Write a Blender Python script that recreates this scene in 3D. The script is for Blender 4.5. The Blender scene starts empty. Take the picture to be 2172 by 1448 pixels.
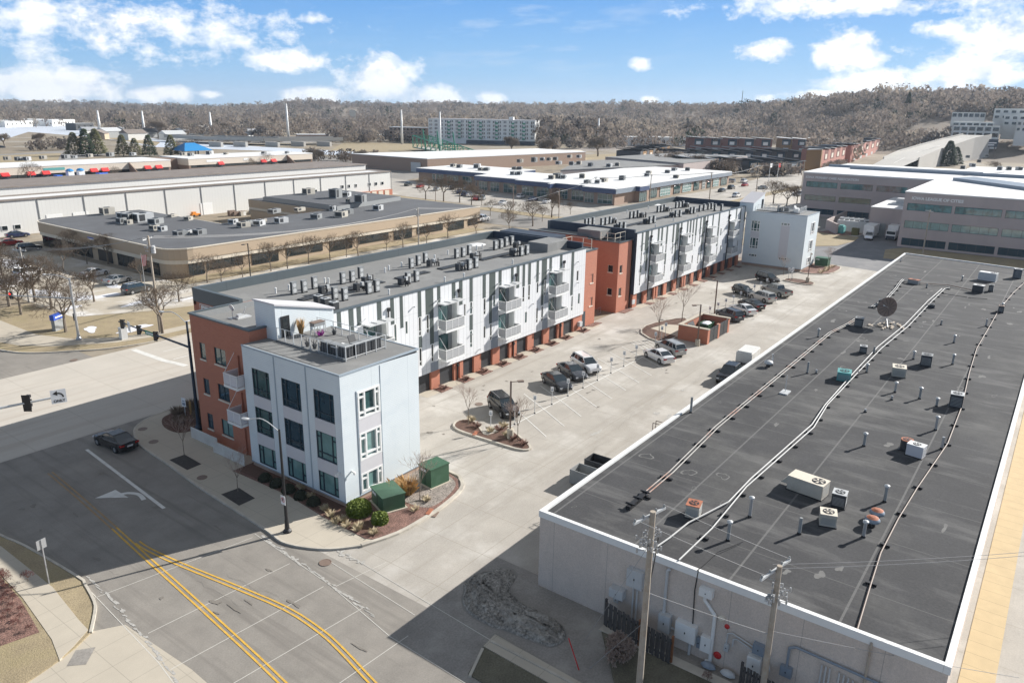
import bpy, math, random
import numpy as np
from mathutils import Vector, Matrix
random.seed(7)
SC = bpy.context.scene
COL = SC.collection
R_ = math.radians
# ---------------------------------------------------------------- camera (world: metres, x along the long buildings, y to the left, z up)
F, CX, CY, H = 1600.0, 1086.0, 724.0, 29.5
def _n(v): return v / np.linalg.norm(v)
_d1 = _n(np.array([2325 - CX, 250 - CY, F])); _d2 = np.array([-1150 - CX, 195 - CY, F]); _d2 = _n(_d2 - _d1 * (_d1 @ _d2))
_up = np.cross(_d1, _d2); _up = -_up if _up[1] > 0 else _up
RW = np.array([_d1, _d2, _up])
def G(px, py, z=0.0):
 r = RW @ np.array([px - CX, py - CY, F]); t = (z - H) / r[2]; return (r[0] * t, r[1] * t)
def ray(px, py):
 r = RW @ np.array([px - CX, py - CY, F]); return _n(r)
cam = bpy.data.cameras.new('camera'); cam.lens = F / 2172 * 36; cam.sensor_width = 36; cam.clip_start = 0.5; cam.clip_end = 20000
co = bpy.data.objects.new('camera', cam); COL.objects.link(co)
co.matrix_world = Matrix([[RW[i][0], -RW[i][1], -RW[i][2], (0, 0, H)[i]] for i in range(3)] + [[0, 0, 0, 1]])
SC.camera = co
# ---------------------------------------------------------------- light
EL, AZ = 27.8, -22.9
sun = bpy.data.lights.new('sun', 'SUN'); sun.energy = 5.0; sun.angle = R_(0.5); sun.color = (1.0, 0.965, 0.915)
so = bpy.data.objects.new('sun', sun); COL.objects.link(so)
sd = Vector((math.cos(R_(EL)) * math.cos(R_(AZ)), math.cos(R_(EL)) * math.sin(R_(AZ)), math.sin(R_(EL))))
so.rotation_euler = sd.to_track_quat('Z', 'Y').to_euler(); so.location = sd * 300
W = bpy.data.worlds.new('World'); SC.world = W; W.use_nodes = True
nt = W.node_tree; nt.nodes.clear()
def node(t, **k):
 n = nt.nodes.new(t)
 for a, b in k.items(): setattr(n, a, b)
 return n
def math_(op, a, b=None, c=None, clamp=False):
 n = nt.nodes.new('ShaderNodeMath'); n.operation = op; n.use_clamp = clamp
 for i, v in enumerate((a, b, c)):
  if v is None: continue
  if isinstance(v, (int, float)): n.inputs[i].default_value = v
  else: nt.links.new(v, n.inputs[i])
 return n.outputs[0]
sky = node('ShaderNodeTexSky', sky_type='NISHITA', sun_disc=False, sun_elevation=R_(EL), sun_rotation=R_(90 - AZ), altitude=200, air_density=1.0, dust_density=0.3, ozone_density=2.5)
tc = node('ShaderNodeTexCoord'); sx = node('ShaderNodeSeparateXYZ'); nt.links.new(tc.outputs['Generated'], sx.inputs[0])
az = math_('ARCTAN2', sx.outputs[1], sx.outputs[0]); el = math_('ARCSINE', sx.outputs[2])
def noise(vec, scale, detail=6, rough=0.6):
 n = node('ShaderNodeTexNoise'); n.inputs['Scale'].default_value = scale; n.inputs['Detail'].default_value = detail; n.inputs['Roughness'].default_value = rough
 nt.links.new(vec, n.inputs['Vector']); return n.outputs[0]
cv = node('ShaderNodeCombineXYZ'); nt.links.new(az, cv.inputs[0]); nt.links.new(math_('MULTIPLY', el, 1.5), cv.inputs[1])
n1 = noise(cv.outputs[0], 26, 10, 0.66); n2 = noise(cv.outputs[0], 7, 4, 0.5)
wv = node('ShaderNodeCombineXYZ'); nt.links.new(math_('ADD', math_('MULTIPLY', az, 1.0), math_('MULTIPLY', el, 1.2)), wv.inputs[0]); nt.links.new(math_('MULTIPLY', el, 5), wv.inputs[1])
n3 = noise(wv.outputs[0], 9, 7, 0.62)
# cloud banks: centre and half size as directions in the sky
CL = [(250, 50, 330, 72, .5), (130, 185, 150, 42, 1), (330, 200, 75, 20, 1), (610, 128, 95, 26, 1), (800, 165, 85, 55, 1), (660, 205, 105, 22, 1), (915, 205, 75, 26, 1), (1045, 208, 32, 15, 1),
   (1361, 136, 26, 13, .9), (1620, 111, 85, 22, 1), (1800, 110, 90, 60, 1), (1870, 175, 170, 32, 1), (2120, 85, 85, 75, 1), (1785, 12, 300, 26, .75), (2000, 60, 60, 18, .8), (2060, 150, 120, 50, 1), (1730, 203, 75, 16, 1), (1380, 212, 22, 8, .9), (445, 201, 28, 10, .8), (665, 40, 30, 12, .5), (1620, 208, 25, 10, .9)]
dens = None
for (px, py, rx, ry, w) in CL:
 d = ray(px, py); a0 = math.atan2(d[1], d[0]); e0 = math.asin(d[2])
 k = F * (1 + ((px - CX) / F) ** 2) ** .5
 qx = math_('DIVIDE', math_('SUBTRACT', az, a0), rx / k); qy = math_('DIVIDE', math_('SUBTRACT', el, e0), ry / k)
 r2 = math_('ADD', math_('MULTIPLY', qx, qx), math_('MULTIPLY', qy, qy))
 b = math_('MULTIPLY', math_('SUBTRACT', 1.0, math_('SQRT', r2)), w)
 dens = b if dens is None else math_('MAXIMUM', dens, b)
dn = math_('ADD', dens, math_('MULTIPLY', math_('SUBTRACT', n1, 0.5), 2.2)); dn = math_('ADD', dn, math_('MULTIPLY', math_('SUBTRACT', n2, 0.5), 1.1))
mask = math_('MULTIPLY', dn, 1.9, clamp=True); mask = math_('MULTIPLY', mask, math_('SUBTRACT', 1.4, math_('MULTIPLY', n2, .75)), clamp=True)
def blob(px, py, rx, ry):
 d = ray(px, py); a0 = math.atan2(d[1], d[0]); e0 = math.asin(d[2])
 qx = math_('DIVIDE', math_('SUBTRACT', az, a0), rx / F); qy = math_('DIVIDE', math_('SUBTRACT', el, e0), ry / F)
 return math_('SUBTRACT', 1.0, math_('SQRT', math_('ADD', math_('MULTIPLY', qx, qx), math_('MULTIPLY', qy, qy))), clamp=True)
wisp = math_('MULTIPLY', math_('MULTIPLY', math_('SUBTRACT', n3, 0.50), 4.0, clamp=True), math_('ADD', blob(1130, 60, 330, 110), 0.08), clamp=True)
# shading inside clouds: thick cores slightly greyer underneath
shade = math_('MULTIPLY', math_('SUBTRACT', math_('ADD', math_('MULTIPLY', n2, 1.0), math_('MULTIPLY', n1, 1.4)), 0.75), 2.2, clamp=True)
cc = node('ShaderNodeMixRGB'); cc.inputs[1].default_value = (3.7, 4.3, 5.3, 1); cc.inputs[2].default_value = (6.9, 7.0, 7.1, 1); nt.links.new(shade, cc.inputs[0])
cr = node('ShaderNodeValToRGB'); nt.links.new(math_('MULTIPLY', math_('ADD', el, 0.02), 1.0, clamp=True), cr.inputs[0]); el_ = cr.color_ramp.elements
el_[0].position = 0.0; el_[0].color = (.215, .325, .45, 1); el_[1].position = 1.0; el_[1].color = (.165, .175, .19, 1)
for q_, c_ in ((.06, (.135, .285, .48, 1)), (.15, (.06, .20, .46, 1)), (.26, (.13, .20, .31, 1)), (.45, (.175, .19, .215, 1))): e_ = el_.new(q_); e_.color = c_  # higher stops: unseen sky above the view, greyed to neutralise the ambient light
sc10 = node('ShaderNodeMixRGB', blend_type='MULTIPLY'); sc10.inputs[0].default_value = 1; nt.links.new(cr.outputs[0], sc10.inputs[1]); sc10.inputs[2].default_value = (1, 1, 1, 1)
sc11 = node('ShaderNodeVectorMath', operation='SCALE'); nt.links.new(sc10.outputs[0], sc11.inputs[0]); sc11.inputs['Scale'].default_value = 11.0
tint = node('ShaderNodeMixRGB'); tint.inputs[0].default_value = .88; nt.links.new(sky.outputs[0], tint.inputs[1]); nt.links.new(sc11.outputs[0], tint.inputs[2])
m1 = node('ShaderNodeMixRGB'); nt.links.new(math_('MULTIPLY', wisp, 0.65), m1.inputs[0]); nt.links.new(tint.outputs[0], m1.inputs[1]); m1.inputs[2].default_value = (5, 5.4, 6, 1)
m2 = node('ShaderNodeMixRGB'); nt.links.new(mask, m2.inputs[0]); nt.links.new(m1.outputs[0], m2.inputs[1]); nt.links.new(cc.outputs[0], m2.inputs[2])
bg = node('ShaderNodeBackground'); bg.inputs[1].default_value = 0.10; nt.links.new(m2.outputs[0], bg.inputs[0])
wo = node('ShaderNodeOutputWorld'); nt.links.new(bg.outputs[0], wo.inputs[0])
vs = SC.view_settings; vs.view_transform = 'Standard'; vs.look = 'None'; vs.gamma = 1; vs.use_curve_mapping = False; vs.exposure = 0.74
# ---------------------------------------------------------------- materials
def _mat(name):
 m = bpy.data.materials.new(name); m.use_nodes = True; return m, m.node_tree, m.node_tree.nodes['Principled BSDF']
def mixn(t, fac, a, b, mode='MIX'):
 n = t.nodes.new('ShaderNodeMixRGB'); n.blend_type = mode
 for i, v in ((0, fac), (1, a), (2, b)):
  if isinstance(v, (int, float)): n.inputs[i].default_value = v
  elif isinstance(v, tuple): n.inputs[i].default_value = (*v[:3], 1)
  else: t.links.new(v, n.inputs[i])
 return n.outputs[0]
def mth(t, op, a, b=None, clamp=False):
 n = t.nodes.new('ShaderNodeMath'); n.operation = op; n.use_clamp = clamp
 for i, v in ((0, a), (1, b)):
  if v is None: continue
  if isinstance(v, (int, float)): n.inputs[i].default_value = v
  else: t.links.new(v, n.inputs[i])
 return n.outputs[0]
def nz(t, vec, scale, detail=5, rough=0.6):
 n = t.nodes.new('ShaderNodeTexNoise'); n.inputs['Scale'].default_value = scale; n.inputs['Detail'].default_value = detail; n.inputs['Roughness'].default_value = rough
 if vec is not None: t.links.new(vec, n.inputs['Vector'])
 return n.outputs[0]
def coord(t, sc=(1, 1, 1), rot=0, world=True):
 if world:
  g = t.nodes.new('ShaderNodeNewGeometry'); o = g.outputs['Position']
 else:
  g = t.nodes.new('ShaderNodeTexCoord'); o = g.outputs['Object']
 m = t.nodes.new('ShaderNodeMapping'); m.inputs['Scale'].default_value = sc; m.inputs['Rotation'].default_value = (0, 0, rot); t.links.new(o, m.inputs[0]); return m.outputs[0]
def band(t, vec, axis, period, width, off=0.0):   # 1 inside thin regular lines (joints, seams)
 s = t.nodes.new('ShaderNodeSeparateXYZ'); t.links.new(vec, s.inputs[0])
 a = mth(t, 'ADD', s.outputs[axis], off + 1000 * period); f = mth(t, 'FRACT', mth(t, 'DIVIDE', a, period)); return mth(t, 'LESS_THAN', f, width / period)
def mat(name, col, rough=0.7, amt=0.12, scale=1.5, metal=0.0, spec=0.5, lines=(), stain=None, stain_amt=0.5, stain_scale=0.25, fine=0.0, fscale=30, bump=0.0, bscale=20, world=True, rot=0, streak=None):
 m, t, p = _mat(name); v = coord(t, world=world, rot=rot)
 n = nz(t, v, scale); k = mth(t, 'MULTIPLY_ADD' if False else 'MULTIPLY', mth(t, 'SUBTRACT', n, 0.5), 2 * amt * 1.6)
 c = mixn(t, 1.0, col, (1, 1, 1), 'MULTIPLY')
 lo = tuple(x * (1 - amt * 1.6) for x in col); hi = tuple(min(x * (1 + amt * 1.6), 1) for x in col)
 c = mixn(t, n, lo, hi)
 if fine:
  f = nz(t, v, fscale, 3); f2 = mth(t, 'ADD', mth(t, 'MULTIPLY', mth(t, 'SUBTRACT', f, 0.5), 2 * fine * 1.8), 1.0)
  cb = t.nodes.new('ShaderNodeCombineXYZ'); [t.links.new(f2, cb.inputs[i]) for i in range(3)]
  c = mixn(t, 1.0, c, cb.outputs[0], 'MULTIPLY')
 if stain:
  s = nz(t, v, stain_scale, 8, 0.68); s = mth(t, 'MULTIPLY', mth(t, 'SUBTRACT', s, 0.5), 6.0, clamp=True)
  c = mixn(t, mth(t, 'MULTIPLY', s, stain_amt), c, stain)
 if streak:   # (colour, scale vector, amount)
  v2 = coord(t, sc=streak[1], world=world, rot=rot); s = nz(t, v2, 1.0, 6, 0.62); s = mth(t, 'MULTIPLY', mth(t, 'SUBTRACT', s, 0.52), 7.0, clamp=True)
  c = mixn(t, mth(t, 'MULTIPLY', s, streak[2]), c, streak[0])
 for (axis, period, width, lc, la, off) in lines:
  c = mixn(t, mth(t, 'MULTIPLY', band(t, v, axis, period, width, off), la), c, lc)
 t.links.new(c, p.inputs['Base Color']); p.inputs['Roughness'].default_value = rough; p.inputs['Metallic'].default_value = metal; p.inputs['Specular IOR Level'].default_value = spec
 if bump:
  b = t.nodes.new('ShaderNodeBump'); b.inputs['Strength'].default_value = bump; b.inputs['Distance'].default_value = 0.05; t.links.new(nz(t, v, bscale, 4), b.inputs['Height']); t.links.new(b.outputs[0], p.inputs['Normal'])
 return m
def brick_mat(name, col, col2, mortar):
 m, t, p = _mat(name); g = t.nodes.new('ShaderNodeNewGeometry'); s = t.nodes.new('ShaderNodeSeparateXYZ'); t.links.new(g.outputs['Position'], s.inputs[0])
 a = mth(t, 'ADD', s.outputs[0], s.outputs[1]); cb = t.nodes.new('ShaderNodeCombineXYZ'); t.links.new(a, cb.inputs[0]); t.links.new(s.outputs[2], cb.inputs[1])
 b = t.nodes.new('ShaderNodeTexBrick'); t.links.new(cb.outputs[0], b.inputs['Vector']); b.inputs['Scale'].default_value = 1.0
 b.inputs['Brick Width'].default_value = 0.3; b.inputs['Row Height'].default_value = 0.1; b.inputs['Mortar Size'].default_value = 0.008
 b.inputs['Color1'].default_value = (*col, 1); b.inputs['Color2'].default_value = (*col2, 1); b.inputs['Mortar'].default_value = (*mortar, 1)
 n = nz(t, coord(t), 0.8); c = mixn(t, n, tuple(x * .85 for x in col), tuple(min(1, x * 1.12) for x in col)); c = mixn(t, 0.6, c, b.outputs[0])
 t.links.new(c, p.inputs['Base Color']); p.inputs['Roughness'].default_value = .85; return m
def glass_mat(name, col, rough=0.04, spec=1.0, inner=0.25):
 m, t, p = _mat(name); n = nz(t, coord(t), 0.9, 2)
 t.links.new(mixn(t, n, tuple(x * (1 - inner) for x in col), tuple(x * (1 + inner) for x in col)), p.inputs['Base Color']); p.inputs['Roughness'].default_value = rough; p.inputs['Specular IOR Level'].default_value = spec; p.inputs['IOR'].default_value = 1.6
 return m
def plain(name, col, rough=0.5, metal=0.0, spec=0.5, amt=0.08): return mat(name, col, rough, amt, 3.0, metal, spec)
def emit(name, col, s):
 m, t, p = _mat(name); p.inputs['Base Color'].default_value = (*col, 1); p.inputs['Emission Color'].default_value = (*col, 1); p.inputs['Emission Strength'].default_value = s; return m
WHT = (0.62, 0.62, 0.60)
M = dict(
 ground=mat('dry ground', (0.25, 0.205, 0.145), .95, .3, .03, fine=.3, fscale=.25, stain=(0.37, 0.345, 0.30), stain_amt=.8, stain_scale=.022),
 lot=mat('lot concrete', (0.385, 0.355, 0.312), .85, .16, .35, fine=.12, fscale=9, stain=(0.60, 0.575, 0.53), stain_amt=.6, stain_scale=.13, streak=((0.29, 0.262, 0.22), (.04, .62, 1), .5), lines=((0, 4.6, .045, (0.28, .25, .2), .7, 1.2), (1, 4.25, .045, (0.28, .25, .2), .7, 1.3))),
 street=mat('street concrete', (0.245, 0.225, 0.198), .85, .2, .5, fine=.16, fscale=11, stain=(0.33, 0.30, 0.26), stain_amt=.4, stain_scale=.2, streak=((0.165, 0.15, 0.132), (1.1, .045, 1), .65)),
 avenue=mat('avenue concrete', (0.50, 0.46, 0.40), .85, .08, .3, fine=.06, fscale=14, streak=((0.39, 0.33, 0.27), (.03, .6, 1), .5), lines=((0, 6.0, .05, (0.3, .27, .22), .6, 0), (1, 3.6, .05, (0.3, .27, .22), .5, 0))),
 farasph=mat('far asphalt', (0.24, 0.225, 0.205), .9, .15, .1, stain=(0.36, 0.33, 0.29), stain_amt=.5, stain_scale=.05),
 oldasph=mat('old asphalt', (0.27, 0.25, 0.225), .9, .25, .5, fine=.2, fscale=8, stain=(0.40, 0.375, 0.335), stain_amt=.6, stain_scale=.35),
 walk=mat('sidewalk concrete', (0.47, 0.42, 0.34), .85, .08, .5, fine=.05, fscale=18, lines=((0, 2.1, .035, (.3, .27, .22), .7, 0), (1, 1.9, .035, (.3, .27, .22), .7, .4))),
 curb=mat('kerb concrete', (0.50, 0.46, 0.39), .85, .15, 1.5, stain=(.3, .27, .23), stain_amt=.6, stain_scale=.6),
 tanwalk=mat('ochre walkway', (0.50, 0.385, 0.22), .85, .1, 1, lines=((0, 1.25, .03, (.25, .2, .12), .8, 0),)),
 grass=mat('dormant grass', (0.33, 0.265, 0.165), .95, .28, .6, fine=.3, fscale=9, stain=(0.22, 0.19, 0.09), stain_amt=.5, stain_scale=.3, bump=.6, bscale=12),
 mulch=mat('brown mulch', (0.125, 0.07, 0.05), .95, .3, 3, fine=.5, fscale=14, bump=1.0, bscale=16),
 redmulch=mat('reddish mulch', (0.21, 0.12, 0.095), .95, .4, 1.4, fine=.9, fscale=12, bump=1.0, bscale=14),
 gravel=mat('river gravel', (0.27, 0.235, 0.205), .9, .3, 2, fine=.75, fscale=9, bump=1.2, bscale=9),
 soil=mat('dark soil', (0.06, 0.055, 0.05), .95, .3, 4, fine=.4, fscale=16, bump=.8, bscale=14),
 dirt=mat('piled grey dirt', (0.25, 0.235, 0.21), .95, .5, 1.0, fine=.9, fscale=6, bump=1.5, bscale=7, stain=(.42, .405, .37), stain_amt=.75, stain_scale=.55),
 snow=mat('old snow', (0.75, 0.76, 0.80), .8, .1, 1, stain=(.5, .47, .43), stain_amt=.5, stain_scale=.5),
 ice=mat('river ice', (0.62, 0.66, 0.72), .5, .12, .02, stain=(.38, .40, .42), stain_amt=.6, stain_scale=.02),
 yellow=mat('yellow road paint', (0.62, 0.37, 0.05), .8, .2, 3, fine=.2, fscale=20, stain=(.36, .29, .2), stain_amt=.55, stain_scale=1.8),
 rpaint=mat('white road paint', (0.68, 0.67, 0.63), .8, .12, 3, stain=(.42, .4, .36), stain_amt=.55, stain_scale=1.5),
 joint=plain('sealed joint', (0.56, 0.54, 0.49), .9),
 brick=brick_mat('red brick', (0.47, 0.175, 0.105), (0.40, 0.14, 0.085), (.42, .26, .20)),
 redbrickdk=brick_mat('dark red brick', (0.30, 0.085, 0.07), (0.25, 0.07, 0.06), (.25, .15, .12)),
 tanbrick=brick_mat('brown brick', (0.36, 0.25, 0.19), (0.32, 0.22, 0.165), (.4, .33, .27)),
 found=brick_mat('base block', (0.40, 0.29, 0.225), (0.37, 0.265, 0.21), (.45, .36, .3)),
 clad_w=mat('white wall panel', (0.69, 0.695, 0.70), .65, .04, .3, lines=((0, .61, .03, (.22, .23, .24), .8, .1), (2, 3.28, .02, (.3, .31, .32), .8, -2.65))),
 clad_g=mat('grey wall panel', (0.088, 0.105, 0.10), .6, .05, .5, spec=.2, lines=((0, .61, .014, (.08, .09, .09), .6, .1),)),
 clad_b=mat('blue grey wall panel', (0.24, 0.27, 0.31), .6, .05, .5, spec=.2, lines=((0, .61, .014, (.15, .16, .18), .6, .1),)),
 lap=mat('pale blue metal siding', (0.67, 0.72, 0.735), .55, .04, .5, streak=((.60, .66, .69), (.6, .6, 1.4), .5), lines=((2, .15, .022, (.50, .555, .585), .8, 0), (0, 3.9, .03, (.42, .47, .5), .7, 1.9),), metal=.0),
 spandrel=plain('light grey spandrel', (0.60, 0.585, 0.60), .5, amt=.03),
 trimblue=plain('grey blue edge trim', (0.34, 0.40, 0.45), .5),
 parapet=mat('dark grey coping metal', (0.085, 0.105, 0.115), .45, .06, .4, lines=((0, 6.2, .05, (.05, .06, .07), .8, 0),)),
 navy=mat('dark roof wall', (0.035, 0.05, 0.075), .6, .1, .5),
 roofgrey=mat('grey roof membrane', (0.21, 0.21, 0.205), .85, .10, .4, fine=.05, fscale=8, stain=(0.32, 0.315, 0.30), stain_amt=.45, stain_scale=.2),
 roofdk=mat('black roof membrane', (0.062, 0.062, 0.064), .9, .2, .3, spec=.25, fine=.2, fscale=7, stain=(0.13, 0.128, 0.122), stain_amt=.6, stain_scale=.13, streak=((0.25, 0.245, 0.235), (.7, .16, 1), .26), lines=((1, 5.7, .12, (.17, .168, .163), .7, .2), (0, 6.0, .09, (.15, .148, .143), .6, 3), (0, 1.0, .03, (.045, .045, .047), .55, 0)), bump=.25, bscale=5),
 roofblue=mat('blue grey roof membrane', (0.105, 0.108, 0.115), .85, .12, .15, fine=.06, fscale=4, stain=(.15, .16, .17), stain_amt=.5, stain_scale=.1, lines=((0, 9, .12, (.08, .08, .09), .5, 3),)),
 roofwhite=mat('white roof membrane', (0.74, 0.74, 0.73), .7, .06, .1, stain=(.62, .60, .56), stain_amt=.45, stain_scale=.08),
 white=plain('white paint', (0.78, 0.78, 0.76), .45, amt=.03), offwhite=mat('off white metal', (0.70, 0.70, 0.67), .5, .08, 1, stain=(.45, .42, .38), stain_amt=.3, stain_scale=.8),
 stucco=mat('taupe stucco wall', (0.60, 0.52, 0.455), .9, .1, .5, fine=.16, fscale=14, streak=((0.42, 0.38, 0.34), (.3, .7, .12), .35), lines=((1, 3.8, .03, (.22, .2, .18), .6, .5),), bump=.3, bscale=30),
 tan=mat('tan stucco', (0.45, 0.355, 0.255), .85, .05, .3), tan_dk=mat('brown stucco band', (0.33, 0.265, 0.215), .85, .05, .3), cream=plain('cream band', (0.66, 0.60, 0.50), .8, amt=.05),
 ribbed=mat('white ribbed metal wall', (0.66, 0.655, 0.625), .55, .04, .1, lines=((0, .9, .10, (.60, .59, .56), .8, 0), (1, .9, .10, (.52, .51, .48), .8, 0))), brownroof=mat('brown metal roof edge', (0.22, 0.185, 0.16), .7, .25, .3, stain=(.3, .27, .24), stain_amt=.4, stain_scale=.5),
 officewall=mat('mauve office wall', (0.44, 0.375, 0.355), .9, .07, .15, fine=.05, fscale=10, streak=((.36, .31, .30), (.1, .3, .1), .3)),
 mallwall=plain('beige mall wall', (0.60, 0.53, 0.45), .85, amt=.05), mallbase=brick_mat('mall brown brick', (0.22, 0.15, 0.115), (0.19, 0.13, 0.1), (.25, .19, .15)), red=plain('red awning fabric', (0.65, 0.035, 0.035), .6),
 bluesign=plain('blue sign face', (0.03, 0.09, 0.45), .4), navyfascia=plain('navy metal fascia', (0.045, 0.075, 0.16), .4), greyfascia=plain('blue grey fascia', (0.23, 0.27, 0.32), .4),
 glass=glass_mat('dark window glass', (0.016, 0.022, 0.025), spec=.6), glassg=glass_mat('green tinted glass', (0.04, 0.095, 0.095), inner=.8), glassc=glass_mat('glass over pale curtains', (0.16, 0.28, 0.27), rough=.1, spec=.7, inner=.5), glassb=glass_mat('dark blue glass', (0.015, 0.05, 0.075), spec=.8), glasso=glass_mat('office window glass', (0.07, 0.19, 0.20), inner=1.0, spec=.5),
 black=plain('black metal', (0.018, 0.018, 0.02), .45), charcoal=plain('charcoal metal', (0.045, 0.048, 0.052), .5), garage=mat('charcoal garage door', (0.035, 0.037, 0.042), .5, .06, 1, lines=((2, .53, .02, (.015, .015, .016), .8, 0),)),
 frame=plain('dark window frame', (0.025, 0.045, 0.06), .4), lt=plain('light grey metal', (0.52, 0.53, 0.53), .45), mid=plain('grey metal', (0.27, 0.28, 0.28), .5), galv=plain('galvanised metal', (0.45, 0.46, 0.47), .35, .5), hvac=mat('tan equipment metal', (0.47, 0.44, 0.38), .5, .08, 2, stain=(.33, .28, .2), stain_amt=.4, stain_scale=.9), teal=plain('teal equipment metal', (0.10, 0.33, 0.32), .5),
 rust=mat('rusty pipe', (0.40, 0.38, 0.35), .6, .1, 2, stain=(.34, .12, .06), stain_amt=1.0, stain_scale=.35), rust2=mat('rusty top', (.36, .13, .07), .8, .3, 4), pipe=mat('weathered white pipe', (0.42, 0.42, 0.41), .5, .12, .6, stain=(.36, .33, .3), stain_amt=.5, stain_scale=.5), brownpipe=plain('brown conduit', (0.20, 0.145, 0.115), .6), greenbox=mat('green utility cabinet', (0.045, 0.115, 0.065), .5, .12, .8, stain=(.10, .19, .13), stain_amt=.4, stain_scale=.6),
 wood=mat('weathered pole wood', (0.40, 0.345, 0.28), .85, .2, 2, stain=(.26, .17, .10), stain_amt=.5, stain_scale=1.2), fencewood=mat('grey fence wood', (0.075, 0.068, 0.064), .9, .3, 3), postwood=plain('orange brown post', (0.26, 0.11, 0.05), .85, amt=.2), bark=mat('grey bark', (0.20, 0.165, 0.13), .9, .2, 2), twig=mat('bare twigs', (0.245, 0.195, 0.15), .9, .2, .5), twigr=mat('reddish twigs', (0.24, 0.10, 0.085), .9, .2, .5), twigp=mat('pale twigs', (0.50, 0.41, 0.36), .9, .2, .8),
 wood1=mat('winter woodland', (0.215, 0.178, 0.15), .95, .2, .01), wood2=mat('tan winter woodland', (0.29, 0.245, 0.20), .95, .2, .01), wood3=mat('dark woodland', (0.12, 0.108, 0.102), .95, .2, .01),
 pine=mat('evergreen needles', (0.045, 0.07, 0.03), .9, .35, .8), pine2=mat('olive evergreen needles', (0.125, 0.125, 0.05), .9, .35, .8), boxwood=mat('yellow green shrub', (0.115, 0.155, 0.015), .8, .3, 4), dkshrub=mat('dark shrub', (0.03, 0.035, 0.02), .9, .3, 4), drygrass=mat('tall dry grass', (0.50, 0.31, 0.13), .9, .25, 3), paletuft=mat('pale dry tuft', (0.50, 0.42, 0.28), .9, .25, 3),
 tyre=plain('tyre rubber', (0.018, 0.018, 0.018), .85), rim=plain('alloy rim', (0.42, 0.43, 0.44), .3, .7), carglass=glass_mat('car glass', (0.018, 0.03, 0.038), spec=.9), tail=plain('tail lamp', (0.35, 0.01, 0.01), .25), lamp=plain('head lamp', (0.7, 0.72, 0.75), .15), plate=plain('number plate', (.6, .6, .58), .5),
 sign=plain('sign face white', (0.78, 0.78, 0.78), .4, amt=.02), sgreen=plain('street sign green', (0.0, 0.25, 0.14), .4), sred=plain('red', (0.5, .02, .02), .4), concrete=mat('bridge concrete', (0.44, 0.42, 0.385), .85, .1, .05), greensteel=plain('green painted steel', (0.02, 0.24, 0.14), .4), bluetop=plain('blue canopy fabric', (0.02, 0.22, 0.50), .5), blue=plain('bright blue vinyl', (0.02, 0.13, 0.62), .4), boat=plain('blue', (0.02, 0.13, 0.62), .4), wire=plain('cable', (0.30, 0.30, 0.30), .6), blackwire=plain('black cable', (0.015, 0.015, 0.015), .6), redlit=emit('lit red signal', (1.0, 0.03, 0.02), 3.0), orange=plain('safety orange', (0.7, 0.25, 0.03), .5), ylw=plain('safety yellow', (0.75, 0.5, 0.05), .5),
 plaster=plain('white plaster wall', (0.70, 0.69, 0.65), .8, amt=.04), townwall=plain('charcoal townhouse siding', (0.06, 0.062, 0.068), .7), townred=mat('dark red townhouse brick', (0.17, 0.065, 0.05), .85), townbrown=plain('ochre townhouse panel', (0.24, 0.13, 0.045), .7), townroof=mat('grey townhouse roof', (0.33, 0.34, 0.355), .7, .1, .3), townrow=mat('pink brick', (0.42, 0.19, 0.15), .85))
M['carpaints'] = {}
M['wood4'] = mat('evergreen woodland', (0.05, 0.062, 0.035), .95, .2, .01)
M['screen'] = plain('grey balcony screen', (.36, .365, .37), .6)
for k_ in ('wood1', 'wood2', 'wood3', 'twig', 'twigp', 'twigr'):   # thin bare twigs let light through
 t_ = M[k_].node_tree; p_ = t_.nodes['Principled BSDF']; tr = t_.nodes.new('ShaderNodeBsdfTranslucent'); mx_ = t_.nodes.new('ShaderNodeMixShader'); mx_.inputs[0].default_value = .5
 t_.links.new(p_.inputs['Base Color'].links[0].from_socket, tr.inputs[0]); t_.links.new(p_.outputs[0], mx_.inputs[1]); t_.links.new(tr.outputs[0], mx_.inputs[2]); t_.links.new(mx_.outputs[0], [n for n in t_.nodes if n.type == 'OUTPUT_MATERIAL'][0].inputs[0])
def paint(name, col, metal=.3, rough=.25):
 if name not in M['carpaints']:
  m, t, p = _mat(name); p.inputs['Base Color'].default_value = (*col, 1); p.inputs['Metallic'].default_value = metal; p.inputs['Roughness'].default_value = rough; p.inputs['Coat Weight'].default_value = .6; p.inputs['Coat Roughness'].default_value = .08
  n = nz(t, coord(t, world=False), 3, 4); t.links.new(mixn(t, n, tuple(x * .9 for x in col), tuple(min(1, x * 1.08) for x in col)), p.inputs['Base Color']); M['carpaints'][name] = m
 return M['carpaints'][name]
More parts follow.
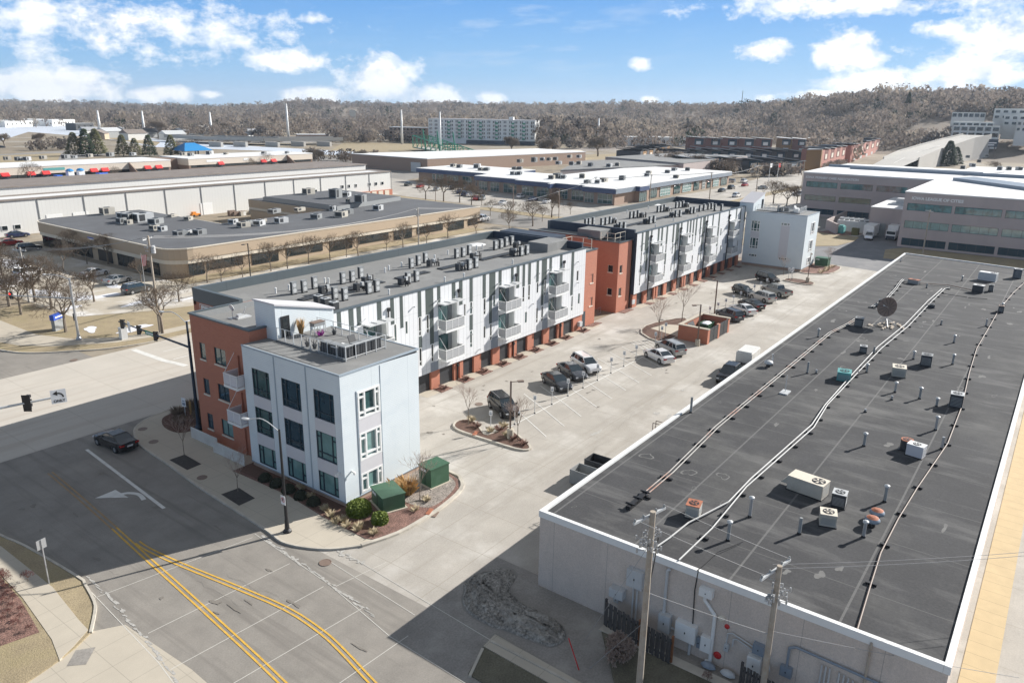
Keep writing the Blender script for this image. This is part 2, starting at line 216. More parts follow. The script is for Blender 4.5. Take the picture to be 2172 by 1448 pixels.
# ---------------------------------------------------------------- mesh helpers
def link(o, parent=None):
 COL.objects.link(o)
 if parent is not None: o.parent = parent
 return o
def wloc(o):
 v = Vector((0, 0, 0))
 while o is not None: v += Vector(o.location); o = o.parent
 return v
def tag(o, label=None, cat=None, group=None, kind=None):
 if label: o['label'] = label
 if cat: o['category'] = cat
 if group: o['group'] = group
 if kind: o['kind'] = kind
 return o
def thing(name, label, cat, loc=(0, 0, 0), rz=0.0, group=None):
 o = bpy.data.objects.new(name, None); o.empty_display_size = .5; COL.objects.link(o); o.location = loc; o.rotation_euler = (0, 0, rz); return tag(o, label, cat, group)
class MB:
 def __init__(s): s.v = []; s.f = []; s.m = []
 def add(s, vs, fs, mi=0):
  b = len(s.v); s.v += [tuple(map(float, p)) for p in vs]; s.f += [tuple(i + b for i in f) for f in fs]; s.m += [mi] * len(fs); return s
 def box(s, x0, x1, y0, y1, z0, z1, mi=0, fn=None):
  P = [(x0, y0, z0), (x1, y0, z0), (x1, y1, z0), (x0, y1, z0), (x0, y0, z1), (x1, y0, z1), (x1, y1, z1), (x0, y1, z1)]
  if fn: P = [fn(*p) for p in P]
  return s.add(P, [(3, 2, 1, 0), (4, 5, 6, 7), (0, 1, 5, 4), (1, 2, 6, 5), (2, 3, 7, 6), (3, 0, 4, 7)], mi)
 def prism(s, pts, z0, z1, mi=0, mi_side=None, zf=None):
  n = len(pts); a = sum(pts[i][0] * pts[(i + 1) % n][1] - pts[(i + 1) % n][0] * pts[i][1] for i in range(n))
  if a < 0: pts = pts[::-1]
  z1f = (lambda p: z1) if zf is None else zf
  s.add([(p[0], p[1], z0) for p in pts] + [(p[0], p[1], z1f(p)) for p in pts], [tuple(range(n, 2 * n)), tuple(range(n - 1, -1, -1))], mi)
  b = len(s.v) - 2 * n
  for i in range(n): s.f.append((b + i, b + (i + 1) % n, b + n + (i + 1) % n, b + n + i)); s.m.append(mi if mi_side is None else mi_side)
  return s
 def sheet(s, pts, z, mi=0):
  n = len(pts); a = sum(pts[i][0] * pts[(i + 1) % n][1] - pts[(i + 1) % n][0] * pts[i][1] for i in range(n))
  if a < 0: pts = pts[::-1]
  return s.add([(p[0], p[1], z) for p in pts], [tuple(range(n))], mi)
 def tube(s, p0, p1, r0, r1=None, n=6, mi=0, caps=True):
  r1 = r0 if r1 is None else r1; a = Vector(p0); b = Vector(p1); d = b - a
  if d.length < 1e-6: return s
  d.normalize(); u = d.orthogonal().normalized(); w = d.cross(u); vs = []
  for c, r in ((a, r0), (b, r1)):
   for i in range(n):
    t = 2 * math.pi * i / n; vs.append(c + (u * math.cos(t) + w * math.sin(t)) * r)
  fs = [(i, (i + 1) % n, n + (i + 1) % n, n + i) for i in range(n)]
  if caps: fs += [tuple(range(n - 1, -1, -1)), tuple(range(n, 2 * n))]
  return s.add(vs, fs, mi)
 def path(s, pts, r, n=6, mi=0):
  for a, b in zip(pts[:-1], pts[1:]): s.tube(a, b, r, r, n, mi)
  return s
 def lathe(s, prof, c=(0, 0, 0), n=16, mi=0):
  vs = []; fs = []
  for (r, z) in prof:
   for i in range(n): t = 2 * math.pi * i / n; vs.append((c[0] + r * math.cos(t), c[1] + r * math.sin(t), c[2] + z))
  for k in range(len(prof) - 1):
   for i in range(n): fs.append((k * n + i, k * n + (i + 1) % n, (k + 1) * n + (i + 1) % n, (k + 1) * n + i))
  fs += [tuple(range(n - 1, -1, -1)), tuple((len(prof) - 1) * n + i for i in range(n))]
  return s.add(vs, fs, mi)
 def build(s, name, mats, parent=None, smooth=False, world=False):
  me = bpy.data.meshes.new(name)
  if world and parent is not None:
   o = wloc(parent); vs = [(a - o.x, b - o.y, c - o.z) for a, b, c in s.v]
  else: vs = s.v
  me.from_pydata(vs, [], s.f)
  if not isinstance(mats, (list, tuple)): mats = [mats]
  for m in mats: me.materials.append(m)
  if len(mats) > 1: me.polygons.foreach_set('material_index', s.m)
  if smooth: me.polygons.foreach_set('use_smooth', [True] * len(me.polygons))
  me.update(); return link(bpy.data.objects.new(name, me), parent)
def copy_tree(o, parent=None):
 c = o.copy(); COL.objects.link(c)
 if parent is not None: c.parent = parent
 for ch in list(o.children): copy_tree(ch, c)
 return c
def struct(name, mb, mats, smooth=False): return tag(mb.build(name, mats, smooth=smooth), kind='structure')
ORD = ['first', 'second', 'third', 'fourth', 'fifth', 'sixth', 'seventh', 'eighth', 'ninth', 'tenth', 'eleventh', 'twelfth', 'thirteenth', 'fourteenth', 'fifteenth', 'sixteenth', 'seventeenth', 'eighteenth', 'nineteenth', 'twentieth']
def nth(i):
 if i < 20: return ORD[i]
 t = {2: 'twenty', 3: 'thirty', 4: 'forty'}[(i + 1) // 10]; r = (i + 1) % 10
 return t + '-' + ORD[r - 1] if r else {2: 'twentieth', 3: 'thirtieth', 4: 'fortieth'}[(i + 1) // 10]
# wall planes: fr = faces towards -x (a runs along y), fl = faces towards -y (a runs along x); b is outwards
def fr(x): return lambda a, b, z: (x - b, a, z)
def fl(y): return lambda a, b, z: (a, y - b, z)
def wbox(mb, fn, a0, a1, b0, b1, z0, z1, mi=0): return mb.box(a0, a1, b0, b1, z0, z1, mi, fn)
def wall(mb, fn, a0, a1, z0, z1, holes=(), depth=.15, mi=0, zt=None):
 A = sorted({a0, a1} | {h[i] for h in holes for i in (0, 1) if a0 <= h[i] <= a1}); Z = sorted({z0, z1} | {h[i] for h in holes for i in (2, 3) if z0 <= h[i] <= z1})
 top = (lambda a, z: z) if zt is None else (lambda a, z: zt(a) if z == z1 else z)
 for i in range(len(A) - 1):
  for j in range(len(Z) - 1):
   ca, cz = (A[i] + A[i + 1]) / 2, (Z[j] + Z[j + 1]) / 2
   if any(h[0] < ca < h[1] and h[2] < cz < h[3] for h in holes): continue
   mb.add([fn(A[i], 0, Z[j]), fn(A[i + 1], 0, Z[j]), fn(A[i + 1], 0, top(A[i + 1], Z[j + 1])), fn(A[i], 0, top(A[i], Z[j + 1]))], [(0, 1, 2, 3)], mi)
 for h in holes:
  d = -(h[4] if len(h) > 4 else depth)
  for (p, q) in (((h[0], h[2]), (h[0], h[3])), ((h[1], h[3]), (h[1], h[2])), ((h[0], h[3]), (h[1], h[3])), ((h[1], h[2]), (h[0], h[2]))):
   mb.add([fn(p[0], 0, p[1]), fn(q[0], 0, q[1]), fn(q[0], d, q[1]), fn(p[0], d, p[1])], [(0, 1, 2, 3)], mi)
 return mb
def window(parent, fn, a0, a1, z0, z1, fmat, gmat, vs=(), hs=(), fw=.07, d=.13, name='window', proud=0.0, fd=.06):
 m = MB(); b0, b1 = -d, -d + fd + proud
 wbox(m, fn, a0, a1, b0, b1, z0, z0 + fw); wbox(m, fn, a0, a1, b0, b1, z1 - fw, z1); wbox(m, fn, a0, a0 + fw, b0, b1, z0 + fw, z1 - fw); wbox(m, fn, a1 - fw, a1, b0, b1, z0 + fw, z1 - fw)
 for v in vs: wbox(m, fn, v - fw / 2, v + fw / 2, b0, b1 - .006, z0 + fw, z1 - fw)
 for h in hs:
  if isinstance(h, tuple): wbox(m, fn, h[1], h[2], b0, b1 - .012, h[0] - fw / 2, h[0] + fw / 2)
  else: wbox(m, fn, a0 + fw, a1 - fw, b0, b1 - .012, h - fw / 2, h + fw / 2)
 o = m.build(name, fmat, parent, world=True)
 g = MB(); wbox(g, fn, a0 + .01, a1 - .01, b0 - .02, b0 + .012, z0 + .01, z1 - .01); g.build('pane', gmat, o, world=True)
 return o
def text_mesh(name, body, size, mt, parent, mat4, depth=.03, align='LEFT'):
 cu = bpy.data.curves.new('t', 'FONT'); cu.body = body; cu.size = size; cu.offset = size * .035; cu.extrude = depth / 2; cu.align_x = align
 o = bpy.data.objects.new('t', cu); COL.objects.link(o); dg = bpy.context.evaluated_depsgraph_get(); me = bpy.data.meshes.new_from_object(o.evaluated_get(dg)); bpy.data.objects.remove(o)
 me.transform(mat4);
 if parent is not None: me.transform(Matrix.Translation(-wloc(parent)))
 me.materials.clear(); me.materials.append(mt); return link(bpy.data.objects.new(name, me), parent)
def text_on(fnname, a, b, z, pos):   # matrix that lays text upright on a wall facing -x or -y (reading direction left to right for a viewer outside)
 if fnname == 'fr': return Matrix(((0, 0, -1, pos - b), (-1, 0, 0, a), (0, 1, 0, z), (0, 0, 0, 1)))
 return Matrix(((1, 0, 0, a), (0, 0, -1, pos - b), (0, 1, 0, z), (0, 0, 0, 1)))
# ================================================================ ground, roads, kerbs
def P(pts, z=0.0, ox=0, oy=0, s=1.0): return [G(ox + x / s, oy + y / s, z) for x, y in pts]
m = MB(); m.sheet([(-300, -3300), (5100, -3300), (5100, 5100), (-300, 5100)], -.02); struct('ground', m, M['ground'])
m = MB(); m.sheet([(10, -40), (17.3, -40), (29, -40), (29, 70), (39.6, 70), (39.6, 96), (39.6, 320), (17, 320), (17, 90), (10, 90), (-30, 90), (-30, 64), (10, 64)], .006); struct('street', m, M['street'])
m = MB(); m.sheet([(-30, 69.5), (330, 69.5), (330, 92), (-30, 92)], .012); struct('avenue', m, M['avenue'])
m = MB(); m.sheet([(27, -40), (345, -40), (345, 53.4), (88.3, 53.4), (88.3, 72), (41, 72), (41, 53), (27, 40)], .002)
struct('parking_lot', m, M['lot'])
m = MB(); m.sheet([(25.6, 27.5), (36, 27.5), (36, -6), (25.6, -6)], .010); struct('driveway_asphalt', m, M['oldasph'])
def kerb(pts, w=.18, h=.14, name='kerb', mt='curb', close=False):
 m = MB(); n = len(pts)
 for i in range(n if close else n - 1):
  a = Vector(pts[i]); b = Vector(pts[(i + 1) % n]); d = (b - a).normalized(); nn = Vector((-d.y, d.x)) * w / 2; a2 = a - d * .02; b2 = b + d * .02
  m.prism([tuple(a2 + nn), tuple(b2 + nn), tuple(b2 - nn), tuple(a2 - nn)], -.02, h + .001 * (i % 2))
 return struct(name, m, M[mt])
def smooth(pts, k=3, closed=False):
 out = []; n = len(pts)
 for i in range(n if closed else n - 1):
  g = lambda j: Vector(pts[j % n] if closed else pts[max(0, min(n - 1, j))])
  p0, p1, p2, p3 = g(i - 1), g(i), g(i + 1), g(i + 2)
  for t in range(k):
   u = t / k; out.append(tuple(.5 * ((2 * p1) + (p2 - p0) * u + (2 * p0 - 5 * p1 + 4 * p2 - p3) * u * u + (3 * p1 - p0 - 3 * p2 + p3) * u ** 3)))
 if not closed: out.append(tuple(pts[-1]))
 return out
b = (0, 900, 2.642)
# right kerb of the street and the pavement behind it
rc = [(60, 69.4), (40, 69.3), (36.5, 69.2), (34, 68.9), (31.9, 67.6), (30.8, 65.5), (30.13, 63), (29.69, 57.9), (29.1, 52.9), (28.7, 47.4), (28.35, 42.5), (28.1, 40.5), (28.58, 38.8), (29.6, 37.1), (31.2, 35.75)]
rc = smooth(rc)
m = MB(); m.prism([(60, 66)] + rc + [(33.9, 34.9), (35, 36), (35, 62), (60, 66)][:3] + [(35, 66)], -.02, .12); struct('sidewalk', m, M['walk'])
kerb(rc)
bed = [(32.3, 52.6), (32.5, 45.6), (32.06, 41.1), (31.9, 36.2), (32.2, 35.6), (33.9, 35.04), (36.6, 34.95), (39, 35.1), (41.6, 35.7), (42.8, 36.8), (43.3, 38.8), (43.3, 52.6)]
m = MB(); m.prism(bed, -.02, .15); struct('planting_bed', m, M['redmulch'])
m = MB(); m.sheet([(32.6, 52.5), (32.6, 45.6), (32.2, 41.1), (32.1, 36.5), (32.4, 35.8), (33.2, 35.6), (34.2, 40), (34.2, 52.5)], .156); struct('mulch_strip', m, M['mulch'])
m = MB(); m.sheet(smooth([(38.9, 35.4), (41.4, 36), (42.5, 37), (43, 39), (43, 40.6), (39.5, 40.6), (37.6, 39), (37.6, 36)], 3, True), .157); struct('gravel_patch', m, M['gravel'])
kerb(smooth([(31.2, 35.75), (33.9, 34.9), (36.6, 34.8), (39, 34.95), (41.7, 35.55), (43, 36.7), (43.5, 38.8), (43.5, 52)]), .3, .17)
m = MB()
for c in ([(31.53, 58.61), (31.4, 55.81), (30.04, 55.72), (30.15, 58.66)], [(30.86, 49.65), (30.63, 47.22), (29.18, 47.19), (29.37, 49.83)]): m.prism(c, 0, .128)
struct('tree_pit_soil', m, M['soil'])
m = MB(); m.prism(smooth([(36.1, 68.2), (39.5, 69.2), (40.4, 66), (39.5, 62.2), (35.8, 62.6), (33.8, 63.2), (33.6, 65.5), (34.6, 67.6)], 3, True), 0, .16); struct('corner_planting_bed', m, M['mulch'])
# left corner: pavement, grass, driveway apron
lc = smooth([(16.2, 62), (16.4, 57), (16.9, 53.8), (17.4, 47.4), (17.3, 46.3), (16.8, 44.0), (16.3, 42.9), (15.3, 41.3)])
m = MB(); m.prism([(4, 62)] + lc + [(14.2, 40.7), (13.2, 40.35), (11.3, 39.9), (4, 39)], -.02, .10); struct('grass_verge', m, M['grass'])
m = MB(); m.prism([(15.2, 62), (15.85, 55.2), (15.9, 47.5), (15.4, 43), (15.3, 41.6), (14.1, 40.8), (13.15, 40.3), (13.65, 42.4), (14.28, 47.8), (14.6, 54), (13.8, 62)], -.02, .12); struct('sidewalk', m, M['walk'])
m = MB(); m.sheet([(14.5, 54), (14.15, 47.8), (13.5, 43.6), (10, 44.5), (4, 46), (4, 58), (14.4, 58)], .106); struct('red_mulch_bed', m, M['redmulch'])
m = MB(); m.sheet([(13.9, 38.9), (14.9, 39.9), (14.1, 40.5), (13.2, 39.6)], .022); struct('tactile_paving', m, M['oldasph'])
kerb(lc, .16, .15)
m = MB(); m.sheet([(4, 39.2), (11.3, 40.1), (13.2, 40.5), (15.3, 41.5), (16.9, 40.5), (17.2, 34), (16.6, 20), (4, 20)], .014); struct('driveway_apron', m, M['walk'])
# markings
m = MB()
def stripe(pts, w, z=.02, mb=None, dash=None):
 mb = mb or m
 pts = [Vector(p) for p in pts];
 for i in range(len(pts) - 1):
  a, c = pts[i], pts[i + 1]; d = (c - a).normalized(); n = Vector((-d.y, d.x)) * w / 2
  n0 = n if i == 0 else (lambda q: Vector((-q.y, q.x)) * w / 2)((d + (pts[i] - pts[i - 1]).normalized()).normalized())
  n1 = n if i == len(pts) - 2 else (lambda q: Vector((-q.y, q.x)) * w / 2)((d + (pts[i + 2] - pts[i + 1]).normalized()).normalized())
  mb.add([(*(a + n0), z), (*(c + n1), z), (*(c - n1), z), (*(a - n0), z)], [(0, 1, 2, 3)])
def off(pts, o):
 out = []
 for i in range(len(pts)):
  a = Vector(pts[max(0, i - 1)]); c = Vector(pts[min(len(pts) - 1, i + 1)]); d = (c - a).normalized(); out.append((pts[i][0] - d.y * o, pts[i][1] + d.x * o))
 return out
y1 = smooth([(21.84, 51.6), (21.25, 45.7), (20.72, 40), (19.9, 32), (19.2, 26), (18.6, 18)])
y2 = smooth([(21.9, 48.5), (21.9, 47), (22.25, 43.8), (23.0, 38.9), (23.62, 34.3), (23.55, 31), (23.2, 28.7), (22.4, 25), (21, 18)])
for q_, c in enumerate((y1, y2)): stripe(off(c, .15), .12, .02 + .004 * q_); stripe(off(c, -.15), .12, .021 + .004 * q_)
m.build('yellow_centre_line', M['yellow']); tag(bpy.data.objects['yellow_centre_line'], kind='structure')
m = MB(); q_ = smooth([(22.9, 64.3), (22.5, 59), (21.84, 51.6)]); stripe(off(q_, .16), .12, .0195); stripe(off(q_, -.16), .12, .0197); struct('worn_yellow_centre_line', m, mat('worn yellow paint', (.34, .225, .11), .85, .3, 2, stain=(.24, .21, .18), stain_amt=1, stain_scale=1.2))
m = MB(); stripe([(26.88, 66.5), (25.56, 51.45)], .26)
ar = smooth([(25.3, 53.9), (25.5, 55.0), (25.1, 55.9), (24.4, 56.3)]); stripe(ar, .34); m.sheet([(24.75, 55.2), (24.75, 57.2), (23.1, 57.1)], .021)
m.sheet([(43.8, 91.2), (44.5, 91.2), (44.6, 84.4), (45.2, 80.6), (44.5, 80.5), (43.9, 84.4)], .02); stripe([(45.2, 83.9), (60, 83.7), (95, 83.7)], .2); stripe([(46, 87.6), (95, 87.6)], .14);
for k in range(5): stripe([(62 + 12 * k, 76), (66 + 12 * k, 76)], .14)
struct('white_lane_marking', m, M['rpaint'])
m = MB()
for (a, c) in (((16.3, 44.6), (27.2, 42.7)), ((17.3, 38.7), (26.8, 38.0)), ((16.5, 34.9), (26.5, 34.2)), ((15.5, 31.5), (26.6, 30.6)), ((14, 27.2), (26.4, 26.6)), ((27.6, 43), (26.9, 34.4)), ((26.85, 34), (25.7, 27.4)), ((25.7, 27.4), (25.2, 12)), ((17.3, 46.4), (16.4, 36)), ((16.4, 36), (13.5, 18)), ((29.9, 35.7), (29.0, 22)), ((28.6, 36), (28, 27.6)), ((30.9, 33), (27, 33.6))): stripe([a, c], .045, .017)
struct('sealed_concrete_joints', m, M['joint'])
# salt and grit left along the gutters, worn patches
qg = random.Random(12); m = MB()
def blot(cx_, cy_, rx, ry, z): ph = [qg.uniform(0, 6.28) for _ in range(5)]; m.sheet([(cx_ + rx * math.cos(t) * k, cy_ + ry * math.sin(t) * k) for t in [6.283 * i / 22 for i in range(22)] for k in [1 + sum(.36 / (j + 1) * math.sin((j + 2) * t + ph[j]) for j in range(5))]], z)
for k in range(34): t_ = k / 34; blot(27.75 - 1.3 * t_ + qg.uniform(-.12, .12), 42.2 - 13 * t_, qg.uniform(.03, .12), qg.uniform(.12, .4), .0185 + k * 1e-4)
for k in range(30): t_ = k / 30; blot(17.75 - 2.2 * t_ ** 1.5 + qg.uniform(-.1, .1), 47 - 17 * t_, qg.uniform(.03, .1), qg.uniform(.12, .45), .0185 + k * 1e-4)
for k in range(26): blot(qg.uniform(55, 120), qg.uniform(26, 33), qg.uniform(.2, .9), qg.uniform(.06, .25), .0185 + k * 1e-4)
for k in range(10): blot(29.8 + qg.uniform(-.2, .2), 36.9 - .3 * k, qg.uniform(.05, .2), .15, .022 + k * 1e-4)
struct('salt_residue', m, mat('pale salt residue', (.40, .385, .355), .9, .2, 2, fine=.3, fscale=9)); m = MB()
for k in range(46): blot(qg.uniform(48, 140), qg.uniform(35, 51), qg.uniform(.08, .35), qg.uniform(.06, .25), .0205 + k * 1e-4)
for k in range(16): blot(qg.uniform(18, 27), qg.uniform(28, 62), qg.uniform(.05, .2), qg.uniform(.1, .5), .026 + k * 1e-4)
struct('oil_stains', m, mat('dark oil stain', (.20, .18, .155), .8, .2, 2)); m = MB()
for k in range(7):   # wandering cracks filled with tar
 x_, y_ = qg.uniform(18, 27), qg.uniform(26, 60); p_ = [(x_, y_)]
 for j in range(9): x_ += qg.uniform(-.25, .25); y_ += qg.uniform(.3, .7); p_.append((x_, y_))
 stripe(p_, .014, .0262 + k * 1e-4)
for k in range(14):
 x_, y_ = qg.uniform(46, 130), qg.uniform(26, 50); p_ = [(x_, y_)]
 for j in range(8): x_ += qg.uniform(.4, .9); y_ += qg.uniform(-.3, .3); p_.append((x_, y_))
 stripe(p_, .016, .0265 + k * 1e-4)
struct('pavement_cracks', m, M['farasph']); m = MB(); m.sheet([(28.4, 40), (28.4, 70), (41, 70), (41, 66), (33, 66), (31, 50), (30, 40)], .0075); struct('street', m, M['street'])
# parking bays
m = MB()
stripe([(53.5, 40.05), (89.0, 40.05)], .12, .018)
for k in range(11):
 u = 57.0 + 3.13 * k
 if k < 10: stripe([(u - 2.25 - .1, 36.0), (u, 40.0), (u + 2.3, 44.2)], .10, .019)
stripe([(106, 40.4), (138.5, 40.4)], .12, .018)
for k in range(11):
 u = 107 + 3.13 * k; stripe([(u - 2.3, 36.3), (u, 40.4), (u + 2.3, 44.5)], .10, .019)
for k in range(6): stripe([(86.6 + .75 * k, 44 - .15 * k), (84.6 + .75 * k, 40.6)], .1, .02)
struct('parking_bay_lines', m, M['rpaint'])
def disc(mb, x, y, r, z=.02, n=16): mb.add([(x + r * math.cos(t), y + r * math.sin(t), z) for t in [2 * math.pi * i / n for i in range(n)]], [tuple(range(n))])
for i, (c, lab) in enumerate([((690, 1193), 'round manhole cover in the sunlit driveway mouth by the kerb'), ((429, 1015), 'manhole cover in the shaded sidewalk between the two tree pits'), ((303, 912), 'manhole cover in the shaded sidewalk near the curved kerb'), ((157, 764), 'manhole cover in the pale avenue near the far kerb'), ((1016, 857), 'small manhole cover by the row of shadows in the parking lot'), ((326, 939), 'second manhole cover in the shaded sidewalk, nearer the camera')]):
 mb = MB(); x, y = G(*c); zz = .03 if i in (0, 3, 4) else .125
 mb.lathe([(.42, -.01), (.42, .012), (.36, .012), (.36, .004)], (x, y, zz), 20)
 tag(mb.build('manhole_cover', M['brownpipe']), lab, 'manhole cover', 'manhole covers in the paving')
# kerbed islands in the lot
isl = smooth([(51.2, 44.5), (52.2, 44.8), (53, 44.3), (52.85, 43.2), (51.7, 41.4), (51.3, 40.5), (52.6, 40.25), (54.2, 40.2), (53.4, 38.8), (51.9, 36.0), (51.1, 35.6), (50.6, 36.6), (50.5, 39.7), (50.45, 42.3), (50.6, 43.7)], 2, True)
m = MB(); m.prism(isl, -.02, .13); struct('kerbed_island', m, M['mulch']); kerb(isl, .2, .16, close=True)
isl2 = smooth([(91.3, 44.9), (95, 46.2), (99.3, 45.3), (102.6, 43.6), (99, 41), (92.2, 40.4), (89.2, 41.2)], 2, True)
m = MB(); m.prism(isl2, -.02, .13); struct('kerbed_island', m, M['mulch']); kerb(isl2, .2, .16, close=True)
m = MB(); m.sheet([(93, 40.5), (99.2, 40.5), (97.5, 44.5), (94.2, 45)], .137); struct('island_paving', m, M['walk'])
isl3 = smooth([(139.2, 40.6), (142, 40), (141.6, 37), (140.6, 35.5), (138.6, 35.3), (138.2, 37)], 2, True)
m = MB(); m.prism(isl3, -.02, .13); struct('kerbed_island', m, M['mulch']); kerb(isl3, .2, .16, close=True)
isl4 = smooth([(149.2, 41), (148.8, 38), (151, 35.6), (155, 35.1), (159.5, 35.6), (160.5, 38), (160, 41)], 2, True)
m = MB(); m.prism(isl4, -.02, .13); struct('planting_bed', m, M['redmulch']); kerb(isl4, .2, .16, close=True)
# pile of grey dirt and the asphalt corner
pile = [(32.5, 27.3), (34.1, 26.9), (35.2, 26.2), (35, 25.1), (33.5, 24.5), (32.9, 23.2), (32.9, 21.4), (32.6, 20), (31.8, 19.2), (30.7, 19.5), (30.4, 21), (30.2, 22.4), (30, 23.3), (30.1, 24.8), (30.55, 25.9), (31.7, 26.8)]
ring = smooth(pile, 4, True); m = MB(); n = len(ring); cxp = [(31.4 + .35 * math.sin(v), 23.2) for v in (0,)]
def spine(p):
 y = max(20.3, min(26.0, p[1])); return (31.65 + (.9 if y > 24 else 0) * (y - 24) / 2.2, y)
rings = []; rr = random.Random(3)
PR = ((0, 0), (.04, .14), (.09, .3), (.16, .38), (.24, .5), (.32, .58), (.41, .66), (.5, .7), (.6, .76), (.7, .8), (.8, .84), (.9, .82))
for k, (t, h) in enumerate(PR):
 rings.append([(p[0] + (spine(p)[0] - p[0]) * t, p[1] + (spine(p)[1] - p[1]) * t, .014 + h * .42 + (rr.uniform(-.11, .13) if k else 0)) for p in ring])
vs = [p for r in rings for p in r]; fs = [(k * n + i, k * n + (i + 1) % n, (k + 1) * n + (i + 1) % n, (k + 1) * n + i) for k in range(11) for i in range(n)] + [tuple(11 * n + i for i in range(n))]
m.add(vs, fs); o2 = MB(); o2.sheet([(31.6 + (p[0] - 31.6) * 1.08, 23.2 + (p[1] - 23.2) * 1.03 + rr.uniform(-.08, .08)) for p in ring], .0125); struct('salt_rim', o2, M['farasph']); o = m.build('dirt_pile', M['dirt'], smooth=True); tag(o, 'long low pile of grey dirt on the shaded asphalt by the blank wall corner', 'dirt pile')
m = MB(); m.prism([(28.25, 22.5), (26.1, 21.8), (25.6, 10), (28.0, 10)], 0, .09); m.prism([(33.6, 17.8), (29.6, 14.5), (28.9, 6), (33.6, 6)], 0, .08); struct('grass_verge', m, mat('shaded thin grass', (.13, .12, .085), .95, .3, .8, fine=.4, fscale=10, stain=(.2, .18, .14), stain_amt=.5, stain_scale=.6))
m = MB(); m.prism([(29.5, 22.6), (28.3, 22.5), (28.0, 10), (29.0, 10)], 0, .11); struct('sidewalk', m, M['walk'])
m = MB(); m.prism([(34.25, 18), (33.6, 18), (33.6, 2), (34.25, 2)], 0, .1); struct('sidewalk', m, M['curb'])
kerb([(28.9, 22.4), (28.95, 10)], .15, .16); kerb([(28.1, 22.4), (26.0, 21.6)], .16, .14)
m = MB()
for p in (((1.0, -3.2), (200, -3.2), (200, -1.2), (1.0, -1.2)),): m.prism([(34, -1.35), (200, -1.35), (200, .3), (34, .3)], 0, .05)
struct('ochre_walkway', m, M['tanwalk'])
# strip of pads in front of the garages
m = MB();
for (u0, u1) in ((55, 91.5), (104, 149.2)): m.sheet([(u0, 51.5), (u1, 51.5), (u1, 53.3), (u0, 53.3)], .016)
struct('garage_apron', m, M['walk'])
# far side of the avenue
fk = smooth([(33.2, 125), (33.4, 108), (34.2, 102), (36.2, 98.6), (39.4, 96), (42.4, 93.8), (47.6, 92.3), (56, 92.0), (70, 92)])
m = MB(); m.prism(fk + [(150, 92), (150, 104.8), (62, 104.8), (55, 107), (46.5, 112), (45.5, 125)], -.02, .08); struct('grass_verge', m, M['grass'])
m = MB(); m.prism([(34.6, 125), (34.8, 108), (36, 103.5), (38.4, 100), (41.5, 97.6), (44, 95.6), (48, 94.4), (70, 94), (150, 94), (150, 95.8), (70, 95.8), (49, 96.3), (45, 98), (41.6, 101), (39.4, 107), (39.2, 125)], -.02, .1); struct('sidewalk', m, M['walk'])
kerb(fk, .2, .13)
m = MB(); m.sheet([(46.5, 112.5), (55, 107.5), (62, 105), (156, 105), (156, 119), (68, 119), (66, 178), (50, 196), (46.5, 194)], .008); struct('parking_lot', m, mat('snowy concrete lot', (.46, .41, .33), .85, .1, .3, stain=(.74, .73, .72), stain_amt=.75, stain_scale=.11, fine=.08, fscale=6))
m = MB(); m.prism([(68.8, 119.5), (150, 119.5), (150, 123.6), (68.8, 123.6)], -.02, .09); struct('grass_verge', m, M['grass'])
m = MB()
qr = random.Random(9)
def ragged(cx_, cy_, rx, ry, z, seed=0): ph = [qr.uniform(0, 6.28) for _ in range(5)]; return [(cx_ + rx * math.cos(t) * k, cy_ + ry * math.sin(t) * k) for t in [6.283 * i / 40 for i in range(40)] for k in [1 + sum(.34 / (j + 1) * math.sin((j + 2) * t + ph[j]) for j in range(5))]]
for (a, b_, rx, ry) in ((54, 122, 3.2, 1.6), (50.5, 131, 1.5, 3.5), (57, 113.5, 2.5, .9), (66, 110, 4, .6), (84, 108, 5, .5), (104, 106.5, 6, .6), (128, 107, 5, .5), (60, 128, 1.2, 2.5), (53, 145, 1.6, 4), (57, 160, 1.5, 6), (49, 118, 1.2, 1.0)): m.sheet(ragged(a, b_, rx, ry, 0), .0131)
for (a, b_, rx, ry) in ((49, 99.8, 2.6, .9), (58, 97.6, 2.5, .4), (74, 97.5, 4, .4), (45, 104, .8, 1.4)): m.sheet(ragged(a, b_, rx, ry, 0), .105)
struct('snow_patch', m, M['snow'])
# cross street beyond the tan building, lots further out
m = MB(); m.sheet([(158, 92), (176, 92), (192, 320), (176, 320), (160, 140)], .012); m.sheet([(156, 69), (345, 69), (345, 53), (156, 53)], .009); struct('side_street', m, M['farasph'])
m = MB(); m.sheet([(150, 92.5), (330, 92.5), (330, 112), (150, 112)], .004); struct('grass_verge', m, M['grass'])
m = MB(); m.sheet([(182, 112), (216, 112), (222, 165), (236, 240), (196, 260), (188, 160)], .009); m.sheet([(216, 97), (330, 97), (330, 117), (216, 117)], .0095); struct('parking_lot', m, M['lot'])
m = MB(); m.prism([(176.5, 100), (181.5, 100), (187, 165), (193, 230), (186, 230), (181, 165)], -.02, .08); struct('grass_verge', m, M['grass'])
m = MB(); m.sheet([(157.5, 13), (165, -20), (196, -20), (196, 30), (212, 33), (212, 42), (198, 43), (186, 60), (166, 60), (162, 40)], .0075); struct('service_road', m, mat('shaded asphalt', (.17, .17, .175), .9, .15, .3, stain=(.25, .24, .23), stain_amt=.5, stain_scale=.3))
m = MB(); m.prism([(186, 43), (196, 41.5), (203, 42), (207, 52), (207, 70), (172, 70), (172, 56)], -.02, .07); m.prism([(176, 31), (188, 33), (194, 30), (194, -10), (184, -10), (180, 20)], -.02, .07); struct('grass_verge', m, M['grass'])
m = MB(); m.sheet([(203, 46), (209, 42), (212, 50), (205, 53)], .08); struct('red_mulch_bed', m, M['redmulch'])
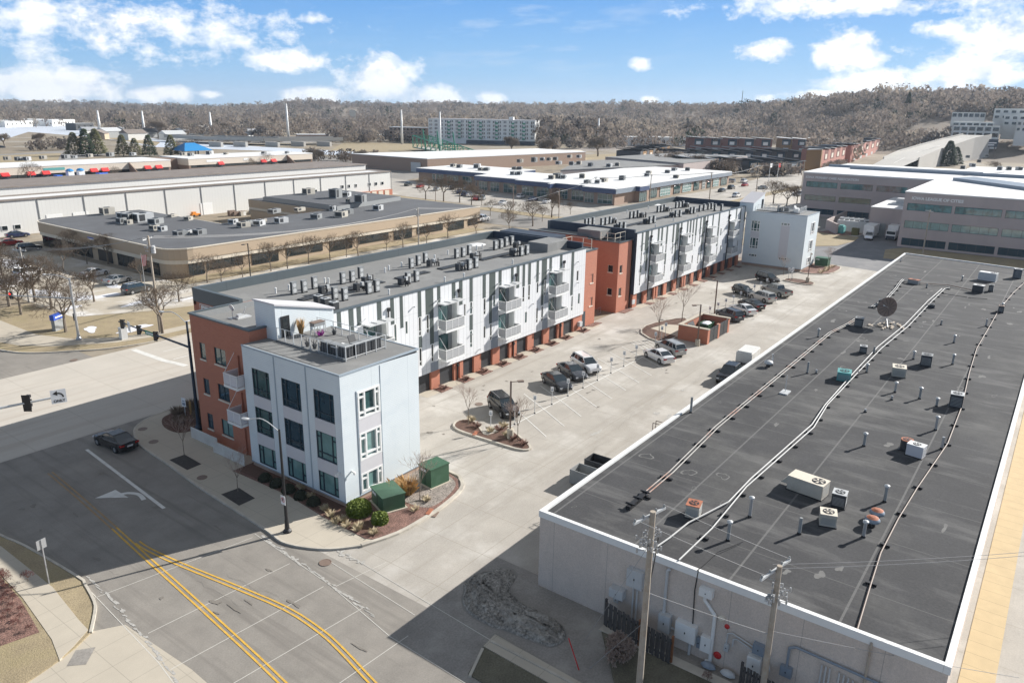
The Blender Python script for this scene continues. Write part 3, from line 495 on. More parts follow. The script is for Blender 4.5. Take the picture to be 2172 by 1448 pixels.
m = MB(); m.sheet([(40, 196), (60, 196), (190, 232), (198, 232), (235, 330), (60, 330)], .004); m.sheet([(100, 298), (270, 298), (270, 330), (100, 330)], .006); struct('far_parking_lot', m, M['lot'])
m = MB(); m.sheet(P([(820, 392), (1010, 350), (880, 335), (500, 330), (670, 352)]), .003); struct('far_street', m, M['farasph'])
m = MB(); m.sheet(P([(1540, 400), (1700, 350), (1760, 345), (1700, 400), (1690, 440), (1600, 445)]), .003); struct('far_street', m, M['lot'])
# river with old ice, levee
m = MB(); m.sheet(P([(-60, 318), (60, 280), (210, 292), (330, 312), (620, 322), (900, 346), (960, 346), (800, 325), (500, 308), (220, 275), (90, 262), (-60, 268)]), .001); struct('frozen_river', m, M['ice'])
m = MB(); m.sheet(P([(830, 345), (930, 352), (1010, 333), (1500, 308), (1460, 302), (1140, 318), (1000, 316)]), .004); struct('levee_rocks', m, M['gravel'])
m = MB(); m.sheet(P([(930, 355), (1330, 335), (1330, 325), (950, 340)]), .006); struct('grass_verge', m, M['grass'])
# ================================================================ the two long apartment blocks
def apartment(name, label, mir):
 """mir=False: near block, street end towards the camera; mir=True: far block, same plan turned end for end"""
 U = (lambda u: u) if not mir else (lambda u: 191.45 - u)      # end block and penthouse mirrored in x
 root = thing(name, label, 'apartment building', (60.0 if not mir else 125.0, 52.5, 0))
 top = 11.45 if not mir else 11.7
 b0, b1 = (39.9, 88.2) if not mir else (103.05, 151.2)
 # ---- corner block with pale siding
 ux0, ux1 = sorted((U(34.0), U(42.25)))
 fw, ff = MB(), MB()
 cols = ((41.25, 43.55), (45.08, 47.4), (48.93, 51.2)); rows = ((6.82, 9.14), (3.47, 5.8), (.66, 2.42))
 if not mir:
  front, fx = fr(34.0), 34.0
  holes = [(a, b, z0, z1) for a, b in cols for z0, z1 in rows]
  wall(fw, front, 40.5, 52.3, .58, 10.82, holes, .14)
  rh = [(35.62, 37.9, z0, z1) for z0, z1 in ((6.85, 9.08), (3.4, 5.72), (.7, 2.33))]
  wall(fw, fl(40.5), 34.0, 42.25, .58, 10.5, rh, .14, zt=lambda a: 10.82 - (a - 34) * .03)
  wall(fw, lambda a, b, z: (42.25 + b, a, z), 40.5, 52.3, .58, 10.55); wall(fw, lambda a, b, z: (a, 52.3 + b, z), 34.0, 42.25, .58, 10.6)
 else:
  holes = [(49.35, 51.1, 6.93, 9.1), (49.3, 51.05, 3.5, 5.72), (49.3, 51.0, 1.86, 2.42), (43.55, 45.3, 8.6, 9.17), (43.5, 45.2, 5.25, 5.76), (43.4, 45.05, 1.9, 2.44)]
  wall(fw, fr(ux0), 40.5, 52.3, .58, 10.82, holes, .14)
  rh = [(152.6, 155.2, z0, z1) for z0, z1 in ((6.85, 9.2), (3.4, 5.72), (.7, 2.33))]
  wall(fw, fl(40.5), ux0, ux1, .58, 10.82, rh, .14)
  wall(fw, lambda a, b, z: (ux1 + b, a, z), 40.5, 52.3, .58, 10.8); wall(fw, lambda a, b, z: (a, 52.3 + b, z), ux0, ux1, .58, 10.8)
 fw.build('wall', M['lap'], root, world=True)
 m = MB(); m.box(ux0 + .06, ux1 - .06, 40.56, 52.24, -.1, .58); m.build('foundation', M['found'], root, world=True)
 m = MB(); m.box(ux0 - .05, ux1 + .05, 40.45, 40.6, .52, .58); m.box(ux0 - .05, ux0 + .1, 40.6, 52.3, .52, .58)
 m.box(ux0 - .05, ux1 + .05, 40.45, 40.57, 10.76, 10.9); m.box(ux0 - .05, ux0 + .07, 40.57, 52.3, 10.76, 10.9); m.box(ux1 - .07, ux1 + .05, 40.57, 52.3, 10.76, 10.9)
 m.box(ux0 - .02, ux0 + .02, 40.48, 40.52, .58, 10.76); m.build('trim', M['trimblue'], root, world=True)
 m = MB(); m.box(ux0 + .07, ux1 - .07, 40.57, 52.3, 10.6, 10.86); m.build('roof', M['roofgrey'], root, world=True)
 if not mir:
  for fn_, a, b, z0, z1 in [(fr(34.0), a, b, z0, z1) for a, b in cols for z0, z1 in ((5.8, 6.82), (2.42, 3.47))] + [(fl(40.5), 35.62, 37.9, 5.72, 6.85), (fl(40.5), 35.62, 37.9, 2.33, 3.4)]: m = MB(); wbox(m, fn_, a, b, 0, .025, z0, z1); m.build('spandrel', M['spandrel'], root, world=True)
  m = MB()
  for a in (44.32, 48.16): wbox(m, fr(34.0), a - .05, a + .05, 0, .05, .6, 10.7)
  wbox(m, fl(40.5), 37.98, 38.02, 0, .03, .6, 10.6); wbox(m, fl(40.5), 35.5, 35.54, 0, .05, .6, 9.2); m.build('trim', M['trimblue'], root, world=True)
  for a, b in cols:
   for k, (z0, z1) in enumerate(rows):
    g = M['glassc'] if k == 2 or (k == 1 and a < 42) else M['glassg'] if a > 48 else M['glassb']
    hs = [(z1 - .5, b - .5, b - .02), (z0 + .62, a + .07, a + .5)] if k == 2 else [(z1 - .5, b - .5, b - .02), (z1 - .5, a + .02, a + .5), (z0 + .55, a + .02, b - .02)]
    window(root, fr(34.0), a, b, z0, z1, M['frame'], g, (a + .5, b - .5), hs, fw=.075, fd=.1)
  for z0, z1 in ((6.85, 9.08), (3.4, 5.72), (.7, 2.33)):
   h = z1 - z0
   window(root, fl(40.5), 35.62, 37.9, z0, z1, M['white'], M['glassg'] if z0 > 6 else M['glassc'], (36.3, 37.4), [(z1 - .5, 35.62, 36.3), (z0 + .48, 35.62, 37.9), (z1 - .5, 37.4, 37.9)] if h > 2 else [(z1 - .5, 35.62, 36.3), (z1 - .5, 37.4, 37.9)], fw=.15, fd=.15, proud=.03)
 else:
  [wbox(MB(), fr(ux0), *q).build('spandrel', M['spandrel'], root, world=True) for q in ((43.5, 45.2, 0, .025, 2.44, 8.6), (49.3, 51.05, 0, .025, 5.72, 6.93))]
  for (a, b, z0, z1) in holes:
   window(root, fr(ux0), a, b, z0, z1, M['white'], M['glassg'], (a + .55, b - .5) if z1 - z0 > 1 else (a + .5, b - .5), [z0 + .5, (z1 - .6, a, a + .5)] if z1 - z0 > 1 else (), fw=.12, fd=.12, proud=.03)
  for (a, b, z0, z1) in rh: window(root, fl(40.5), a, b, z0, z1, M['white'], M['glassb'], (a + .7, b - .55), [(z1 - .5, a, a + .7), (z0 + .48, a, b)], fw=.15, fd=.15, proud=.03)
 # ---- stair penthouse opening on the roof terrace
 p0, p1 = 36.48, 42.55
 hi, lo = 13.87, 12.37
 zt = lambda u: hi + (lo - hi) * (u - p0) / (p1 - p0)
 X0, X1 = U(p0), U(p1)
 V = [(X0, 50.95, 10.6), (X1, 50.95, 10.6), (X1, 53.7, 10.6), (X0, 53.7, 10.6), (X0, 50.95, hi), (X1, 50.95, lo), (X1, 53.7, lo), (X0, 53.7, hi)]
 m = MB(); m.add(V, [(0, 1, 5, 4), (1, 2, 6, 5), (2, 3, 7, 6), (3, 0, 4, 7)]); m.build('penthouse', M['lap'], root, world=True)
 V = [(U(p0 - .12), 50.82, zt(p0) + .01), (U(p1 + .1), 50.82, lo), (U(p1 + .1), 53.8, lo), (U(p0 - .12), 53.8, hi + .01)]
 m = MB(); m.add(V + [(a, b, c + .14) for a, b, c in V], [(3, 2, 1, 0), (4, 5, 6, 7), (0, 1, 5, 4), (1, 2, 6, 5), (2, 3, 7, 6), (3, 0, 4, 7)]); m.build('penthouse_roof', M['spandrel'], root, world=True)
 d0, d1 = sorted((U(36.95), U(37.8))); m = MB(); wbox(m, fl(50.95), d0, d1, 0, .08, 10.9, 12.8); dr = m.build('door', M['black'], root, world=True); m = MB(); wbox(m, fl(50.95), d0 + .14, d1 - .14, .06, .095, 11.1, 12.6); m.build('pane', M['glass'], dr, world=True)
 # terrace deck and guard rail
 t0, t1 = sorted((U(36.35), U(40.6))); m = MB(); m.box(t0, t1, 42.45, 50.9, 10.86, 11.0); m.build('terrace_deck', M['roofgrey'], root, world=True)
 m = MB(); n = 8
 for k in range(n + 1):
  y = 42.45 + (50.75 - 42.45) * k / n
  for x in (t0 + .04, t1 - .04): m.box(x - .03, x + .03, y - .03, y + .03, 10.9, 12.05)
 for k in range(1, 4):
  x = t0 + (t1 - t0) * k / 4; m.box(x - .03, x + .03, 42.42, 42.48, 10.9, 12.05)
 for x in (t0 + .04, t1 - .04):
  for z in (11.08, 12.05): m.tube((x, 42.45, z), (x, 50.8, z), .025, n=5)
 for z in (11.08, 12.05): m.tube((t0, 42.45, z), (t1, 42.45, z), .025, n=5)
 if mir:
  for k in range(60): y = 42.5 + k * .138; m.box(t0 + .03, t0 + .05, y, y + .02, 11.1, 12.05)
  for k in range(30): x = t0 + k * .14; m.box(x, x + .02, 42.44, 42.46, 11.1, 12.05)
 m.build('terrace_railing', M['lt'], root, world=True)
 if not mir:
  m = MB()
  for k in range(26): y = 42.6 + k * .313; m.box(t0 + .036, t0 + .044, y, y + .012, 11.1, 12.0)
  for k in range(14): x = t0 + .15 + k * .3; m.box(x, x + .012, 42.446, 42.454, 11.1, 12.0)
  m.build('rail_cables', M['galv'], root, world=True)
 # ---- main block shell
 bw = MB(); rx = b0 if not mir else b1
 bays = [58.0, 68.62, 79.25] if not mir else [107.75, 118.75, 129.7, 140.7]
 S = 1.0 if not mir else 11 / 10.6
 if not mir: bays = [47.35] + bays
 holes = []
 for i, u in enumerate(bays):
  if not (not mir and i == 0): holes.append((u, u + 3.3, 3.2, 6.05, .95))
  holes.append((u, u + 3.3, 6.5, 9.45, .95))
 W_A = [(51.4, 51.8, 6.9, 8.7), (53.0, 53.4, 7.3, 8.7), (54.95, 55.38, 6.64, 8.7), (56.15, 56.58, 6.66, 8.7), (54.95, 55.38, 3.32, 5.34), (56.8, 57.22, 3.32, 5.3), (62.24, 62.6, 7.28, 8.7), (63.3, 63.78, 7.26, 8.7), (63.3, 63.75, 3.32, 5.35), (65.73, 66.18, 6.7, 8.66), (65.75, 66.18, 3.86, 5.33), (66.95, 67.38, 3.34, 5.35), (67.52, 68.0, 7.27, 8.68), (73.38, 73.86, 6.73, 8.68), (74.58, 75.05, 6.75, 8.69), (76.42, 76.88, 7.29, 8.7), (78.12, 78.6, 6.65, 8.7), (74.0, 74.5, 3.88, 5.38), (76.45, 76.9, 3.4, 5.4), (77.6, 78.1, 3.32, 5.36), (85.9, 86.45, 7.25, 8.7), (84.8, 85.25, 3.3, 5.37), (86.5, 87.05, 3.88, 5.45)]
 S_A = [(44.2, 44.7, 8.7), (45.6, 46.2, 8.7), (46.6, 47.15, 9.6), (49.2, 49.8, 9.6), (51.0, 51.5, 8.75), (52.3, 52.75, 8.1), (54.91, 55.42, 8.7), (56.08, 56.66, 8.72), (56.66, 57.27, 5.34), (57.88, 58.38, 9.65), (60.23, 60.83, 9.65), (61.45, 62.03, 8.7), (63.24, 63.8, 8.72), (65.57, 66.16, 8.7), (66.79, 67.35, 5.4), (67.35, 67.94, 8.7), (68.53, 69.13, 9.65), (70.95, 71.5, 9.65), (72.09, 72.69, 8.7), (73.33, 73.86, 8.7), (74.52, 75.1, 8.7), (76.3, 76.84, 8.72), (77.48, 78.05, 5.5), (78.05, 78.62, 8.72), (79.17, 79.75, 9.65), (81.63, 82.21, 9.65), (84.45, 85.11, 5.5)]
 X_A = [(54.95, 55.42, 5.36, 6.6), (63.24, 63.8, 5.4, 7.2)]; B_A = [(57.3, 57.97, 5.4, 6.6), (56.7, 57.9, 2.2, 3.25), (67.4, 68.55, 5.45, 7.2), (67.2, 68.55, 2.2, 3.6), (78.2, 79.15, 5.6, 7.0), (77.9, 79.15, 2.2, 3.6)]
 if mir:
  def sh(L, lo_, hi_, add): return [tuple((x - 58.0) * S + 107.75 + add if k < 2 else x for k, x in enumerate(t)) for t in L if lo_ <= t[0] < hi_]
  W_B = sh(W_A, 54.9, 88, 0) + sh(W_A, 62.3, 68.3, 33); W_B = [w for w in W_B if 103.2 < w[0] < 150 and not any(u - .1 < w[1] and w[0] < u + 3.3 for u in bays)]
  S_B = sh(S_A, 54.9, 88, 0) + sh(S_A, 62.3, 68.3, 33) + [(140.1, 140.7, 9.65), (143.9, 144.5, 9.65), (148.9, 149.2, 9.6)]; S_B = [s for s in S_B if s[0] > 103.2 and s[0] < 149]
  X_B = sh(X_A, 54, 88, 0); B_B = sh(B_A, 58, 88, 0) + sh(B_A, 67, 68, 22)
  W_A, S_A, X_A, B_A = W_B, S_B, X_B, B_B
  W_A = [w for i, w in enumerate(W_A) if not any(abs(w[0] - q[0]) < .35 and abs(w[2] - q[2]) < 1 for q in W_A[:i])]
 holes += W_A; c0 = 43.6 if not mir else 103.05; c1 = 88.1 if not mir else 149.3
 wall(bw, fl(52.5), c0, c1, 2.2, top, holes, .1); bw.build('wall', M['clad_w'], root, world=True)
 m = MB(); e = .012
 def clip(a0, a1, z0, z1, mb, ee):    # panels are cut round windows and recesses
  zs = sorted({z0, z1} | {h[i] for h in holes for i in (2, 3) if h[0] < a1 and h[1] > a0 and z0 < h[i] < z1});
  for q in range(len(zs) - 1):
   zc = (zs[q] + zs[q + 1]) / 2; segs = [(a0, a1)]
   for h in holes:
    if h[2] < zc < h[3]:
     ns = []
     for (s0, s1) in segs:
      if h[1] <= s0 or h[0] >= s1: ns.append((s0, s1)); continue
      if h[0] > s0: ns.append((s0, h[0]))
      if h[1] < s1: ns.append((h[1], s1))
     segs = ns
   for s0, s1 in segs:
    if s1 - s0 > .03: wbox(mb, fl(52.5), s0, s1, .001, ee, zs[q], zs[q + 1])
 for (a, b, z0, z1, mt_, nm, ee) in [(a, b, z, top - .04, 'clad_g', 'grey_panel', e) for a, b, z in S_A] + [(*q, 'clad_g', 'grey_panel', e + .004) for q in X_A] + [(*q, 'clad_b', 'blue_grey_panel', e + .008) for q in B_A]:
  m = MB(); clip(a, b, z0, z1, m, ee)
  if m.v: m.build(nm, M[mt_], root, world=True)
 for (a, b, z0, z1) in W_A: window(root, fl(52.5), a, b, z0, z1, M['white'], M['glass'] if (a * 7) % 3 < 1.6 else M['glassg'], (), (z0 + .5,) if z1 - z0 > 1.8 else (), fw=.05, d=.09, fd=.07, proud=.03)
 # roof, copings, other walls
 m = MB(); m.box(b0 + .3, b1 - .3, 53.0, 68.6, 10.6, 11.2); m.build('roof', M['roofgrey'], root, world=True)
 m = MB(); m.box(b0, b1, 52.42, 53.0, top, top + .07); m.box(b0 + .2, b1 - .2, 52.6, 53.0, 11.0, top)
 m.box(b0, b1, 68.4, 68.9, 10.4, 12.1); xa, xb = (b0, b0 + .35)
 if not mir: m.box(b0 - .05, b0 + .35, 61.0, 68.4, 10.75, 12.1)
 m.build('parapet', M['parapet'], root, world=True)
 m = MB(); ex = (b1 - .4, b1) if not mir else (b0, b0 + .4)
 m.box(ex[0], ex[1], 53.0, 68.4, 10.3, 12.2);
 if mir: m.box(150.8, 151.2, 53.7, 68.4, 10.3, 12.2); m.box(103.0, 103.3, 52.52, 53.0, 2.2, 11.5)
 m.build('end_parapet', M['navy'], root, world=True)
 # body of the block (brick back, ends)
 m = MB(); bb0, bb1 = (b0 + .05, b1 - .1) if not mir else (b0 + .1, b1 - .05)
 m.box(bb0, bb1, 53.95, 68.8, 0, 10.6); m.build('brick_body', M['brick'], root, world=True)
 m = MB(); m.box((43.65 if not mir else 103.1), c1 - .02, 52.51, 53.9, 2.2, 2.28); m.build('soffit', M['brick'], root, world=True)
 # brick piers and garage doors under the cladding
 if not mir: piers = [(57.0, 58.35), (60.8, 61.35), (61.75, 62.35), (64.3, 65.6), (67.8, 69.2), (71.2, 71.7), (72.1, 72.7), (75.0, 76.4), (78.6, 79.95), (82.0, 82.5), (82.9, 83.4), (85.9, 88.2)]
 else:
  piers = [(103.2, 104.6)]
  for u in bays: piers += [(u - 1.0, u + .35), (u + 2.8, u + 3.3), (u + 3.7, u + 4.3), (u + 6.4, u + 7.6)]
 piers = [q for q in piers if q[1] < c1 + .5]
 for a, b in piers: m = MB(); m.box(a, b, 52.72, 53.95, 0, 2.2); m.build('brick_pier', M['brick'], root, world=True)
 ps = [(c0 + 1.0, c0 + 1.2)] + piers
 for (a, b) in zip(ps[:-1], ps[1:]):
  if b[0] - a[1] > 1.2: m = MB(); m.box(a[1] + .02, b[0] - .02, 52.98, 53.94, 0, 2.18); m.build('garage_door', M['garage'], root, world=True)
 # balconies
 for i, u in enumerate(bays):
  lv = ((3.2, 6.05), (6.5, 9.45)) if not (not mir and i == 0) else ((6.5, 9.45),)
  for z0, z1 in lv:
   m = MB(); m.box(u + .01, u + 3.29, 53.40, 53.46, z0, z1); rb = m.build('recess_wall', M['mid'], root, world=True)
   m = MB(); m.box(u + 3.23, u + 3.295, 52.56, 53.40, z0, z1); m.build('recess_side', M['white'], root, world=True)
   m = MB(); m.box(u + .02, u + 2.5, 53.32, 53.40, z0 + .25, z0 + 2.5); sdr = m.build('sliding_door', M['frame'], root, world=True)
   m = MB(); m.box(u + .1, u + 1.2, 53.28, 53.33, z0 + .3, z0 + 2.4); m.box(u + 1.3, u + 2.4, 53.28, 53.33, z0 + .3, z0 + 2.4); m.build('pane', M['glassg'] if (i + (z0 > 5)) % 2 else M['glassc'], sdr, world=True)
   bal = MB(); bal.box(u - .02, u + 3.05, 51.35, 52.49, z0 - .02, z0 + .22); bal.box(u + .02, u + 3.2, 52.49, 53.28, z0 + .002, z0 + .2); bo = bal.build('balcony', M['white'], root, world=True)
   r = MB(); zt_ = z0 + 1.28
   for x in (u, u + 1.02, u + 2.02, u + 3.0): r.box(x - .025, x + .025, 51.36, 51.41, z0 + .22, zt_)
   r.box(u - .03, u + 3.03, 51.34, 51.43, zt_, zt_ + .06); r.box(u - .03, u + .03, 51.43, 52.49, zt_, zt_ + .06); r.box(u + 2.97, u + 3.03, 51.43, 52.49, zt_, zt_ + .06)
   r.build('railing', M['white'], bo, world=True)
   r = MB()
   r.box(u + .03, u + 2.97, 51.375, 51.395, z0 + .3, zt_ - .04); r.box(u - .01, u + .01, 51.45, 52.45, z0 + .3, zt_ - .04); r.box(u + 2.99, u + 3.01, 51.45, 52.45, z0 + .3, zt_ - .04); r.build('screen_panel', M['screen'], bo, world=True)
   r = MB(); r.tube((u + .15, 51.4, zt_), (u + .15, 52.45, z1 - .3), .03, n=5); r.box(u + 2.92, u + 3.0, 52.36, 52.48, z0 + .2, z1); r.build('strut', M['white'], bo, world=True)
  m = MB(); m.box(u - .1, u + 3.3, 51.5, 52.48, 9.5, 9.62); m.box(u + .9, u + .95, 51.52, 52.4, 9.62, 9.7); m.box(u + 2.1, u + 2.15, 51.52, 52.4, 9.62, 9.7); m.build('canopy', M['lt'], root, world=True)
  m = MB(); x = u + 3.3 if not mir else u - .15; z0p = 9.6 if not mir else 1.5
  if not mir: m.box(x - .14, x + .14, 52.25, 52.47, 10.25, 10.6); m.box(x - .05, x + .05, 52.36, 52.46, 9.63, 10.3); m2 = MB(); m2.box(x - .05, x + .05, 52.6, 52.7, 0, 2.2); m2.box(x - .12, x + .12, 52.5, 52.72, 1.6, 1.9); m2.build('drain_pipe', M['black'], root, world=True)
  else: m.box(x - .06, x + .06, 52.33, 52.47, 1.0, 10.6); m.box(x - .16, x + .16, 52.2, 52.47, 10.6, 10.9)
  m.build('drain_pipe', M['black'], root, world=True)
  m = MB(); m.tube((u - .15, 52.45, 9.9), (u - .1, 51.9, 10.35), .025, n=5); m.tube((u - .35, 52.5, 9.9), (u - .35, 52.25, 9.95), .09, n=8); m.build('wall_light', M['lt'], root, world=True)
 lights = [(54.2, 9.95), (63.5, 8.0), (63.5, 4.9), (64.9, 2.75), (76.6, 9.8), (75.5, 6.1), (85.9, 9.9), (86.1, 7.0)] if not mir else [(105, 9.9), (116, 8), (127, 9.8), (138, 8), (105, 6)]
 for (a, z) in lights: m = MB(); m.tube((a, 52.5, z), (a + .05, 52.2, z + .05), .05, .09, n=8); m.build('wall_light', M['lt'], root, world=True)
 # ---- red brick stair block at the inner end
 if not mir:
  w = MB(); wall(w, fl(52.95), 88.2, 92.0, 0, 10.75, [(90.35, 91.2, 6.1, 7.4), (90.4, 91.25, 2.75, 4.0)], .15); w.box(88.25, 91.99, 53.05, 62, 0, 10.72); w.add([(92.0, 52.95, 0), (92.0, 62, 0), (92.0, 62, 10.75), (92.0, 52.95, 10.75)], [(0, 1, 2, 3)]); w.build('stair_block', M['brick'], root, world=True)
  for z0, z1 in ((6.1, 7.4), (2.75, 4.0)):
   window(root, fl(52.95), 90.38, 91.2, z0, z1, M['cream'], M['glass'], fw=.05, d=.13); m = MB(); wbox(m, fl(52.95), 90.3, 91.3, .0, .06, z0 - .12, z0); m.build('sill', M['cream'], root, world=True)
  m = MB(); m.box(88.15, 92.08, 52.88, 53.1, 10.75, 10.9); m.box(91.85, 92.08, 53.1, 62.05, 10.75, 10.9); m.build('parapet', M['parapet'], root, world=True)
  m = MB(); m.box(88.3, 91.85, 53.1, 62, 10.5, 10.78); m.build('stair_block_roof', M['roofgrey'], root, world=True)
  m = MB(); m.box(88.45, 89.35, 52.9, 52.95, 0, 2.3); m.build('door', M['frame'], root, world=True); m = MB(); m.box(87.0, 87.7, 52.3, 52.7, .6, 1.25); m.build('meter_box', M['lt'], root, world=True)
  m = MB(); m.box(83.0, 88.0, 55.4, 58.6, 11.2, 12.35); m.build('roof_hatch_box', M['roofgrey'], root, world=True)
  # dark stair head seen beyond
  m = MB(); m.box(88.3, 91.5, 58, 67.5, 10.5, 12.3); m.build('roof_box', M['navy'], root, world=True)
  m = MB()
  for (x, y) in ((89.0, 56.9), (90.0, 56.9), (91.4, 56.9), (91.4, 55.0), (91.4, 53.6)): m.box(x - .03, x + .03, y - .03, y + .03, 10.8, 12.2)
  for z in (11.5, 12.2): m.tube((89, 56.9, z), (91.4, 56.9, z), .035, n=5); m.tube((91.4, 56.9, z), (91.4, 53.6, z), .035, n=5)
  m.build('roof_guard_rail', M['cream'], root, world=True)
 else:
  w = MB(); hs = [(54.03, 54.9, 6.15, 7.25), (54.0, 54.85, 2.62, 3.7)]; wall(w, fr(98.75), 53.15, 58.6, 0, 10.7, hs, .15); w.add([(98.75, 58.6, 0), (98.75, 69.5, 0), (98.75, 69.5, 11.0), (98.75, 58.6, 11.0)], [(0, 1, 2, 3)])
  hf = [(99.25, 100.05, 6.05, 7.25), (99.3, 100.15, 2.5, 3.75)]; wall(w, fl(53.15), 98.75, 103.0, 0, 10.7, hf, .15); w.box(98.9, 103.0, 53.3, 58.6, 0, 10.45); w.box(98.8, 103.0, 58.6, 69.5, 0, 10.8); w.build('stair_block', M['brick'], root, world=True)
  for (a, b, z0, z1) in hs: window(root, fr(98.75), a, b, z0, z1, M['cream'], M['glass'], fw=.05, d=.13); m = MB(); wbox(m, fr(98.75), a - .06, b + .06, 0, .06, z0 - .12, z0); m.build('sill', M['cream'], root, world=True)
  for (a, b, z0, z1) in hf: window(root, fl(53.15), a, b, z0, z1, M['cream'], M['glass'], fw=.05, d=.13); m = MB(); wbox(m, fl(53.15), a - .06, b + .06, 0, .06, z0 - .12, z0); m.build('sill', M['cream'], root, world=True)
  m = MB(); m.box(98.65, 98.9, 53.1, 58.6, 10.7, 10.82); m.box(98.9, 103.05, 53.05, 53.3, 10.7, 10.82); m.box(98.65, 98.95, 58.6, 69.6, 11.0, 11.14); m.build('parapet', M['parapet'], root, world=True)
  m = MB(); m.box(98.9, 102.9, 53.3, 58.6, 10.44, 10.5); m.box(98.95, 102.9, 58.6, 69.5, 10.79, 10.85); m.build('stair_block_roof', M['roofgrey'], root, world=True)
  m = MB(); m.box(99.6, 103.0, 57, 61, 10.8, 12.0); m.build('roof_hatch_box', M['roofgrey'], root, world=True)
  m = MB()
  for (x, y) in ((99.4, 56.7), (99.4, 55.6), (99.4, 54.3), (101, 54.3), (102.6, 54.3)): m.box(x - .03, x + .03, y - .03, y + .03, 10.5, 11.9)
  for z in (11.2, 11.9): m.tube((99.4, 56.7, z), (99.4, 54.3, z), .035, n=5); m.tube((99.4, 54.3, z), (102.6, 54.3, z), .035, n=5)
  m.build('roof_guard_rail', M['cream'], root, world=True)
  m = MB(); m.box(103.0, 103.9, 52.6, 52.75, .6, 1.3); m.build('meter_box', M['lt'], root, world=True)
  m = MB(); m.box(102.75, 102.9, 53.0, 53.14, 0, 10.6); m.build('drain_pipe', M['black'], root, world=True)
 return root
A = apartment('apartment_building', 'near three storey apartment block with pale blue corner, brick end and striped cladding', False)
B = apartment('apartment_building', 'farther three storey apartment block with plain blue grey end wall facing the parking lot', True)
# ---- street-end red brick block of the near building
m = MB(); hs = []
for z0, z1 in ((7.9, 9.4), (4.6, 6.05), (1.2, 2.7)): hs += [(59.02, 59.9, z0, z1), (56.0, 57.68, z0, z1)]
hs += [(53.0, 54.25, 6.7, 9.35), (53.0, 54.25, 3.6, 6.05), (53.0, 54.25, .1, 2.7)]
wall(m, fr(34.8), 52.3, 61.0, 0, 11.78, hs, .12); m.box(34.95, 41.5, 60.9, 61.0, 0, 11.6); wall(m, lambda a, b, z: (a, 61.0 + b, z), 34.8, 41.5, 0, 11.78); wall(m, fl(52.28), 34.8, 37.2, 10.6, 11.78); m.box(34.95, 41.5, 52.4, 60.9, 0, 11.0)
m.build('brick_wall', M['brick'], A, world=True)
m = MB(); m.box(34.7, 35.0, 52.2, 61.1, 11.78, 11.92); m.box(35.0, 39.9, 60.85, 61.1, 11.78, 11.92); m.box(35.0, 37.2, 52.2, 52.5, 11.78, 11.92); m.build('parapet', M['parapet'], A, world=True)
m = MB(); m.box(34.96, 41.5, 60.7, 60.93, 11.0, 11.77); m.build('inner_parapet', M['mid'], A, world=True)
m = MB(); m.box(35.0, 41.5, 52.5, 60.7, 11.0, 11.25); m.build('roof', M['roofgrey'], A, world=True)
for i, h in enumerate(hs[:6]):
 window(A, fr(34.8), h[0], h[1], h[2], h[3], M['frame'], M['glassg'] if i < 2 else M['glassc'] if i == 5 else M['glassb'], () if h[1] - h[0] < 1 else (h[0] + .85,), fw=.06, d=.12)
 m = MB(); wbox(m, fr(34.8), h[0] - .05, h[1] + .05, 0, .07, h[2] - .14, h[2] - .01); m.build('sill', M['cream'], A, world=True)
for h in hs[6:]:
 window(A, fr(34.8), h[0], h[1], h[2], h[3], M['frame'], M['glassb'], (), (), fw=.08, d=.6, name='door')
for z0 in (6.95, 3.65):
 m = MB(); wbox(m, fr(34.8), 52.45, 54.35, .01, 1.45, z0, z0 + .22); bo = m.build('balcony', M['white'], A, world=True)
 r = MB()
 for a in (52.5, 53.4, 54.3): wbox(r, fr(34.8), a - .025, a + .025, 1.38, 1.43, z0 + .22, z0 + 1.2)
 wbox(r, fr(34.8), 52.47, 54.33, 1.36, 1.45, z0 + 1.2, z0 + 1.26); wbox(r, fr(34.8), 54.28, 54.33, .02, 1.36, z0 + 1.2, z0 + 1.26); wbox(r, fr(34.8), 52.47, 52.52, .02, 1.36, z0 + 1.2, z0 + 1.26); r.tube((33.45, 54.3, z0 + 1.2), (34.75, 54.6, z0 + 2.6), .025, n=5); r.build('railing', M['white'], bo, world=True)
 r = MB(); wbox(r, fr(34.8), 52.5, 54.3, 1.395, 1.415, z0 + .28, z0 + 1.16); wbox(r, fr(34.8), 54.295, 54.315, .05, 1.36, z0 + .28, z0 + 1.16); wbox(r, fr(34.8), 52.485, 52.505, .05, 1.36, z0 + .28, z0 + 1.16); r.build('screen_panel', M['spandrel'], bo, world=True)
# sign wall set back behind the red block, with the name of the building
m = MB(); wall(m, fr(39.9), 61.0, 68.9, 0, 10.75); m.build('brick_wall', M['brick'], A, world=True)
m = MB(); wbox(m, fr(39.9), 61.3, 67.75, .001, .05, 9.42, 10.62); sgn = m.build('sign_panel', M['white'], A, world=True)
m = MB(); wbox(m, fr(39.9), 61.37, 67.68, .05, .06, 9.5, 10.55); m.build('sign_field', M['brick'], sgn, world=True)
text_mesh('lettering', 'EDISON', 1.25, M['white'], sgn, text_on('fr', 67.45, .1, 9.6, 39.9))
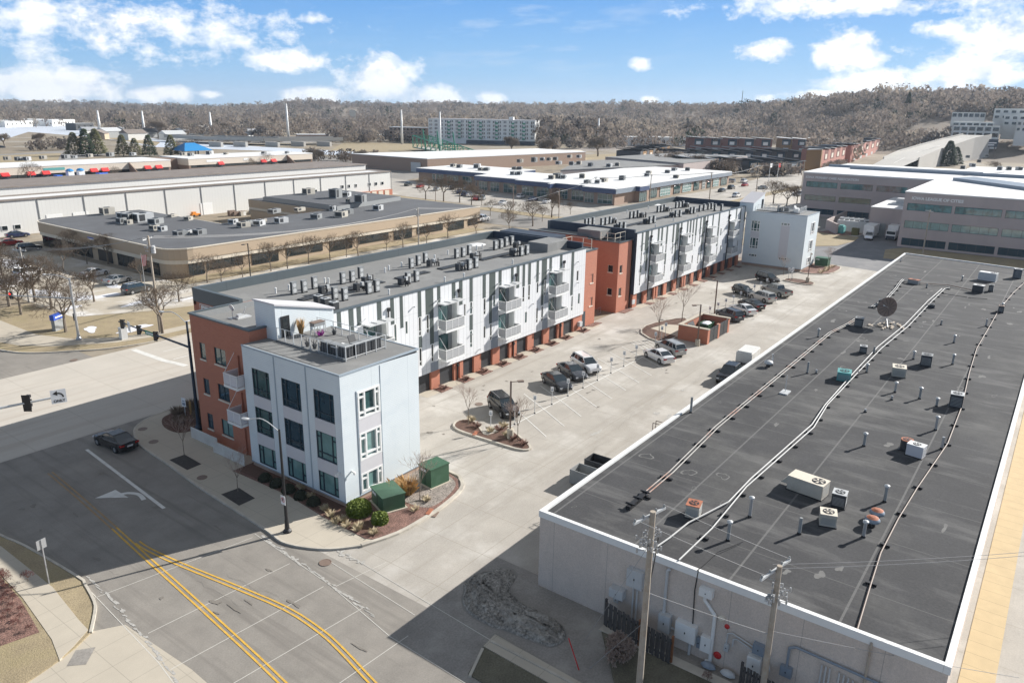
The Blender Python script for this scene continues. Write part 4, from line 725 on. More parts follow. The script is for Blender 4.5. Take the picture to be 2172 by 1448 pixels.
# ground floor patio fences
for (y0, y1, x, lab) in ((57.3, 61.3, 33.9, 'pale slatted patio fence below the brick end, farther from the corner'), (52.6, 57.0, 33.4, 'pale slatted patio fence below the brick end, beside the pale blue wall')):
 t = thing('patio_fence', lab, 'fence', (x, (y0 + y1) / 2, .1), group='patio fences'); m = MB(); n = int((y1 - y0) / .13)
 for k in range(n): m.box(-.02, .02, y0 - (y0 + y1) / 2 + k * .13, y0 - (y0 + y1) / 2 + k * .13 + .07, .12, 1.05)
 m.build('slats', M['offwhite'], t); m = MB(); h = (y1 - y0) / 2; m.box(-.03, .03, -h, h, 1.05, 1.11); m.box(-.03, .03, -h, h, .06, .12)
 for k in range(4): y = -h + 2 * h * k / 3; m.box(-.04, .04, y - .04, y + .04, 0, 1.11)
 m.build('frame', M['offwhite'], t)
# ================================================================ flat black roofed warehouse in the foreground
wh = thing('warehouse', 'long low foreground warehouse with black roof, white roof edge and taupe walls', 'warehouse', (35.1, 12, 0))
U0, U1, V0, V1, ZR = 35.1, 147.2, .65, 23.4, 5.3
m = MB(); far = [(U0, V0), (U0, V1), (152.5, V1), (149.4, 4.9), (149.0, V0)]
m.prism(far, -.1, ZR - .02); m.build('wall', M['stucco'], wh, world=True)
m = MB(); m.prism([(U0 + .25, V0 + .25), (U0 + .25, V1 - .25), (152.3, V1 - .25), (149.2, 4.9), (148.8, V0 + .25)], ZR - .02, ZR + .004); m.build('roof', M['roofdk'], wh, world=True)
m = MB()
def rim(a, b, w, mb=m):
 a = Vector(a); b = Vector(b); d = (b - a).normalized(); n = Vector((-d.y, d.x)) * w; mb.prism([tuple(a), tuple(b), tuple(b + n), tuple(a + n)], ZR - .28, ZR + .16)
rim((U0 - .06, V1 + .06), (152.5, V1 + .06), -.30); rim((U0 - .06, V0 + .25), (U0 - .06, V1 - .24), -.26); rim((149, V0 - .06), (U0 - .06, V0 - .06), -.30); rim((152.5, V1), (149.4, 4.9), -.3); rim((149.4, 4.9), (149, V0), -.3)
m.build('roof_edge', M['white'], wh, world=True)
def wallthing(name, lab, cat, y0, y1, z0, z1, d, mt, extra=None, group='boxes and pipes on the warehouse wall'):
 t = thing(name, lab, cat, (U0, (y0 + y1) / 2, z0), group=group); h = abs(y1 - y0) / 2
 m = MB(); m.box(-d, -.005, -h, h, 0, z1 - z0); m.build('housing', mt, t)
 m = MB(); m.box(-d - .012, -d, -h + .05, -.01, .05, z1 - z0 - .05); m.box(-d - .012, -d, .01, h - .05, .05, z1 - z0 - .05); m.build('cover', mt, t)
 m = MB(); m.box(-d - .03, -d - .012, -.03, .03, (z1 - z0) * .45, (z1 - z0) * .55); m.build('latch', M['black'], t)
 return t
WT = [('junction_box', 'tall grey cabinet high on the warehouse wall, leftmost', 16.0, 17.0, 2.95, 4.1, .35, 'lt'), ('junction_box', 'squat grey box on the warehouse wall above the wooden fence', 17.1, 18.0, 1.85, 2.45, .5, 'lt'),
   ('junction_box', 'small grey box below the squat box by the fence end', 17.5, 17.8, 1.4, 1.8, .25, 'lt'), ('meter_box', 'grey meter box right of the tall pipe on the warehouse wall', 14.1, 14.8, .95, 2.05, .4, 'lt'), ('electrical_cabinet', 'wide double door white cabinet on the warehouse wall', 12.55, 13.75, .95, 2.05, .4, 'white'),
   ('meter_box', 'white meter box right of the wide double cabinet', 11.65, 12.25, .75, 1.7, .3, 'white'), ('junction_box', 'small pale blue box between the two white cabinets', 12.28, 12.5, .75, 1.4, .2, 'greyfascia'), ('service_head', 'white service head box near the roof edge of the warehouse wall', 11.85, 12.6, 4.2, 4.7, .35, 'white'),
   ('junction_box', 'pale blue square box beside the second utility pole', 8.8, 9.4, 2.0, 2.6, .3, 'greyfascia'), ('junction_box', 'pale blue box under the bent conduit at the right of the wall', 7.3, 7.9, 1.35, 1.95, .25, 'greyfascia'), ('meter_box', 'white meter cabinet behind the second utility pole', 8.9, 9.6, .75, 1.75, .35, 'white'), ('junction_box', 'small grey socket box under the curved conduits', 10.7, 10.95, 1.3, 1.75, .2, 'lt')]
for n_, lab, y0, y1, z0, z1, d, mt in WT: wallthing(n_, lab, n_.replace('_', ' '), y0, y1, z0, z1, d, M[mt])
def cond(lab, pts, r, mt):
 m = MB(); m.path(pts, r, 7); o = m.build('conduit', M[mt]); tag(o, lab, 'conduit', 'boxes and pipes on the warehouse wall')
W_ = lambda y, z, d=.12: (U0 - d, y, z)
cond('tall straight grey pipe above the grey meter box', [W_(14.6, 2.05), W_(14.6, 4.8), W_(14.45, 4.95)], .09, 'lt'); cond('pair of thin grey pipes below the tall grey cabinet, left one', [W_(16.6, .1), W_(16.6, 2.95)], .05, 'lt'); cond('pair of thin grey pipes below the tall grey cabinet, right one', [W_(16.35, .1), W_(16.35, 2.95)], .05, 'lt')
cond('thick white conduit bending down from the white service head', [W_(12.3, 4.2), W_(12.3, 3.9), W_(11.65, 3.2), W_(11.65, .2), W_(11.9, 0.1)], .10, 'white'); cond('pipe under the wide double door cabinet', [W_(12.9, 0.0), W_(12.9, .95)], .08, 'lt'); cond('horizontal grey pipe from meter box to wide cabinet', [W_(14.1, 1.25), W_(13.7, 1.2)], .07, 'lt')
cond('upper curved conduit running to the second utility pole', [W_(10.85, 1.75), W_(10.85, 2.4), W_(10.6, 2.55), W_(9.0, 2.15), W_(8.6, 1.9), W_(8.4, 1.2)], .04, 'lt'); cond('lower curved conduit running to the second utility pole', [W_(10.5, 1.75), W_(10.5, 2.2), W_(10.3, 2.3), W_(9.3, 2.0)], .04, 'lt')
cond('dark blue grey conduit crossing the right part of the wall', [W_(7.6, 1.95), W_(7.6, 3.1), W_(7.3, 3.3), W_(2.9, 3.15), W_(2.55, 2.9), W_(2.55, 1.9)], .07, 'greyfascia')
for k in range(3): cond(nth(k) + ' of the three short pale pipes standing on the lower right wall', [W_(5.95 - .2 * k, .1), W_(5.95 - .2 * k, 2.9)], .045, 'lt')
for k in range(6): cond(nth(k) + ' of the six pale pipes in a row near the wall corner', [W_(5.1 - .22 * k, .1), W_(5.1 - .22 * k, 2.85 - .04 * k)], .045, 'lt')
cond('tall tan pipe climbing the wall to the white roof edge', [W_(3.95, .1), W_(3.95, 5.2)], .06, 'wood'); cond('black cable hanging down the wall from the roof edge', [W_(12.85, 5.5, .05), W_(12.95, 4.2, .05), W_(12.85, 1.5, .05)], .03, 'blackwire')
for y, z, r, lab in ((10.95, 2.75, .14, 'small red alarm bell on the warehouse wall'), (11.3, .7, .22, 'large red alarm bell low on the warehouse wall'), (11.3, 3.1, .2, 'cream floodlight on the warehouse wall')):
 t = MB(); t.lathe([(r, 0), (r, .06), (r * .6, .12), (.02, .13)], (0, 0, 0), 16); o = t.build('alarm_bell' if 'bell' in lab else 'floodlight', M['sred'] if 'bell' in lab else M['cream']); o.location = (U0, y, z); o.rotation_euler = (0, -math.pi / 2, 0); tag(o, lab, 'alarm bell' if 'bell' in lab else 'floodlight')
# wooden fence in three runs with posts
def plank_fence(p, q, lab, h=1.75):
 t = thing('wooden_fence', lab, 'fence', (p[0], p[1], 0), math.atan2(q[1] - p[1], q[0] - p[0]), 'grey board fences'); L = math.hypot(q[0] - p[0], q[1] - p[1]); m = MB(); r = random.Random(5)
 k = 0
 while k * .17 < L: m.box(k * .17, k * .17 + .135, -.02 - .04 * (k % 2), .005 - .04 * (k % 2), .08, h + r.uniform(-.04, .04)); k += 1
 m.build('boards', M['fencewood'], t); m = MB(); m.box(0, L, .006, .06, .35, .45); m.box(0, L, .006, .06, h - .4, h - .3); m.build('rails', M['fencewood'], t)
 for x in (0, L): m = MB(); m.box(x - .06, x + .06, .06, .18, 0, h + .08); m.build('post', M['postwood'] if x else M['fencewood'], t)
plank_fence((34.2, 18.0), (33.7, 15.5), 'grey board fence left of the near utility pole'); plank_fence((33.7, 15.4), (33.55, 13.4), 'grey board fence right of the near utility pole')
plank_fence((33.9, 9.6), (33.6, 7.4), 'short grey board fence below the second utility pole')
# ---- pipe runs on the roof
def Gr(px, py, h=.18): x, y = G(px, py, ZR + h); return (x, y, ZR + h)
def run(lab, px, r, mt, offs=(0,), sleepers=True, h=.22, step=3.3):
 t = thing('roof_pipe', lab, 'pipe', (*G(px[0][0], px[0][1], ZR), ZR)); pts = [Vector(Gr(a, b, h)) for a, b in px]
 for oo in offs:
  m = MB(); q = [p + Vector((0, oo, 0)) for p in pts]; m.path([tuple(v) for v in q], r, 8); m.build('pipe', M[mt], t, world=True)
 if sleepers:
  seg = 0; k = 0
  for a, b in zip(pts[:-1], pts[1:]):
   L = (b - a).length; s = seg
   while s < L:
    c = a + (b - a) * (s / L); m = MB(); hw = .45 if len(offs) > 1 else .28; d = (b - a).normalized(); n = Vector((-d.y, d.x, 0));
    P_ = [c + n * x + d * y for x, y in ((-hw, -.1), (hw, -.1), (hw, .1), (-hw, .1))]; m.prism([(v.x, v.y) for v in P_], ZR, ZR + .14); m.build('support_block', M['black'], t, world=True); s += step
   seg = s - L
run('pair of rusty white pipes nearest the left roof edge', [(1367, 1048), (1424, 1000), (1520, 905), (1640, 806), (1760, 706), (1800, 686), (1815, 676)], .042, 'rust', (-.13, .13))
run('pair of pale pipes running beyond the satellite dish', [(1850, 650), (1880, 634), (1900, 612), (1908, 600), (1916, 592), (1945, 600)], .045, 'pipe', (-.12, .12))
run('pair of pale pipes along the middle of the black roof', [(1440, 1187), (1510, 1120), (1583, 1032), (1726, 906), (1755, 858), (1822, 787), (1870, 738), (1926, 692), (1975, 640), (2004, 612), (2014, 610)], .05, 'pipe', (0,), True)
run('white pipe beside the middle run ending near the rusty square unit', [(1384, 1165), (1420, 1140), (1460, 1108), (1545, 1064), (1592, 1015), (1722, 900), (1750, 858), (1815, 785), (1862, 735), (1920, 688), (1968, 638), (1998, 612)], .055, 'pipe', (0,), False)
run('thin brown conduit near the right side of the black roof', [(1818, 1335), (1845, 1245), (1868, 1172), (1905, 1100), (1945, 1035), (2010, 940), (2040, 862), (2056, 790), (2072, 738), (2100, 690), (2120, 655), (2150, 620), (2172, 600)], .045, 'brownpipe', (0,), True, .12, 4.6)
run('pair of thin pipes crossing the far end of the black roof', [(1945, 600), (2010, 604), (2065, 616)], .05, 'brownpipe', (-.15, .15), False); run('thin black pipe at the far end of the black roof', [(1996, 622), (2060, 632), (2094, 634)], .04, 'black', (0,), False)
# ---- vents
VENT = [(2124, 660, 1.0), (2091, 692, .9), (1996, 689, .6), (1996 + 27, 727, .8), (1965, 611, .7), (1735, 715, .9), (1637, 775, 1.2), (1712, 792, 1.2), (1853, 750, .8), (1838, 790, .8), (1937, 762, .8), (2020, 773, 1.0), (1898, 832, .9), (1950, 846, 1.0), (1891, 848, .4), (1986, 862, .7), (1465, 875, 1.4), (1984, 912, 1.1), (1832, 946, 1.0), (1997, 952, 1.0), (1590, 1096, 1.3), (1876, 1064, 1.1), (1695, 1132, 1.1), (1831, 1139, 1.0), (1544, 1146, 1.2), (2110, 597, .7), (2040, 556 + 40, .7), (1910, 555, .8), (1731, 740 + 52, .4), (1835, 874, .3)]
VENT.sort(key=lambda v: -v[1])
for k, (px, py, h) in enumerate(VENT):
 x, y = G(px, py, ZR); t = thing('vent_pipe', nth(k) + ' vent pipe on the black warehouse roof, counting from the front wall', 'vent pipe', (x, y, ZR), group='vent pipes on the black roof')
 m = MB(); m.lathe([(.14, 0), (.12, .12), (.11, .13)], n=10); m.build('flashing', M['black'], t); m = MB(); m.lathe([(.10, .1), (.10, h)], n=10); m.build('pipe', M['galv' if k % 2 else 'mid'], t)
 if k % 3 != 2 and h > .6: m = MB(); m.lathe([(.10, h - .02), (.17, h), (.17, h + .10), (.06, h + .16)], n=12); m.build('cap', M['lt'], t)
# ---- air conditioning units
def fan_unit(lab, px, py, w, d, h, body, top, rz=0, name='air_conditioner', z=None, hood=False, cat='air conditioner', group=None, round_=False):
 z = ZR if z is None else z; x, y = G(px, py, z); t = thing(name, lab, cat, (x, y, z), rz, group); m = MB()
 if round_:
  m.lathe([(w / 2, .06), (w / 2, h * .92)], n=20); m.build('casing', body, t); m = MB(); m.lathe([(w / 2 + .02, h * .92), (w / 2 + .02, h), (w * .32, h)], n=20); m.build('top', top, t)
 else:
  m.box(-w / 2, w / 2, -d / 2, d / 2, .06, h - .04); m.build('casing', body, t); m = MB(); m.box(-w / 2 - .015, w / 2 + .015, -d / 2 - .015, d / 2 + .015, h - .04, h); m.build('top', top, t)
 m = MB(); r = min(w, d) * .36; m.lathe([(r, h + .001), (r, h + .02)], (0 if w < 1.6 else -w * .28, 0, 0), 18); f = m.build('fan_grille', M['black'], t); m = MB(); cx_ = 0 if w < 1.6 else -w * .28
 for q in range(5):
  a = q * 2 * math.pi / 5; m.add([(cx_ + .05 * math.cos(a + 1.5), .05 * math.sin(a + 1.5), h + .026), (cx_ + r * .85 * math.cos(a), r * .85 * math.sin(a), h + .026), (cx_ + r * .85 * math.cos(a + .5), r * .85 * math.sin(a + .5), h + .03)], [(0, 1, 2)])
 m.build('fan_blades', top, f)
 m = MB(); m.box(-w / 2 - .05, w / 2 + .05, -d / 2 - .05, d / 2 + .05, 0, .06); m.build('base', M['black'], t)
 if not round_:
  m = MB()
  for k in range(7): zz = .2 + (h - .4) * k / 7; m.box(-w / 2 - .012, -w / 2, -d * .42, d * .42, zz, zz + (h - .4) / 16); m.box(-w * .42, w * .42, -d / 2 - .012, -d / 2, zz, zz + (h - .4) / 16)
  m.build('louvres', M['mid'], t)
 if hood: m = MB(); m.add([(w / 2, -d * .4, .35), (w / 2, d * .4, .35), (w / 2, d * .4, h - .1), (w / 2, -d * .4, h - .1), (w / 2 + .5, -d * .4, .35), (w / 2 + .5, d * .4, .35)], [(0, 1, 5, 4), (3, 4, 5, 2), (0, 4, 3), (1, 2, 5), (0, 3, 2, 1)]); m.build('intake_hood', body, t)
 return t
HV = [('large long tan packaged rooftop unit with side hood', 1712, 1043, 2.35, 1.2, 1.05, 'hvac', 'cream', 1.45, True, False), ('rust topped square condenser by the front left pipes', 1470, 1093, .95, .85, .9, 'hvac', 'rust2', .2, False, False), ('dark condenser with white top beside the large tan unit', 1778, 1072, .85, .85, 1.0, 'charcoal', 'lt', .1, False, False), ('cream condenser below the dark white topped one', 1754, 1110, .95, .95, .85, 'hvac', 'cream', .3, False, False),
   ('rusty round condenser behind the pale blue box unit', 1921, 953, .85, .85, .85, 'charcoal', 'rust2', 0, False, True), ('pale blue white box unit near the right conduit', 1941, 966, 1.15, .8, .95, 'spandrel', 'white', 1.4, False, False), ('black condenser beside the right conduit', 2026, 862, 1.0, 1.0, 1.25, 'charcoal', 'lt', .1, False, False),
   ('teal packaged unit beside the middle pipes', 1789, 805, 1.35, 1.2, .9, 'teal', 'teal', .2, True, False), ('tan square unit in the middle of the black roof', 1905, 796, 1.35, 1.2, .95, 'hvac', 'cream', .2, False, False), ('black ribbed condenser behind the tan square unit', 1963, 775, 1.0, 1.0, 1.2, 'charcoal', 'mid', .1, False, False), ('small open frame condenser on the left side of the middle pipes', 1830, 748, .7, .7, .8, 'charcoal', 'lt', .2, False, False),
   ('dark condenser by the satellite dish', 1821, 692, .95, .9, 1.1, 'charcoal', 'mid', .1, False, False), ('small dark unit on the pipes behind the satellite dish', 1868, 648, .9, .6, .8, 'charcoal', 'charcoal', .1, False, False), ('flat dark unit where the far pipes turn', 1938, 602, 1.5, .8, .7, 'mid', 'rust2', 1.3, False, False), ('white box unit near the far right of the black roof', 2094, 595, 2.4, 1.2, 1.3, 'lt', 'white', 1.4, False, False),
   ('tall dark box unit at the far right corner of the roof', 2156, 590, 1.0, 1.0, 1.5, 'navy', 'lt', .2, False, False), ('dark box joined to the far crossing pipes', 2074, 620, 1.4, .9, 1.1, 'charcoal', 'white', 1.4, False, False), ('narrow dark unit right of the dark box on the far pipes', 2101, 618, .7, .6, 1.0, 'charcoal', 'mid', 0, False, False), ('low dark unit on the far side of the middle pipes', 1976, 652, .9, .6, .45, 'charcoal', 'charcoal', .2, False, False), ('brown condenser beside the right conduit near the far end', 2122, 662, .9, .6, .9, 'charcoal', 'brownpipe', .1, False, False)]
qs = random.Random(8); sc_ = MB()
for k in range(60):   # scuffs, patches and dried ponding rings on the membrane
 cx_, cy_, a_, b2 = qs.uniform(37, 140), qs.uniform(2, 22.5), qs.uniform(.1, .7), qs.uniform(.08, .3); ph = [qs.uniform(0, 6.28) for _ in range(4)]; o_ = [1 + sum(.35 / (j + 1) * math.sin((j + 2) * t + ph[j]) for j in range(4)) for t in [6.283 * i / 20 for i in range(20)]]; e_ = [(math.cos(6.283 * i / 20), math.sin(6.283 * i / 20)) for i in range(20)]; z_ = ZR + .006 + k * 1e-4
 if k % 3: sc_.sheet([(cx_ + a_ * c * q, cy_ + b2 * s * q) for (c, s), q in zip(e_, o_)], z_)
 else: P_ = [(cx_ + a_ * c * q, cy_ + a_ * .7 * s * q, z_) for (c, s), q in zip(e_, o_)]; Q_ = [(cx_ + a_ * .8 * c * q, cy_ + a_ * .55 * s * q, z_) for (c, s), q in zip(e_, o_)]; sc_.add(P_ + Q_, [(i, (i + 1) % 20, 20 + (i + 1) % 20, 20 + i) for i in range(20)])
sc_.build('membrane_scuffs', mat('pale scuffed membrane', (.15, .148, .142), .9, .3, 2), wh, world=True)['kind'] = 'stuff'
for (lab, px, py, w, d, h, b_, t_, rz, hood, rd) in HV: fan_unit(lab, px, py, w, d, h, M[b_], M[t_], rz, hood=hood, round_=rd, group='air conditioners on the black warehouse roof')
for (px, py, lab) in ((1858, 1100, 'farther of two domed rust topped exhaust hoods'), (1848, 1116, 'nearer of two domed rust topped exhaust hoods'), (1629, 778, 'domed white exhaust hood beside the left roof edge')):
 x, y = G(px, py, ZR); t = thing('exhaust_hood', lab, 'exhaust hood', (x, y, ZR), group='domed exhaust hoods'); m = MB(); m.lathe([(.22, 0), (.2, .4)], n=12); m.build('neck', M['black'], t); m = MB(); m.lathe([(.45, .38), (.45, .5), (.36, .62), (.15, .7), (.02, .71)], n=18); m.build('hood', M['greyfascia'] if 'rust' in lab else M['lt'], t, smooth=True)
 if 'rust' in lab: m = MB(); m.lathe([(.37, .615), (.16, .708), (.02, .72)], n=18); m.build('top', M['rust2'], t)
# satellite dish
x, y = G(1878, 690, ZR); t = thing('satellite_dish', 'large mesh satellite dish on a ballasted frame on the black roof', 'satellite dish', (x, y, ZR)); m = MB(); m.tube((0, 0, 0), (0, 0, 1.5), .06, n=8)
for a in range(4): m.tube((0, 0, .9), (1.2 * math.cos(a * 1.57 + .4), 1.2 * math.sin(a * 1.57 + .4), .1), .035, n=5)
m.build('mast', M['galv'], t); m = MB(); r = random.Random(2)
for k in range(22): a = r.uniform(0, 6.28); q = r.uniform(.6, 2.0); m.box(q * math.cos(a) - .35, q * math.cos(a) + .35, q * math.sin(a) * 1.0 - .1, q * math.sin(a) + .1, .0 + .02 * (k % 3), .12 + .02 * (k % 3))
m.build('ballast', M['wood'], t); m = MB(); vs = []; fs = []; N = 28; RR = (0, .2, .45, .7, .95, 1.2)
tilt = Matrix.Translation((0, 0, 2.2)) @ Matrix.Rotation(2.75, 4, 'Z') @ Matrix.Rotation(R_(68), 4, 'Y')
for q in RR:
 for i in range(N): a = 2 * math.pi * i / N; vs.append(tuple(tilt @ Vector((q * math.cos(a), q * math.sin(a), .22 * q * q))))
for k in range(5):
 for i in range(N): fs.append((k * N + i, k * N + (i + 1) % N, (k + 1) * N + (i + 1) % N, (k + 1) * N + i))
m.add(vs, fs); m.build('dish', M['brownpipe'], t, smooth=True); m = MB()
for i in range(12): a = 2 * math.pi * i / 12; m.tube(tuple(tilt @ Vector((.1 * math.cos(a), .1 * math.sin(a), -.03))), tuple(tilt @ Vector((1.2 * math.cos(a), 1.2 * math.sin(a), .29))), .02, n=4)
m.build('ribs', M['black'], t); m = MB(); m.tube(tuple(tilt @ Vector((0, 0, 0))), tuple(tilt @ Vector((0, 0, .95))), .025, n=5); m.tube(tuple(tilt @ Vector((0, 0, .9))), tuple(tilt @ Vector((0, 0, 1.05))), .09, n=8); m.build('feed_arm', M['lt'], t)
x, y = G(1665, 833, ZR); t = thing('antenna_mast', 'thin antenna mast on a white concrete block by the rusty pipes', 'antenna', (x, y, ZR)); m = MB(); m.box(-.6, .6, -.35, .35, 0, .12); m.build('block', M['lt'], t); m = MB(); m.tube((0, 0, .1), (0, 0, 1.7), .03, n=6); m.build('mast', M['lt'], t)
x, y = G(1700, 1183, ZR); m = MB();
# black riser box where the rusty pipes come up at the front wall
x, y = G(1367, 1052, ZR); t = thing('cable_riser', 'black cable riser rack behind the near utility pole', 'cable rack', (x, y, ZR)); m = MB(); m.box(-2.3, .3, -.15, .15, .02, .28); m.build('tray', M['black'], t); m = MB()
for k in range(3): m.box(-2.0 + k * 1.0, -1.9 + k * 1.0, -.32, .32, .28, .36)
m.build('brackets', M['black'], t)
# guard rail / ladder at the left edge, dumpsters behind
x, y = G(1380, 918, ZR - .2); t = thing('roof_ladder', 'brown metal ladder rail at the left edge of the black roof', 'ladder', (x, V1 + .1, ZR - 2.5)); m = MB()
for q in (0, .55): m.tube((q, .05, 0), (q, .05, 3.2), .03, n=6); m.tube((q, .05, 3.2), (q, -.5, 3.2), .03, n=6)
m.build('rails', M['brownpipe'], t); m = MB(); [m.tube((0, .05, .3 * k), (.55, .05, .3 * k), .018, n=5) for k in range(10)]; m.build('rungs', M['brownpipe'], t)
def dumpster(lab, x, y, rz, body, w=1.8, d=1.3, h=1.2, opn=True, grp='dumpsters'):
 t = thing('dumpster', lab, 'dumpster', (x, y, .0), rz, grp); m = MB()
 A_ = [(-w / 2, -d / 2 + .2), (w / 2, -d / 2 + .2), (w / 2, d / 2), (-w / 2, d / 2)]; B_ = [(-w / 2, -d / 2), (w / 2, -d / 2), (w / 2, d / 2), (-w / 2, d / 2)]
 vs = [(a, b, .12) for a, b in A_] + [(a, b, h) for a, b in B_]; ins = [(a * .94, b * .92, h) for a, b in B_] + [(a * .9, b * .85, .35) for a, b in B_]; m.add(vs + ins, [(3, 2, 1, 0), (0, 1, 5, 4), (1, 2, 6, 5), (2, 3, 7, 6), (3, 0, 4, 7), (4, 5, 9, 8), (5, 6, 10, 9), (6, 7, 11, 10), (7, 4, 8, 11), (8, 9, 13, 12), (9, 10, 14, 13), (10, 11, 15, 14), (11, 8, 12, 15), (12, 13, 14, 15)]); m.build('bin', body, t)
 m = MB()
 for k in range(5): xx = -w / 2 + w * (k + .5) / 5; m.box(xx - .03, xx + .03, -d / 2 - .02, -d / 2 + .0, .3, h - .1)
 m.build('ribs', body, t); m = MB(); [m.tube((sx_ * w * .42, sy * d * .3, .1), (sx_ * w * .42 + .05, sy * d * .3, .1), .1, n=8) for sx_ in (-1, 1) for sy in (-1, 1)]; m.build('casters', M['black'], t)
 if opn: m = MB(); m.add([(-w / 2, d / 2, h), (w / 2, d / 2, h), (w / 2, d / 2 + .35, h + .75), (-w / 2, d / 2 + .35, h + .75), (-w / 2, d / 2 + .04, h), (w / 2, d / 2 + .04, h), (w / 2, d / 2 + .39, h + .75), (-w / 2, d / 2 + .39, h + .75)], [(0, 1, 2, 3), (7, 6, 5, 4), (0, 4, 5, 1), (3, 2, 6, 7), (0, 3, 7, 4), (1, 5, 6, 2)]); m.build('lid', M['black'], t)
 return t
dumpster('open grey dumpster with green label beside the long left roof edge', 48.8, 28.3, math.pi * .5, M['mid'], 1.9, 1.5, 1.35, False); dumpster('open black dumpster behind the grey one at the roof edge', 50.9, 28.2, math.pi * .5, M['charcoal'], 1.9, 1.5, 1.5, False)
m = MB(); m.add([(-.32, 0, 0), (.32, 0, 0), (.32, 0, .4), (-.32, 0, .4)], [(0, 1, 2, 3)])
# ---- utility poles in front, with crossarms, insulators and cables
def utility_pole(lab, x, y, h, arm_rz, arms=((.3, 1.2),), stuff=True, r=.16, lean=(0, 0), grp='wooden utility poles', mt='wood', light=False):
 t = thing('utility_pole', lab, 'utility pole', (x, y, 0), 0, grp); m = MB(); m.tube((0, 0, 0), (lean[0], lean[1], h), r, r * .72, 12); m.build('pole', M[mt], t)
 for (dz, hw) in arms:
  z = h - dz; a = arm_rz; c, s = math.cos(a), math.sin(a); o = (lean[0], lean[1]); m = MB()
  m.prism([(o[0] + c * u - s * v, o[1] + s * u + c * v) for u, v in ((-hw, .12), (hw, .12), (hw, .22), (-hw, .22))], z - .06, z + .06); ar = m.build('crossarm', M['lt'], t); m = MB()
  for u in (-hw + .08, -hw * .4, hw * .4, hw - .08): m.lathe([(.035, 0), (.06, .05), (.06, .1), (.03, .16)], (o[0] + c * u - s * .17, o[1] + s * u + c * .17, z + .06), 8)
  m.build('insulators', M['mid'], ar); m = MB()
  for sg in (-1, 1): m.tube((o[0] + c * sg * hw * .6 - s * .17, o[1] + s * sg * hw * .6 + c * .17, z - .05), (o[0], o[1], z - .6), .02, n=4)
  m.build('brace', M['mid'], ar)
 if stuff:
  r_ = random.Random(int(x)); m = MB()
  for k in range(26): a = r_.uniform(0, 6.28); q = r_.uniform(.2, .75); z = h - 1.7 + r_.uniform(-.4, .35); m.tube((lean[0] + q * math.cos(a), lean[1] + q * math.sin(a), z), (lean[0] + q * math.cos(a), lean[1] + q * math.sin(a), z + .22), .05, n=6); m.tube((lean[0], lean[1], z), (lean[0] + q * math.cos(a), lean[1] + q * math.sin(a), z + .1), .018, n=4)
  m.build('cable_hardware', M['galv'], t)
 return t
def pole_at(base, top):
 x, y = G(*base); zs = np.linspace(0, 40, 4001); d = RW.T @ np.array([[x] * 4001, [y] * 4001, zs - H]); yy = CY + F * d[1] / d[2]; return x, y, float(zs[np.argmin(abs(yy - top[1]))])
def cable(lab, pts, sag, r=.014, mt='wire', name='power_cable', grp='overhead cables'):
 m = MB()
 for p, q in zip(pts[:-1], pts[1:]):
  L = math.dist(p, q); n = 10; P_ = [tuple(p[k] + (q[k] - p[k]) * i / n - (4 * sag * L * (i / n) * (1 - i / n) if k == 2 else 0) for k in range(3)) for i in range(n + 1)]; m.path(P_, r, 4)
 tag(m.build(name, M[mt]), lab, 'cable', grp)
p1x, p1y = 29.3, 13.2; utility_pole('tall weathered near utility pole with white crossarm in front of the warehouse wall', p1x, p1y, 11.6, -.22, ((.3, 1.15),), r=.19)
m = MB();
p2x, p2y = 32.6, 8.05; utility_pole('second near utility pole with crossarm, right of the first', p2x, p2y, 9.05, -.22, ((.3, 1.3), (1.75, .6)), r=.17)
for k, (dy, lab) in enumerate(((-.95, 'upper left bare cable from the near utility pole to the second pole'), (.95, 'upper right bare cable from the near utility pole to the second pole'))): cable(lab, [(p1x + 1.1 * dy, p1y - .2 * dy, 11.5), (p2x + 1.1 * dy, p2y - .2 * dy, 8.95)], .006, .011)
cable('cable from the second pole towards the lower right corner over the roof', [(p2x, p2y, 8.9), (44, -3, 8.4), (60, -22, 8.2)], .01, .012); cable('second cable from the second pole towards the lower right corner', [(p2x + .3, p2y + .4, 8.8), (44.6, -3, 8.3), (60, -22, 8.0)], .01, .012)
cable('cable from the near pole down to the second pole', [(p1x, p1y, 7.2), (p2x, p2y, 5.2)], .008, .012); cable('low cable from the second pole along the wall', [(p2x, p2y, 5.4), (37.5, -2, 4.6)], .008, .012)
cable('guy wire from the near pole to the ground left of the fence', [(p1x, p1y, 9.9), (32.2, 18.2, 0)], 0, .014); cable('second guy wire from the near pole to the lawn', [(p1x, p1y, 5.5), (30.5, 16.8, 0)], 0, .014); cable('black service cable from the pole hardware to the warehouse roof', [(p1x + .4, p1y - .2, 10.1), (p1x + .35, p1y - .1, 8.6), (p1x + .1, p1y, 7.0)], 0, .03, 'blackwire'); cable('black drop cable hanging over the roof edge', [(39.5, 12.0, 5.42), (37.5, 12.7, 5.5), (35.0, 12.9, 5.5)], .01, .025, 'blackwire')
# red marker by the bare bush
x, y = G(1228, 1420); m = MB(); m.tube((0, 0, 0), (.25, .9, 1.5), .035, n=6); o = m.build('guy_wire_guard', M['sred']); o.location = (x, y, 0); tag(o, 'bright red plastic guard leaning by the bare bush', 'guy guard')
